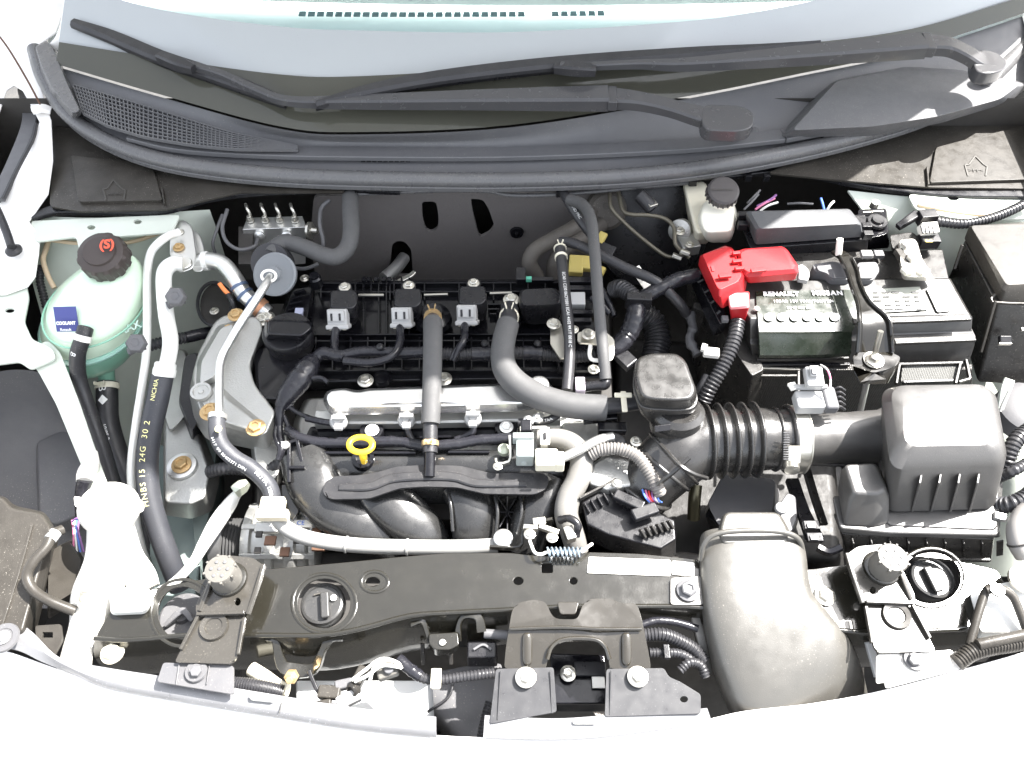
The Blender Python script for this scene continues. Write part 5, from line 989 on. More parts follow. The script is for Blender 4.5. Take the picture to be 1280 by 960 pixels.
B().strip([(776, 455, .88, 24, 10), (790, 446, .88, 20, 10)], n=2).obj('side_lug', blk, rc, bev=.001)
# air filter box
ab = thing('air_filter_box', 'big black plastic air filter box with four ribs, blown white by the sun on top', 'air filter box', (1170, 600, .86))
def rr(x0, y0, x1, y1, r=14, n=5): return rnd(rect(x0, y0, x1, y1), r, n)
T1 = rnd([(1128, 488), (1232, 487), (1246, 556), (1130, 558)], 18, 6)
T2 = rnd([(1112, 482), (1238, 480), (1257, 566), (1124, 568)], 20, 6)
T3 = rnd([(1100, 484), (1244, 484), (1261, 582), (1113, 588)], 20, 6)
T4 = rnd([(1100, 530), (1242, 528), (1246, 636), (1106, 640)], 16, 6)
b = B(); b.loft([(T1, .955), (T2, .950), (T3, .938), (T4, .872)]); b.obj('lid', boxm, ab, bev=.003, seg=3, sharp=60)
for x in (1152, 1176, 1200, 1224):
    b = B(); A = [V(x, 593, .929), V(x - 4, 636, .882), V(x - 13, 639, .866), V(x - 11, 632, .874)]; b.add([p + Vector((s_ * .0012, 0, 0)) for s_ in (-1, 1) for p in [V(x, 592, .930), V(x - 2, 604, .928), V(x - 12, 640, .872), V(x - 10, 628, .872)]], [(0, 1, 2, 3), (7, 6, 5, 4), (0, 4, 5, 1), (1, 5, 6, 2), (2, 6, 7, 3), (3, 7, 4, 0)]); b.obj('rib', boxm, ab)
b = B(); b.loft([(rnd([(1102, 560), (1248, 600), (1246, 662), (1108, 656)], 9), .868), (rnd([(1098, 560), (1254, 600), (1250, 668), (1100, 660)], 9), .860)]); b.obj('lower_ledge', boxm, ab, bev=.003, seg=3)
b = B(); b.loft([(rnd([(1056, 580), (1094, 578), (1108, 608), (1100, 617), (1068, 616)], 6), .905), (rnd([(1050, 586), (1100, 584), (1113, 622), (1098, 630), (1060, 628)], 6), .893), (rnd([(1046, 610), (1104, 606), (1112, 655), (1096, 660), (1054, 658)], 6), .866)]); b.obj('step_block', boxm, ab, bev=.003, seg=3)
b = B(); b.loft([(rnd([(1040, 620), (1110, 618), (1246, 640), (1250, 669), (1112, 666), (1050, 660)], 6), .866), (rnd([(1040, 620), (1110, 618), (1246, 640), (1252, 673), (1112, 672), (1048, 666)], 6), .858)]); b.obj('flange', boxm, ab, bev=.002)
b = B(); b.loft([(rnd([(1040, 640), (1240, 645), (1244, 674), (1052, 668)], 6), .856), (rnd([(1052, 670), (1236, 676), (1240, 704), (1060, 700)], 6), .80)]); b.obj('lower_box', worn, ab, bev=.002)
for i in range(9): x = 1066 + i * 23; b = B(); b.bar((x, 676, .854), (x - .5, 694, .812), 2, 8); b.obj('lower_rib', worn, ab)
B().strip([(1056, 695, .822, 3, 6), (1150, 699, .822, 3, 6), (1236, 700, .822, 3, 6)]).obj('rib_rail', worn, ab)
b = B(); b.wtube([V(992, 549, .864), V(1008, 548, .864), V(1060, 547, .864), V(1100, 546, .864), V(1120, 545, .864)], [35 * k, 33 * k, 32 * k, 34 * k, 42 * k], 44); b.obj('outlet_tube', boxm, ab, sharp=60)
B().strip([(1002, 577, .85, 8, 5), (1060, 580, .85, 9, 5), (1100, 582, .85, 14, 5)], n=3).obj('tube_ledge', boxm, ab)
b = B(); b.loft([(rnd([(1044, 583), (1052, 583), (1058, 640), (1050, 640)], 3), .858), (rnd([(1046, 590), (1056, 590), (1066, 660), (1050, 665)], 3), .81)]); b.obj('side_panel', boxm, ab)
B().box((1250, 646, .87), (15, 10, 6), rz=-20).obj('side_clip', alus, ab, bev=.001)
mf = thing('air_flow_sensor', 'pale grey air flow sensor with a square plug and pink wires on the filter tube', 'sensor', (1015, 490, .9))
B().box((1011, 503, .912), (36, 26, 18)).obj('base', gry, mf, bev=.003); B().box((1036, 500, .915), (18, 34, 16)).obj('side_boss', dgy, mf, bev=.004); B().box((1012, 484, .922), (44, 6, 6)).obj('shoulder', gry, mf, bev=.001)
B().box((1017, 472, .935), (22, 26, 12), rx=15).obj('plug', gry, mf, bev=.002); B().box((1018, 464, .945), (12, 14, 4), rx=15).obj('plug_window_frame', gry, mf, bev=.001); B().box((1018, 464, .9475), (7, 8, 2), rx=15).obj('plug_window', dgy, mf)
B().box((991, 483, .922), (10, 10, 4), rz=20).obj('lock_tab', wht, mf)
for m_, d_ in ((pnk, 0), (MT['purple_wire'], 3), (wiw, 5)): B().tube([(1026, 456, .94), (1034, 462, .945), (1038, 474, .94), (1037, 486 + d_, .93)], 1.2, seg=8).obj('wire', m_, mf)
for y in (486, 492, 498, 504, 510): B().tube([(1044, y, .915), (1050, y - 2, .918), (1056, y + 2, .912)], 1.6, seg=8).obj('ragged_wire', rub, mf)
# battery tray
tr = thing('battery_tray', 'black textured battery tray around the front and left side of the battery', 'battery tray', (1000, 470, .8))
b = B(); b.loft([([(868, 378), (905, 380), (952, 455), (1215, 455), (1215, 462), (948, 463), (900, 400), (866, 384)], .838), ([(868, 430), (900, 440), (930, 520), (1215, 530), (1215, 533), (925, 530), (890, 452), (862, 440)], .71)]); b.obj('front_wall', traym, tr)
b = B(); b.loft([(rnd([(858, 345), (876, 340), (934, 400), (955, 462), (940, 470), (905, 420)], 3), .85), (rnd([(856, 420), (874, 415), (932, 455), (945, 540), (925, 550), (880, 500)], 3), .72)]); b.obj('side_wall', worn, tr, bev=.001)
for a, c in (((952, 456), (1062, 456)), ((1122, 456), (1208, 454)), ((1128, 478), (1196, 476))): B().bar((*a, .842), (*c, .842), 4, 5).obj('front_rail', blk, tr)
b = B(); b.bar((952, 460, .84), (1000, 462, .84), 3, 3); b.obj('bright_rail', steel, tr)
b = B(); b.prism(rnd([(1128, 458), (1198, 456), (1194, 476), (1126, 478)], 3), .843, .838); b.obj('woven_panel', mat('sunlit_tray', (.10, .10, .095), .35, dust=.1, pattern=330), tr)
for a, c in (((1124, 456), (1200, 454)), ((1124, 456), (1120, 480)), ((1200, 454), (1194, 480)), ((1207, 450), (1212, 474)), ((1212, 474), (1198, 478))): B().bar((*a, .846), (*c, .846), 3, 5).obj('panel_frame', worn, tr)
for a, c in (((950, 470), (998, 470)), ((998, 462), (998, 500))): B().bar((*a, .838), (*c, .836), 3, 4).obj('panel_frame', worn, tr)
# battery
bt = thing('car_battery', 'black car battery with a green-black printed label wrapping over its front edge', 'battery', (1070, 400, .85))
b = B(); b.loft([([(905, 352), (1186, 348), (1211, 392), (938, 398)], .888), ([(903, 352), (1188, 348), (1216, 398), (938, 404)], .884), ([(900, 356), (1186, 352), (1215, 414), (938, 424)], .866), ([(900, 356), (1188, 352), (1220, 422), (938, 430)], .864), ([(900, 360), (1186, 356), (1218, 434), (940, 446)], .848), ([(902, 372), (1184, 368), (1212, 452), (944, 462)], .83)]); b.obj('case', casem, bt, bev=.0015)
b = B(); b.strip([(1066, 402, .889, 9, 4), (1140, 400, .889, 9, 4), (1212, 397, .889, 9, 4)], n=2); b.obj('top_ledge', worn, bt, bev=.001)
b = B(); b.strip([(1118, 427, .867, 9, 4), (1218, 423, .867, 9, 4)], n=2); b.obj('front_ledge', worn, bt, bev=.001); b = B(); b.strip([(945, 448, .851, 8, 4), (1060, 446, .851, 8, 4)], n=2); b.obj('front_ledge', worn, bt, bev=.001)
b = B(); b.grid([[(945, 364, .891), (1000, 363, .891), (1072, 362, .891)], [(946, 384, .891), (1000, 383, .891), (1074, 382, .891)], [(948, 402, .8895), (1000, 401, .8895), (1072, 400, .8895)], [(949, 414, .8868), (1000, 414, .8868), (1066, 413, .8868)], [(949, 418, .884), (1000, 418, .884), (1065, 417, .884)], [(950, 444, .8625), (1000, 444, .8625), (1064, 442, .8625)]], th=.006); b.obj('label', lab, bt)
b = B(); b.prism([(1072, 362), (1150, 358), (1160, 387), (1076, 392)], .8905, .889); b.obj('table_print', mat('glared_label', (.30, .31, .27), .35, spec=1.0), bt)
text_on('label_lettering', 'RENAULT', ink, bt, (976, 368, .892), 9.5, bold=.35, spacing=1.1); text_on('label_lettering', 'NISSAN', ink, bt, (1034, 367, .892), 9.5, bold=.45, spacing=1.25)
text_on('label_small_print', '105Ah 12V 70Ah/760A EN', ink, bt, (1004, 377, .892), 6.0, spacing=1.15); text_on('label_small_print', '24 41 001 84R', ink, bt, (1000, 385, .892), 5.5)
for i, x in enumerate((962, 978, 994, 1010, 1026, 1044)):
    b = B(); b.plate(ell(x, 396, 6.5, 5, 14), [], .8925, .0006, zf=lambda a, c: .8922); b.obj('warning_symbol', ink, bt)
for i in range(5):
    for j in range(6):
        if (i * 7 + j * 3) % 4: B().box((1082 + j * 12.5 + i * 1.2, 365.5 + i * 5.2, .8915), (random.choice((6, 8, 10)), 2.6, .6)).obj('table_row', blk, bt)
b = B(); b.prism(rnd([(1158, 360), (1176, 359), (1190, 388), (1172, 390)], 3), .8912, .8895); b.obj('white_label', wht, bt)
B().lathe((946, 386, .893), [(4, 0), (3, 2)], 12).obj('white_vent_plug', wht, bt)
# covers behind the battery top
for o1, z_, lb in ((rnd([(1015, 330), (1040, 326), (1064, 330), (1066, 349), (1040, 350), (1032, 342), (1018, 338)], 5), .897, 'low dark moulded cover behind the battery, left of the hold-down bar'), (rnd([(1072, 328), (1096, 327), (1100, 338), (1092, 350), (1070, 350)], 4), .897, 'low dark moulded cover behind the battery, right of the hold-down bar')):
    t = thing('battery_cover', lb, 'cover', (*o1[0][:2], z_)); B().prism(o1, z_, z_ - .02).obj('moulding', dgy, t, bev=.0015); B().prism(sc(o1, .8, 0, (1040, 338) if o1[0][0] < 1060 else (1084, 338)), z_ + .003, z_).obj('raised_face', dgy, t, bev=.001)
t = thing('terminal_clamp', 'small grey clamp at the right end of the red terminal cover', 'clamp', (1002, 345, .9)); B().strip([(998, 334, .90, 10, 8), (1004, 342, .90, 14, 8), (1003, 352, .898, 12, 8)]).obj('clamp_body', gry, t, bev=.001)
t = thing('rear_tray_ledge', 'dark ledge of the tray behind the battery', 'tray ledge', (1080, 335, .87)); b = B(); b.loft([([(930, 318), (1178, 312), (1186, 348), (905, 352)], .876), ([(930, 318), (1178, 312), (1186, 348), (905, 352)], .80)]); b.obj('ledge', worn, t, bev=.001)
for i, (x0, x1) in enumerate(((1076, 1090), (1092, 1104))): B().box(((x0 + x1) / 2, 318, .885), (x1 - x0, 10, 6)).obj('slot_frame', gry if i == 0 else dgy, t, bev=.001)
# hold-down
hd = thing('battery_hold_down', 'glossy black curved hold-down bar clamped over the battery by a threaded rod', 'hold-down bar', (1090, 430, .9))
b = B(); b.strip([(1044, 314, .905, 14, 5), (1057, 322, .912, 17, 5), (1065, 338, .914, 15, 5), (1070, 356, .914, 13, 5), (1079, 376, .914, 17, 5), (1089, 396, .913, 34, 6), (1094, 412, .908, 42, 6), (1094, 438, .892, 46, 6), (1094, 452, .884, 56, 6)], n=6, ch=.8); b.obj('bar', hold, hd, bev=.002)
for sg_ in (-1, 1): B().strip([(1057 + sg_ * 7, 322, .916, 3, 6), (1065 + sg_ * 6.5, 338, .918, 3, 6), (1070 + sg_ * 6, 356, .918, 3, 6), (1080 + sg_ * 8, 378, .918, 3.5, 6), (1092 + sg_ * 18, 398, .917, 4, 6), (1094 + sg_ * 20, 416, .91, 4, 6), (1094 + sg_ * 22, 440, .895, 4, 6)], n=5, ch=.8).obj('rolled_edge', hold, hd)
b = B(); b.loft([(rnd([(1066, 444), (1080, 438), (1108, 438), (1126, 446), (1122, 456), (1108, 462), (1092, 466), (1068, 458)], 4), .893), (rnd([(1066, 448), (1126, 450), (1120, 462), (1110, 480), (1076, 480), (1066, 462)], 4), .875)]); b.obj('foot', hold, hd, bev=.002)
B().tube([(1092, 448, .896), (1096, 432, .915), (1101, 414, .933)], 3.6, n=4).obj('threaded_rod', steel, hd); B().lathe((1092, 450, .897), [(11, -1), (11, 1), (7, 2), (7, 8), (5, 9)], 6, rot=.3).obj('nut', steel, hd); B().lathe((1092, 450, .895), [(13, -1), (13, 1)], 20).obj('washer', steel, hd)
B().tube([(1048, 318, .91), (1049, 308, .922), (1050, 299, .932)], 4, n=4).obj('rear_rod', wht, hd); B().tube([(1084, 476, .872), (1080, 494, .85), (1075, 514, .82)], 4, n=4).obj('lower_rod', alus, hd)
# red cover
rd = thing('red_terminal_cover', 'red plastic positive terminal cover with a paler front tab', 'terminal cover', (920, 350, .92))
b = B(); b.loft([(rnd([(878, 318), (906, 309), (913, 311), (927, 344), (922, 352), (900, 362), (896, 358)], 3), .925), (rnd([(874, 320), (906, 307), (916, 310), (931, 346), (926, 358), (900, 372), (894, 364)], 3), .918), (rnd([(872, 330), (904, 314), (918, 320), (934, 352), (930, 372), (902, 386), (892, 374)], 3), .898)]); b.obj('terminal_hood', red, rd, bev=.0015)
B().prism(rnd([(888, 332), (892, 331), (894, 338), (890, 339)], 1), .9265, .925).obj('hood_slot', mat('dark_red', (.2, .01, .015), .5), rd)
b = B(); b.loft([(rnd([(934, 312), (976, 310), (980, 312), (993, 330), (993, 336), (936, 340), (928, 335), (926, 316)], 3), .925), (rnd([(930, 311), (978, 308), (984, 312), (999, 334), (998, 341), (934, 347), (924, 338), (922, 314)], 3), .920), (rnd([(930, 316), (978, 313), (984, 318), (996, 342), (994, 350), (936, 354), (926, 346), (922, 320)], 3), .907)]); b.obj('fuse_lid', red, rd, bev=.0015)
for c, s_ in (((920, 317, .928), (10, 5, 5)), ((921, 327, .928), (12, 5, 5)), ((924, 336, .928), (12, 5, 5)), ((906, 345, .930), (16, 6, 4)), ((948, 338, .929), (20, 6, 4)), ((912, 353, .922), (22, 5, 5))): B().box(c, s_, rz=8).obj('hinge_lug', red, rd, bev=.0008)
b = B(); b.loft([(rnd([(910, 366), (934, 366), (935, 381), (913, 384)], 3), .912), (rnd([(908, 366), (936, 366), (937, 386), (912, 388)], 3), .907)]); b.obj('pale_red_tab', redl, rd, bev=.0015)
b = B(); b.loft([(rnd([(906, 366), (937, 364), (937, 384), (912, 386)], 3), .905), (rnd([(912, 386), (936, 384), (931, 404), (914, 404)], 3), .875)]); b.obj('cable_shroud', red, rd, bev=.001)
t = thing('terminal_bracket', 'black slatted bracket under the left edge of the red terminal cover', 'bracket', (890, 380, .86)); b = B(); b.loft([([(868, 342), (874, 336), (904, 380), (910, 400), (900, 405)], .885), ([(864, 356), (870, 352), (898, 396), (904, 416), (892, 420)], .855)]); b.obj('plate', gloss, t, bev=.001)
for i in range(4): B().bar((872 + i * 8, 354 + i * 13, .889), (880 + i * 7, 350 + i * 13, .892), 3, 4).obj('slat', gloss, t)
B().box((906, 399, .888), (8, 8, 6)).obj('lit_corner', dgy, t)
P = [(922, 402, .88), (919, 420, .875), (911, 442, .865), (900, 464, .852), (888, 484, .838), (880, 500, .825)]
t = thing('battery_cable_loom', 'black corrugated loom dropping from the red terminal cover behind the resonator box', 'loom', P[0]); B().corr(P, 9.5, 5, .14).obj('loom', corrm, t); B().tube([(886, 470, .84), (878, 486, .83), (868, 500, .81)], 8).obj('inner_loom', rub, t)
t = thing('white_plug', 'small white plastic plug left of the battery cable loom', 'plug', (886, 440, .87)); B().box((889, 441, .872), (20, 13, 8), rz=-8).obj('plug_body', wht, t, bev=.002); B().box((880, 435, .876), (7, 10, 6), rz=-20).obj('plug_lug', wht, t, bev=.001)
for lb, P in (('crumpled grey cable wrap hanging under the terminal bracket', [(862, 392, .83), (866, 410, .825), (862, 425, .82), (872, 444, .815)]),):
    t = thing('cable_wrap', lb, 'cable', P[0]); B().tube(P, 6, jit=.25, n=5, seg=10).obj('wrap', dgy, t)
t = thing('coiled_hose', 'dark corrugated breather hose deep behind the resonator box', 'hose', (815, 420, .78)); B().corr([(800, 392, .80), (816, 404, .79), (822, 424, .78), (818, 448, .77)], 17, 5, .12).obj('hose', corrm, t)
gx = thing('gearbox', 'dark gearbox casting below the intake elbow', 'gearbox', (900, 640, .7))
b = B(); b.loft([(rnd([(770, 420), (880, 430), (940, 520), (1040, 560), (1050, 700), (830, 700), (770, 600)], 14), .70), (rnd([(760, 420), (890, 430), (950, 520), (1060, 560), (1060, 760), (820, 760), (760, 600)], 14), .5)]); b.obj('casting', cast, gx, bev=.01)
b = B(); b.loft([(rnd([(884, 630), (905, 590), (940, 596), (970, 600), (965, 650), (900, 660)], 5), .79), (rnd([(880, 640), (905, 600), (975, 610), (970, 680), (895, 690)], 5), .74)]); b.obj('slanted_cover', linr, gx, bev=.003)
B().tube([(870, 606, .80), (868, 625, .79), (867, 648, .77)], 8).obj('brass_pipe', mat('brassy_pipe', (.12, .11, .07), .3, metal=.7), gx)
t = thing('grey_cable_bracket', 'grey plastic bracket with a round boss beside the air filter box', 'bracket', (985, 630, .82)); b = B(); b.loft([(rnd([(968, 640), (984, 616), (994, 620), (996, 648), (990, 664), (966, 664)], 4), .83), (rnd([(968, 642), (984, 618), (996, 622), (998, 652), (990, 674), (966, 674)], 4), .81)]); b.obj('bracket', dgy, t, bev=.002); B().lathe((976, 636, .838), [(8, 0), (7, 4), (3, 5)], 18).obj('boss', gry, t)
t = thing('narrow_slotted_bracket', 'narrow black slotted bracket between the resonator and the air filter box', 'bracket', (1015, 660, .84)); B().strip([(990, 600, .81, 16, 8), (1004, 640, .82, 16, 8), (1018, 672, .84, 22, 10)], n=2).obj('bar', blk, t)
for q in ((1014, 657), (1018, 672)): B().box((*q, .855), (20, 12, 6)).obj('slot_frame', gloss, t, bev=.001); B().box((*q, .859), (10, 6, 2)).obj('slot_insert', gry, t)
B().strip([(1022, 684, .84, 8, 8), (1036, 690, .84, 8, 8), (1052, 684, .845, 8, 8)]).obj('curved_end', gloss, t)
b = B(); b.strip([(1008, 586, .80, 10, 6), (1018, 620, .79, 10, 6), (1030, 656, .79, 10, 6)], n=3); b.obj('inner_rail', worn, t)
# brake fluid reservoir
bf = thing('brake_fluid_reservoir', 'translucent cream brake fluid reservoir with a ribbed black cap', 'reservoir', (890, 270, .9))
cr2 = mat('milky_plastic', (.78, .76, .66), .35, coat=.3, var=.05)
b = B(); b.loft([(rnd([(853, 228), (880, 226), (892, 246), (884, 290), (870, 292), (862, 262)], 6), .885), (rnd([(852, 232), (882, 230), (896, 250), (886, 306), (868, 306), (858, 266)], 6), .84)]); b.obj('rear_tank', crm, bf, bev=.004, seg=3)
b = B(); b.loft([(rnd([(884, 248), (914, 248), (919, 262), (915, 288), (880, 290), (874, 270)], 9), .905), (rnd([(880, 250), (916, 250), (922, 266), (917, 296), (880, 298), (870, 274)], 9), .888), (rnd([(882, 268), (914, 268), (918, 282), (914, 304), (884, 304), (874, 284)], 8), .86)]); b.obj('front_tank', cr2, bf, bev=.004, seg=3)
B().lathe((902, 250, .905), [(17, -6), (18, 4), (17, 8)], 32, axis=(0, -.2, 1)).obj('neck', cr2, bf)
b = B(); pr = [(18.5, 0), (19.5, 1), (19.5, 10), (17, 12), (2, 12.5)]; b.lathe((902, 243, .917), pr, 40, axis=(0, -.35, 1)); b.obj('cap', mat('cap_rubber', (.05, .045, .045), .45, dust=.1), bf)
for i in range(20):
    a = 2 * math.pi * i / 20; B().box(tuple(V(902, 243, .920) + Vector((math.cos(a) * 19.6 * K(902, 243, .92), math.sin(a) * 18.6 * K(902, 243, .92), .001 - math.sin(a) * -.004))), (.0025, .0025, .008), rz=math.degrees(a), px=False).obj('grip_rib', MT['cap_rubber'], bf)
text_on('cap_lettering', 'BRAKE FLUID', embo, bf, (902, 232, .929), 4.2, n=(0, -.35, 1), lift=.0014); text_on('cap_lettering', 'USE ONLY DOT4', embo, bf, (902, 238, .929), 3.6, n=(0, -.35, 1), lift=.0014)
# fuse box lid with wires
fx = thing('black_fuse_box', 'dusty black fuse box with a ridged lid behind the battery', 'fuse box', (1005, 285, .9))
b = B(); b.loft([(rnd([(938, 264), (1058, 262), (1072, 280), (950, 286)], 4), .925), (rnd([(932, 264), (1062, 261), (1078, 282), (946, 289)], 4), .920), (rnd([(930, 270), (1066, 266), (1080, 296), (944, 306)], 4), .896)]); b.obj('lid', mat('chalky_black', (.06, .062, .066), .5, dust=.45, dc=(.28, .28, .28), bump=.3), fx, bev=.002)
b = B(); b.loft([(rnd([(924, 275), (1082, 268), (1086, 300), (938, 311)], 4), .893), (rnd([(926, 278), (1082, 271), (1084, 322), (940, 330)], 4), .86)]); b.obj('base', blk, fx, bev=.002)
for q in ((928, 270), (928, 282), (1082, 284), (1084, 294)): B().box((*q, .903), (12, 8, 10)).obj('latch', blk, fx, bev=.001)
for i, (P, m_) in enumerate((([(944, 262, .90), (956, 254, .905), (968, 248, .90)], pnk), ([(950, 264, .90), (960, 257, .905), (972, 253, .90)], wiw), ([(946, 258, .90), (962, 250, .905), (970, 244, .90)], MT['purple_wire']), ([(1030, 262, .90), (1028, 254, .905), (1026, 248, .905)], blw), ([(1034, 262, .90), (1038, 256, .905), (1042, 252, .90)], wiw), ([(984, 255, .90), (1000, 254, .904), (1016, 255, .90)], dgy), ([(934, 254, .90), (942, 246, .905), (950, 238, .905)], dgy), ([(930, 262, .90), (940, 252, .905), (948, 243, .905)], dgy))): B().tube(P, 1.5, seg=8).obj('wire', m_, fx)
# bracket, relays, earth terminal on the right
t = thing('dark_bolt_bracket', 'dark bracket with a round rubber bolt right of the fuse box', 'bracket', (1095, 280, .88)); b = B(); b.loft([(rnd([(1072, 262), (1108, 260), (1110, 292), (1086, 298), (1074, 280)], 4), .89), (rnd([(1072, 266), (1110, 264), (1112, 310), (1084, 312)], 4), .86)]); b.obj('bracket', gloss, t, bev=.002); B().lathe((1096, 278, .893), [(13, 0), (12, 3), (8, 3), (7, 6), (4, 6)], 24).obj('rubber_bush', blk, t); B().bar((1078, 266, .894), (1104, 264, .894), 2, 3).obj('bright_edge', steel, t); B().lathe((1093, 256, .89), [(6, -4), (6, 5)], 6).obj('nut', steel, t)
t = thing('relay_connector', 'black relay connector with a white-slotted face at the right of the fuse box', 'connector', (1158, 288, .9))
B().box((1160, 287, .905), (20, 14, 14), rz=6, rx=20).obj('slotted_face', wht, t, bev=.001)
for i in range(4): B().box((1153 + i * 4.6, 287, .9155), (2.8, 11, 2), rz=6, rx=20).obj('slot', blk, t)
B().box((1158, 272, .905), (22, 14, 16), rz=6).obj('upper_block', blk, t, bev=.001); B().box((1160, 301, .893), (24, 16, 14)).obj('lower_block', blk, t, bev=.001); B().box((1161, 301, .905), (9, 5, 1)).obj('tan_mark', yelp, t)
B().strip([(1122, 284, .90, 8, 8), (1134, 276, .905, 10, 8), (1146, 268, .905, 12, 8)]).obj('arm', blk, t, bev=.001); b = B(); b.loft([(rnd([(1112, 294), (1140, 290), (1152, 298), (1148, 310), (1116, 312)], 3), .895), (rnd([(1112, 298), (1152, 298), (1150, 330), (1116, 330)], 3), .86)]); b.obj('carrier', worn, t, bev=.001)
et = thing('negative_terminal', 'shiny metal negative terminal clamp bolted at the rear right of the battery', 'terminal', (1140, 325, .9))
b = B(); b.loft([(rnd([(1124, 300), (1144, 298), (1150, 320), (1164, 346), (1132, 346), (1126, 330)], 5), .912), (rnd([(1122, 302), (1146, 300), (1152, 322), (1170, 352), (1128, 350), (1124, 332)], 5), .897)]); b.obj('clamp', mat('lead_metal', (.68, .66, .60), .35, metal=.6, bump=1.0, bs=120), et, bev=.003)
for q in ((1134, 306, 8), (1142, 322, 9), (1134, 338, 9), (1154, 340, 8)): B().lathe((q[0], q[1], .914), [(q[2], -2), (q[2], 3), (q[2] * .5, 6)], 6).obj('nut', MT['lead_metal'], et)
B().box((1128, 322, .908), (10, 26, 8), rz=12).obj('strap', brown, et, bev=.001)
P = [(1166, 276, .90), (1180, 278, .90), (1205, 280, .90), (1235, 274, .902), (1262, 264, .905), (1290, 250, .91)]
t = thing('right_corrugated_loom', 'black corrugated loom running to the right fender under the cowl', 'loom', P[0]); B().corr(P, 6.2, 4.5, .14).obj('loom', corrm, t)
rb = thing('right_fuse_cover', 'large sunlit black fuse box cover at the right edge of the bay', 'fuse box', (1240, 350, .85))
b = B(); b.loft([(rnd([(1213, 282), (1300, 278), (1300, 354), (1258, 356)], 5), .915), (rnd([(1209, 283), (1300, 276), (1300, 362), (1254, 364)], 5), .909), (rnd([(1204, 296), (1300, 290), (1300, 378), (1250, 378)], 5), .893)]); b.obj('lid', brown, rb, bev=.003, seg=3)
b = B(); b.loft([(rnd([(1204, 300), (1300, 294), (1300, 384), (1246, 380)], 5), .892), (rnd([(1182, 352), (1300, 330), (1300, 482), (1222, 478)], 5), .79)]); b.obj('box', worn, rb, bev=.003)
B().bar((1203, 306, .90), (1193, 336, .872), 3, 4).obj('edge_rib', brown, rb); B().strip([(1244, 368, .897, 3, 4), (1240, 378, .893, 3, 4), (1290, 380, .893, 3, 4)], n=2).obj('edge_lip', brown, rb); B().bar((1244, 376, .896), (1226, 440, .838), 3, 4).obj('edge_rib', brown, rb)
B().box((1256, 426, .862), (14, 12, 6), rx=30).obj('latch', blk, rb, bev=.001); B().bar((1248, 430, .866), (1264, 430, .866), 2, 4).obj('latch_edge', steel, rb); B().bar((1276, 412, .875), (1286, 412, .875), 4, 4).obj('latch_edge', steel, rb)
# right edge: apron strap, looms
t = thing('white_strap', 'white painted strap leaning against the right side of the air filter box', 'strap', (1255, 495, .84)); B().strip([(1262, 474, .86, 12, 4), (1256, 490, .85, 12, 4), (1250, 512, .83, 8, 4)], n=3).obj('strap', apr, t)
B().strip([(1262, 488, .865, 3, 3), (1254, 504, .85, 3, 3), (1250, 514, .84, 3, 3)], n=2).obj('edge', wht, t)
t = thing('round_apron_boss', 'smooth grey rounded pressing at the right edge beside the air filter box', 'pressing', (1275, 510, .82)); B().lathe((1282, 515, .80), [(40, -10), (38, 10), (28, 16), (4, 18)], 32).obj('dome', linr, t)
for lb, P, r_ in (('upper black corrugated loom at the right edge of the bay', [(1290, 535, .88), (1272, 548, .88), (1264, 562, .875), (1258, 578, .865), (1252, 586, .855)], 10), ('middle black corrugated loom at the right edge of the bay', [(1290, 575, .88), (1268, 588, .88), (1256, 594, .87), (1246, 598, .86)], 7), ('thick corrugated loom bending left beside the air filter box flange', [(1296, 610, .88), (1282, 622, .88), (1264, 630, .875), (1244, 632, .86), (1236, 626, .85)], 11)):
    t = thing('side_loom', lb, 'loom', P[0], 'looms at the right edge of the bay'); B().corr(P, r_, 5, .14).obj('loom', corrm, t)
P = [(1286, 636, .885), (1276, 646, .88), (1270, 662, .875), (1272, 680, .868), (1280, 694, .86)]; t = hoseobj('side_grey_pipe', 'pale grey rubber pipe curving down at the right edge', P, 11, mat('pale_rubber', (.22, .21, .20), .45, dust=.2), seg=18); clampr(t, P, .75, 11, 4, worn, ears=False)
# ================================================================== radiator support and the front
rs = thing('radiator_support', 'black painted steel radiator support beam with holes and a white sticker', 'radiator support', (640, 730, .86))
out = [(118, 798), (140, 760), (192, 735), (240, 726), (330, 712), (430, 703), (500, 696), (560, 691), (640, 691), (662, 694), (700, 696), (735, 690), (800, 692), (870, 699), (950, 705), (1012, 712), (1070, 704), (1140, 695), (1190, 700), (1246, 712), (1256, 730), (1260, 776), (1240, 786), (1170, 788), (1075, 790), (1000, 780), (885, 760), (800, 758), (720, 758), (640, 762), (560, 766), (510, 770), (450, 786), (400, 794), (330, 794), (240, 794), (160, 800)]
holes = [ell(405, 754, 33, 31, 28), ell(228, 766, 31, 33, 28), ell(466, 727, 9, 6, 14), rnd(rect(677, 704, 691, 716), 2, 2), ell(648, 726, 6.5, 5, 12), ell(717, 726, 5, 4.5, 12), ell(1164, 722, 37, 32, 28)]
b = B(); b.plate(rnd(out, 8, 3), holes, .86, .003); b.obj('beam_top', oliv, rs, bev=.0015, seg=2)
fr = [(118, 799), (160, 801), (240, 795), (330, 795), (400, 795), (450, 787), (510, 771), (560, 767), (640, 763), (720, 759), (800, 759), (885, 761), (1000, 781), (1075, 791), (1170, 789), (1250, 785)]
b = B(); b.grid([[(x, y, .858) for x, y in fr], [(x, y + 22 - (x - 640) * 0, .835) for x, y in fr], [(x - (x - 640) * .03, y + 42, .81) for x, y in fr]], nu=3, nv=3, th=.003); b.obj('beam_front', oliv, rs)
B().tube([(x, y - 1, .8595) for x, y in fr], 3.2, n=3).obj('beam_fold', oliv, rs)
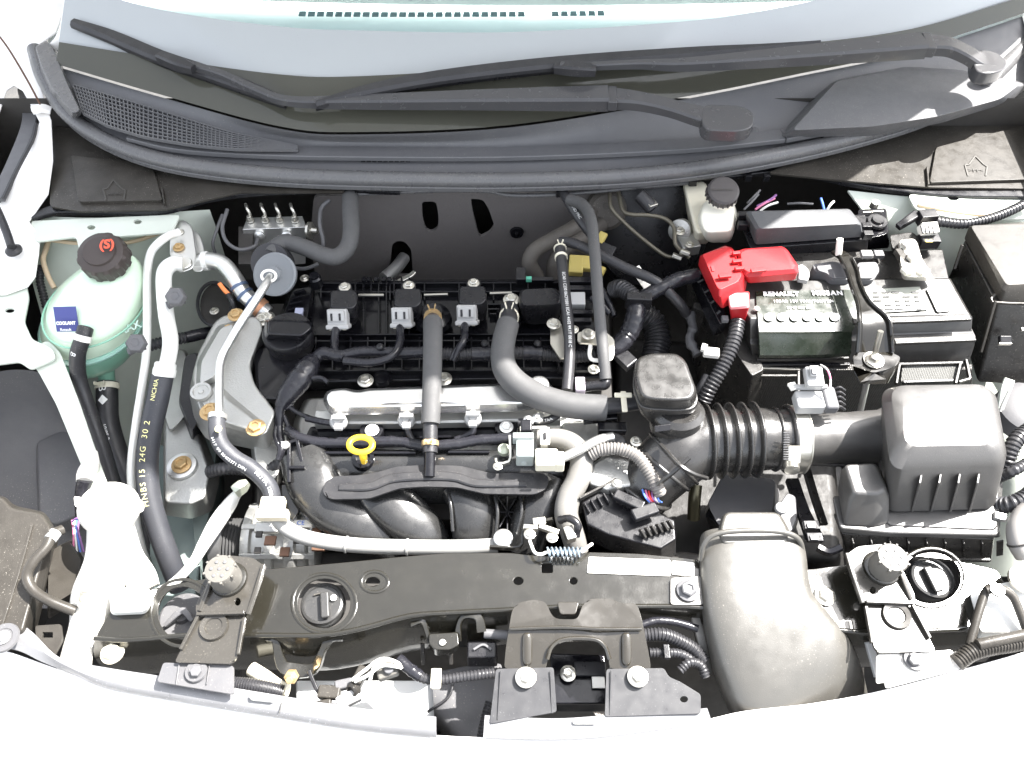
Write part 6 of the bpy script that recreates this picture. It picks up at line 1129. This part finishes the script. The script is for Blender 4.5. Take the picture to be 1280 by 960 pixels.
for c_, rx, ry in (((405, 754), 40, 37), ((228, 766), 40, 42), ((1164, 722), 42, 37), ((468, 727), 17, 13), ((860, 738), 20, 18)):
    pts, rad = B().path([(p[0], p[1], .8605) for p in ell(*c_, rx, ry, 28)] + [(c_[0] + rx, c_[1], .8605)], 2.2, 1); B().wtube(pts, rad, 10, .35).obj('pressed_ring', oliv, rs)
b = B(); b.prism(rnd([(736, 696), (838, 700), (838, 720), (734, 716)], 2), .8615, .8605); b.obj('sticker', wht, rs); b = B(); b.prism(rnd([(840, 701), (868, 703), (868, 720), (840, 718)], 2), .8615, .8605); b.obj('sticker', wht, rs)
for q in ((848, 710), (860, 711)): B().lathe((*q, .8618), [(4, 0), (4, .5)], 12).obj('sticker_symbol', gry, rs)

bolt(rs, 141, 816, .848, 10, crm, name='flange_bolt'); bolt(rs, 860, 736, .861, 9, dgy); bolt(rs, 1031, 745, .861, 9, steel)
bolt(rs, 16, 0, .2, .1, dgy) if 0 else None
# radiator caps
def radcap(x, y, lb, mark):
    t = thing('coolant_filler', lb, 'filler', (x, y, .85), 'round caps set in the radiator support')
    cm = mat('cap_silver', (.035, .035, .035), .30, metal=.0, dust=.15)
    B().lathe((x, y, .842), [(27, -10), (27.5, 3), (26, 6), (23, 7), (22, 5), (2, 5)], 40).obj('cap', cm, t)
    B().box((x + 2, y, .852), (11, 34, 5), rz=10).obj('grip', cm, t, bev=.002); B().strip([(x - 12, y - 12, .8485, 2, 1), (x - 6, y - 14, .8485, 2, 1), (x, y - 14, .8485, 2, 1)]).obj('cap_mark', embo, t)
    text_on('cap_lettering', mark, ink, t, (x + 13, y - 8, .8485), 10, bold=.3)
radcap(404, 756, 'silver-grey round cap in the beam right of the left bracket', '©')
radcap(1164, 724, 'bronze-brown round cap in the beam right of the right bracket', '')
t = thing('headlamp_adjuster', 'round dark moulding seen in the left hole of the radiator support', 'moulding', (228, 770, .83)); B().lathe((228, 770, .832), [(30, -20), (30, -2), (27, 0), (10, -2), (8, 4)], 32).obj('disc', linr, t); B().strip([(206, 782, .838, 5, 4), (228, 764, .842, 9, 6), (240, 776, .838, 5, 4)]).obj('tab', dgy, t)
# corner brackets with bump stops
def corner(mir, lb, lb2):
    X = (lambda x: x) if not mir else (lambda x: 1388 - x)
    dy = 0 if not mir else -14
    def Q(p): return [(X(a), c + dy) for a, c in p]
    t = thing('bonnet_bracket', lb, 'bracket', (X(262), 780 + dy, .87), 'corner brackets on the radiator support')
    bm_ = mat('bracket_steel', (.036, .033, .028), .22, coat=.45, dust=.12, dc=(.35, .32, .26))
    b = B(); b.plate(rnd(Q([(266, 704), (284, 694), (316, 697), (331, 708), (328, 722), (314, 762), (300, 768), (246, 770), (244, 758), (258, 730)]), 5), [ell(X(297), 752 + dy, 4, 5, 12)], .885, .003); b.obj('upper_plate', bm_, t, bev=.001)
    b = B(); b.plate(rnd(Q([(248, 768), (306, 766), (300, 800), (296, 822), (290, 830), (218, 828), (226, 812), (238, 790)]), 5), [], .878, .003); b.obj('lower_plate', bm_, t, bev=.001)
    b = B(); b.strip([(X(250), 764 + dy, .884, 5, 8), (X(264), 728 + dy, .889, 5, 8), (X(270), 704 + dy, .889, 5, 8)], n=3); b.obj('edge_flange', bm_, t); B().strip([(X(310), 768 + dy, .884, 5, 6), (X(322), 732 + dy, .888, 5, 6), (X(330), 706 + dy, .888, 5, 6)], n=3).obj('edge_flange', bm_, t)
    for e_ in (((X(246), 768 + dy, .884), (X(306), 766 + dy, .884)), ((X(226), 812 + dy, .880), (X(248), 770 + dy, .882)), ((X(298), 818 + dy, .880), (X(306), 772 + dy, .882))): B().bar(e_[0], e_[1], 4, 6).obj('folded_edge', bm_, t)
    B().lathe((X(267), 783 + dy, .880), [(18, -1), (17, 2), (11, 1), (10, -1), (2, -2)], 24).obj('pressed_dimple', bm_, t)
    b = B(); b.plate(rnd(Q([(204, 828), (292, 832), (292, 868), (196, 852)]), 4), [], .872, .003); b.obj('foot_flap', linr if not mir else wht, t, bev=.001)
    for x in (224, 262): B().bar((X(x), 830 + dy, .8735), (X(x - 4), 856 + dy, .8735), 1.4, 1.4).obj('crease', linr, t)
    B().lathe((X(245), 839 + dy, .874), [(14, 0), (13, 2), (9, 2), (8, 4)], 24).obj('push_rivet', linr, t); B().lathe((X(245), 839 + dy, .878), [(8, 0), (7, 3)], 6).obj('rivet_head', dgy, t)
    u = thing('bump_stop', lb2, 'bump stop', (X(284), 716 + dy, .9), 'round bump stops on the corner brackets')
    sm = mat('bump_stop_rubber', (.10, .095, .085), .5, dust=.2); ax_ = (0, .02, 1)
    B().lathe((X(286), 724 + dy, .886), [(23, 0), (22, 3), (19, 4)], 28).obj('base_ring', oliv, u)
    B().lathe((X(284), 724 + dy, .888), [(19, 0), (19, 30), (17.5, 33), (3, 33.5)], 32, axis=ax_).obj('stop', sm, u)
    kk = K(X(284), 724 + dy, .888); top = V(X(284), 724 + dy, .888) + Vector((0, 0, 33.6 * kk))
    for i in range(7):
        a = i * math.pi / 3; r_ = 10 * kk if i < 6 else 0
        B().lathe(tuple(top + Vector((math.cos(a) * r_, math.sin(a) * r_, 0))), [(2.4 * kk, 0), (2.0 * kk, .8 * kk), (.6 * kk, .9 * kk)], 12, px=False).obj('dimple', dgy, u)
    for i in range(8):
        a = i * math.pi / 4 + .3; B().box(tuple(top + Vector((math.cos(a) * 18.6 * kk, math.sin(a) * 18.6 * kk, -.003))), (.0025, .0025, .006), rz=math.degrees(a), px=False).obj('rim_nib', sm, u)
corner(False, 'dusty steel bracket left of the radiator cap, under a round bump stop', 'round grey bump stop with dimples on the left bracket')
corner(True, 'dusty steel bracket right of the big resonator, under a round bump stop', 'round grey bump stop with dimples on the right bracket')
# bonnet latch bracket
lb_ = thing('bonnet_latch_bracket', 'black pressed steel arch bracket at the centre of the radiator support', 'bracket', (715, 800, .86))
o1 = [(640, 762), (648, 753), (668, 749), (682, 752), (690, 770), (698, 774), (722, 774), (728, 756), (738, 748), (764, 748), (776, 754), (796, 754), (802, 772), (812, 822), (814, 838), (762, 836), (760, 818), (752, 804), (742, 799), (706, 799), (694, 804), (686, 818), (682, 838), (630, 836), (632, 812), (636, 786)]
def zlat(x, y): return .878 if y < 780 else .878 - (y - 780) * .00022
b = B(); b.plate(rnd(o1, 6, 3), [], .87, .0035, zf=zlat); b.obj('pressed_plate', mat('latch_steel', (.026, .023, .018), .20, coat=.6, dust=.08, dc=(.3, .28, .22)), lb_, bev=.0015, seg=3)
ls = MT['latch_steel']
B().strip([(638, 786, .880, 4, 4), (700, 784, .881, 4, 4), (750, 786, .881, 4, 4), (802, 786, .880, 4, 4)], ch=.8).obj('fold', ls, lb_)
B().strip([(684, 824, .872, 5, 6), (690, 808, .876, 5, 6), (706, 799, .878, 5, 6), (742, 799, .878, 5, 6), (756, 808, .876, 5, 6), (762, 824, .872, 5, 6)], ch=.8).obj('arch_edge', ls, lb_)
for x in (659, 783): B().tube([(x, 791, .877, 3), (x, 797, .876, 6), (x, 825, .870, 6), (x, 832, .868, 3)], 6, flat=.6).obj('pressed_bead', ls, lb_)
B().prism(rnd([(696, 752), (724, 752), (720, 768), (700, 768)], 4), .872, .866).obj('recess_floor', ls, lb_, bev=.001)
for x0, pts_ in ((0, [(620, 836), (692, 834), (696, 890), (612, 905)]), (1, [(758, 836), (830, 835), (836, 846), (850, 852), (876, 868), (876, 892), (756, 896)])):
    b = B(); b.plate(rnd(pts_, 4), [ell(855, 874, 5, 4, 12)] if x0 else [], .868, .003, zf=lambda x, y: .868 - (y - 835) * .0001); b.obj('foot_flap', mat('scratched_plastic', (.038, .038, .040), .34, dust=.10, dc=(.4, .4, .4)), lb_, bev=.001)
for q in ((657, 847), (797, 846)): B().lathe((*q, .870), [(13, -1), (13, 1.5), (11, 2)], 28).obj('washer', steel, lb_); bolt(lb_, *q, .872, 7.5, steel, washer=False)
for a, c in (((626, 838), (622, 900)), ((688, 838), (690, 892)), ((764, 838), (762, 894))): B().bar((*a, .870), (*c, .862), 1.6, 1.6).obj('crease', MT['scratched_plastic'], lb_)
for i in range(0): x = 700 + random.random() * 0; a = (random.uniform(765, 820), random.uniform(856, 885)); B().bar((a[0], a[1], .8672), (a[0] + random.uniform(-8, 8), a[1] - random.uniform(6, 16), .8678), .6, .4).obj('scratch', gry, lb_)
# top strip of the bumper
t = thing('grille_top_strip', 'scuffed dark plastic strip along the bumper edge on the left', 'trim strip', (250, 850, .86))
A_ = [(-20, 776), (20, 778), (40, 790), (75, 822), (130, 848), (220, 862), (330, 880), (440, 898), (545, 910)]; Bs = [(-20, 806), (20, 812), (50, 826), (90, 842), (134, 860), (222, 876), (332, 894), (440, 911), (546, 922)]
b = B(); b.grid([[(x, y - (14 if i > 3 else 0), .858) for i, (x, y) in enumerate(A_)], [(a[0], (a[1] + c[1]) / 2 - 4, .860) for a, c in zip(A_, Bs)], [(x, y, .853) for x, y in Bs]], nu=5, nv=3, th=.004); b.obj('strip', mat('scuffed_strip', (.17, .17, .175), .4, dust=.35, dc=(.7, .7, .7)), t)
b = B(); b.bar((352, 878, .862), (349, 892, .862), 1.6, 1.6); b.obj('joint', worn, t); B().bar((352, 830, .848), (352, 880, .848), .1, .1).obj('joint', worn, t) if 0 else None
t = thing('centre_top_strip', 'pale scuffed strip along the bumper edge below the latch bracket', 'trim strip', (740, 905, .86))
b = B(); b.grid([[(606, 894, .861), (690, 898, .861), (760, 894, .861), (850, 888, .861), (884, 885, .861)], [(604, 922, .856), (690, 924, .856), (760, 920, .856), (850, 908, .856), (890, 903, .856)]], nu=5, nv=2, th=.004); b.obj('strip', MT['scuffed_strip'], t); B().prism(rnd([(716, 898), (746, 898), (746, 905), (716, 905)], 3), .8625, .861).obj('lit_pad', wht, t)
t = thing('white_pad', 'small white pad on the bumper strip right of the left bracket', 'pad', (326, 872, .86)); B().prism(rnd([(312, 866), (342, 870), (342, 877), (312, 874)], 3), .866, .86).obj('pad', wht, t)
t = thing('right_corner_flap', 'white painted flap at the foot of the right bracket', 'flap', (1150, 830, .86)); b = B(); b.plate(rnd([(1098, 820), (1190, 812), (1202, 836), (1108, 860)], 4), [], .864, .003); b.obj('flap', body, t, bev=.001)
# resonator
rz_ = thing('intake_resonator', 'large dusty black intake resonator blown white by the sun, in front of the engine', 'resonator', (950, 760, .88))
rm = mat('resonator_plastic', (.064, .061, .054), .38, spec=1.0, dust=.14, bump=.25, bs=1100)
b = B(); b.tube([(938, 676, .86, 62), (940, 690, .862, 65), (943, 730, .862, 67), (950, 765, .858, 72), (966, 805, .846, 82), (984, 840, .832, 88), (998, 868, .805, 88), (1008, 900, .765, 86)], 60, n=6, seg=48, flat=.42, sq=.72); b.obj('duct', rm, rz_, sharp=75)
b = B(); b.loft([(rnd([(906, 640), (972, 640), (984, 662), (984, 680), (902, 680), (900, 662)], 8), .885), (rnd([(902, 642), (976, 642), (990, 668), (988, 684), (898, 684), (896, 668)], 8), .87)]); b.obj('inlet_block', rm, rz_, bev=.003, seg=3)
pts, rad = B().path([(876, 700, .868), (880, 680, .884), (896, 667, .893), (938, 663, .896), (978, 665, .893), (998, 674, .884), (1004, 692, .868)], 3.5, 6); B().wtube(pts, rad, 12).obj('collar_rim', rm, rz_)
b = B(); b.strip([(868, 770, .842, 12, 8), (876, 800, .84, 12, 8), (884, 842, .82, 12, 8)]); b.obj('side_flange', rm, rz_)
b = B(); b.plate(rnd([(838, 722), (878, 720), (880, 756), (838, 756)], 5), [], .8635, .003); b.obj('mounting_ear', rm, rz_, bev=.001); bolt(rz_, 860, 738, .865, 10, dgy)
# below the beam
t = thing('small_beam_bracket', 'small folded black bracket with a nut hanging from the beam, right of the left corner bracket', 'bracket', (365, 830, .83)) 
t['label'] = 'small folded black bracket with a gold nut, below the silver-grey round cap'
for P in ([(334, 800, .85, 4, 10), (344, 802, .85, 8, 6), (352, 830, .835, 14, 5), (366, 838, .83, 18, 5), (392, 836, .83, 14, 5), (404, 812, .845, 8, 6), (414, 796, .85, 14, 5), (430, 796, .85, 10, 5)],): B().strip(P, n=3).obj('folded_strap', oliv, t)
B().lathe((365, 845, .84), [(9, -2), (9, 6), (5, 7), (5, 14)], 6, axis=(0, -.6, .8)).obj('nut', MT['gold_clamp'], t); B().tube([(314, 836, .83), (330, 846, .83), (350, 860, .825), (360, 862, .825)], 9).obj('pale_hose', crm, t)
t = thing('braided_loom', 'braided loom emerging beside the small bracket', 'loom', (305, 858, .82)); B().corr([(292, 856, .84), (315, 858, .84), (338, 862, .835), (352, 866, .83)], 10, 3, .1).obj('loom', corrm, t)
t = thing('hook_bracket', 'black hooked bracket with a bolt hole hanging from the beam above the lower loom', 'bracket', (550, 790, .84))
B().strip([(514, 776, .85, 16, 4), (528, 776, .85, 8, 5), (534, 792, .842, 6, 6), (538, 802, .836, 10, 5)], n=3).obj('left_hook', oliv, t); B().strip([(572, 800, .836, 10, 5), (574, 780, .848, 6, 6), (582, 770, .855, 6, 5), (598, 772, .855, 10, 5), (602, 790, .85, 12, 5)], n=3).obj('right_hook', oliv, t)
b = B(); b.loft([(rnd([(536, 792), (572, 790), (574, 806), (562, 812), (544, 812), (536, 804)], 3), .845), (rnd([(536, 796), (572, 794), (574, 812), (562, 820), (544, 820), (536, 808)], 3), .832)]); b.obj('saddle', oliv, t, bev=.001); B().lathe((553, 803, .846), [(5, 0), (4, 1), (2, 1)], 14).obj('bolt_eye', steel, t)
for x in (528, 563): B().strip([(x, 804, .825, 5, 5), (x + 1, 830, .81, 5, 5)], n=2).obj('leg', worn, t)
t = thing('square_clip_block', 'black square moulded clip block below the beam', 'clip block', (603, 812, .83)); b = B(); b.loft([(rnd([(584, 802), (620, 802), (620, 822), (584, 822)], 3), .838), (rnd([(584, 806), (622, 806), (622, 834), (584, 834)], 3), .815)]); b.obj('block', blk, t, bev=.002); B().strip([(592, 812, .840, 3, 3), (604, 806, .840, 3, 3), (614, 812, .840, 3, 3)]).obj('ring_mark', dgy, t)
B().tube([(605, 792, .84), (635, 794, .84)], 6, n=2).obj('cross_pin', dgy, t)
P = [(502, 828, .85), (514, 838, .85), (530, 848, .848), (550, 850, .848), (580, 846, .848), (612, 842, .848), (640, 840, .845)]
t = thing('lower_loom', 'black corrugated loom running left to right below the beam, held by a pale clip', 'loom', P[0]); B().corr(P, 6.5, 4.5, .13).obj('loom', corrm, t); B().tube([(498, 824, .85), (512, 836, .85), (526, 846, .849)], 7.5, jit=.06).obj('taped_end', tape, t)
b = B(); b.box((545, 848, .858), (13, 24, 4)); b.obj('pale_clip', crm, t, bev=.001); B().box((545, 858, .858), (10, 6, 6)).obj('clip_catch', crm, t)
t = thing('horn_connector', 'dusty beige connector with pale looping wires below the beam', 'connector', (430, 860, .83))
B().box((484, 838, .845), (26, 20, 14), rz=20).obj('plug', MT['bump_stop_rubber'], t, bev=.002); B().lathe((486, 836, .853), [(7, 0), (6, 3), (3, 3)], 16).obj('plug_boss', dgy, t)
for P in ([(440, 850, .85), (456, 838, .858), (476, 824, .862), (496, 828, .858), (502, 836, .855)], [(444, 852, .85), (460, 844, .858), (478, 832, .862), (500, 834, .855)], [(456, 872, .845), (462, 852, .855), (468, 834, .862), (484, 824, .862)]): B().tube(P, 2.2).obj('looping_wire', wiw, t)
for q in ((412, 866, 28, 16), (436, 874, 30, 16), (450, 846, 14, 26), (424, 886, 24, 12), (404, 882, 22, 12), (430, 856, 22, 12)): B().box((q[0], q[1], .838), (q[2], q[3], 14), rz=random.uniform(-30, 30)).obj('connector_body', random.choice((brown, dgy, worn, gry, linr)), t, bev=.002)
for q in ((398, 886), (442, 862)): B().lathe((*q, .842), [(9, -4), (9, 4), (6, 6), (5, 3)], 18, axis=(-.5, -.5, .6)).obj('round_sleeve', worn, t)
B().strip([(386, 838, .838, 5, 5), (396, 862, .832, 5, 5), (408, 878, .828, 5, 5)], n=2).obj('dark_rod', blk, t)
# horn, crash beam and lower grille ducts
t = thing('crash_beam', 'crash beam behind the bumper, its sunlit patches put into a pale colour', 'crash beam', (560, 880, .74))
b = B(); b.loft([([(370, 850), (590, 850), (592, 905), (370, 905)], .775), ([(370, 862), (590, 862), (592, 925), (370, 925)], .73)]); b.obj('beam', mat('sunlit_steel', (.55, .56, .56), .4, dust=.15), t, bev=.003)  # pale colour stands in for sunlit patches on the beam
t = thing('duct_panel', 'dark grey air guide panel between the crash beam and the latch', 'panel', (610, 880, .75))
b = B(); b.loft([([(540, 840), (612, 826), (628, 830), (628, 940), (545, 940)], .785), ([(540, 860), (628, 850), (628, 960), (545, 960)], .72)]); b.obj('panel', linr, t, bev=.002)
b = B(); b.strip([(534, 890, .79, 3, 4), (560, 872, .79, 3, 4), (566, 856, .79, 3, 4)], n=3); b.obj('panel_lip', blk, t); B().corr([(612, 878, .80), (606, 900, .80), (602, 920, .80)], 6, 4).obj('side_loom', corrm, t)
t = thing('condenser_support', 'dark latch support plate with a bolt seen through the arch bracket', 'plate', (720, 840, .83))
b = B(); b.loft([([(688, 816), (756, 818), (760, 850), (800, 856), (800, 880), (690, 880)], .815), ([(688, 826), (756, 828), (760, 860), (800, 866), (800, 890), (690, 890)], .79)]); b.obj('plate', gloss, t, bev=.002); bolt(t, 710, 842, .822, 7, steel); B().box((748, 853, .82), (16, 14, 3)).obj('sunlit_tab', wht, t)
B().box((738, 836, .822), (40, 18, 4)).obj('raised_pad', blk, t, bev=.002)
t = thing('sunlit_patch', 'panel cut to the curved edge of the sunlit patch deep below the latch', 'light patch', (760, 890, .7)); b = B(); b.plate([(712, 856), (800, 858), (800, 930), (760, 930), (748, 900), (730, 872)], [], .74, .003); b.obj('panel', mat('sunlit_panel', (.25, .23, .21), .6, dust=.1), t)  # sunlit patch built as a panel; its edge follows the shadow's curve
# looms right of the latch
for lb, P, r_, kind in (('upper dark hose crossing behind the right leg of the latch bracket', [(800, 782, .85), (820, 776, .85), (845, 778, .848), (872, 786, .845)], 5, 0), ('thick corrugated loom leaving right of the latch bracket', [(806, 794, .852), (828, 793, .854), (848, 800, .85), (868, 812, .845), (880, 826, .84)], 8.5, 1), ('thin corrugated loom with a clamp right of the latch bracket', [(812, 816, .85), (834, 816, .85), (852, 818, .848), (872, 830, .84)], 6, 1), ('small curled loom beside the left edge of the big resonator', [(850, 838, .845), (862, 828, .848), (876, 832, .845), (882, 846, .84)], 6, 1)):
    t = thing('latch_loom', lb, 'loom', P[0], 'looms right of the latch bracket'); (B().corr(P, r_, 4.2, .13) if kind else B().tube(P, r_, jit=.03)).obj('loom', corrm if kind else tape, t)
    if r_ == 6 and P[0][1] == 816: B().box((833, 815, .856), (8, 18, 8)).obj('clamp', blk, t, bev=.001)
# right corner: wishbone rods and loom
t = thing('forked_release_rod', 'dusty bent metal rods forming a fork beside the right cap', 'rod', (1240, 770, .87))
B().tube([(1212, 806, .87), (1222, 770, .876), (1232, 740, .88), (1240, 733, .884)], 5.5).obj('rod', brown, t); B().tube([(1232, 738, .884), (1250, 736, .886), (1266, 746, .884), (1276, 768, .88), (1284, 790, .875)], 5.5).obj('rod', brown, t); B().lathe((1246, 738, .888), [(9, 0), (8, 3), (4, 3)], 20).obj('pivot_eye', oliv, t)
t = thing('white_corner_block', 'white painted block at the far right end of the radiator support', 'panel', (1260, 735, .86)); b = B(); b.loft([(rnd([(1212, 742), (1256, 728), (1300, 722), (1300, 790), (1226, 790)], 5), .868), (rnd([(1212, 742), (1256, 728), (1300, 722), (1300, 800), (1222, 800)], 5), .85)]); b.obj('block', mat('dim_white_paint', (.6, .6, .58), .4), t, bev=.003)
t = thing('corner_bolt_seat', 'round metal bolt seat at the right edge of the bay', 'bolt', (1276, 724, .88)); B().lathe((1278, 724, .876), [(17, -2), (17, 3), (12, 4), (11, 1), (7, 1), (6, 6)], 28).obj('seat', steel, t)
t = thing('right_front_loom', 'dusty corrugated loom running along the right end of the bumper', 'loom', (1230, 815, .86)); B().corr([(1196, 828, .868), (1215, 815, .872), (1240, 808, .874), (1265, 804, .874), (1300, 796, .874)], 11, 4, .13).obj('loom', brown, t); B().tube([(1222, 806, .88), (1250, 800, .882), (1300, 790, .882)], 7, jit=.05).obj('taped_run', brown, t)
t = thing('front_edge_bracket', 'small pale upright bracket between the resonator and the right bracket', 'bracket', (1096, 830, .84)); B().strip([(1086, 802, .85, 10, 6), (1092, 824, .845, 10, 6), (1098, 846, .84, 10, 6)], n=2).obj('bracket', gry, t)
# radiator / fan shroud that closes the bay in front of the engine
t = thing('fan_shroud', 'dark fan shroud and radiator behind the support beam', 'radiator', (600, 700, .7))
b = B(); b.loft([([(300, 690), (860, 690), (1080, 730), (1080, 800), (300, 800)], .74), ([(300, 700), (860, 700), (1080, 740), (1080, 960), (300, 960)], .5)]); b.obj('shroud', dark, t, bev=.003)
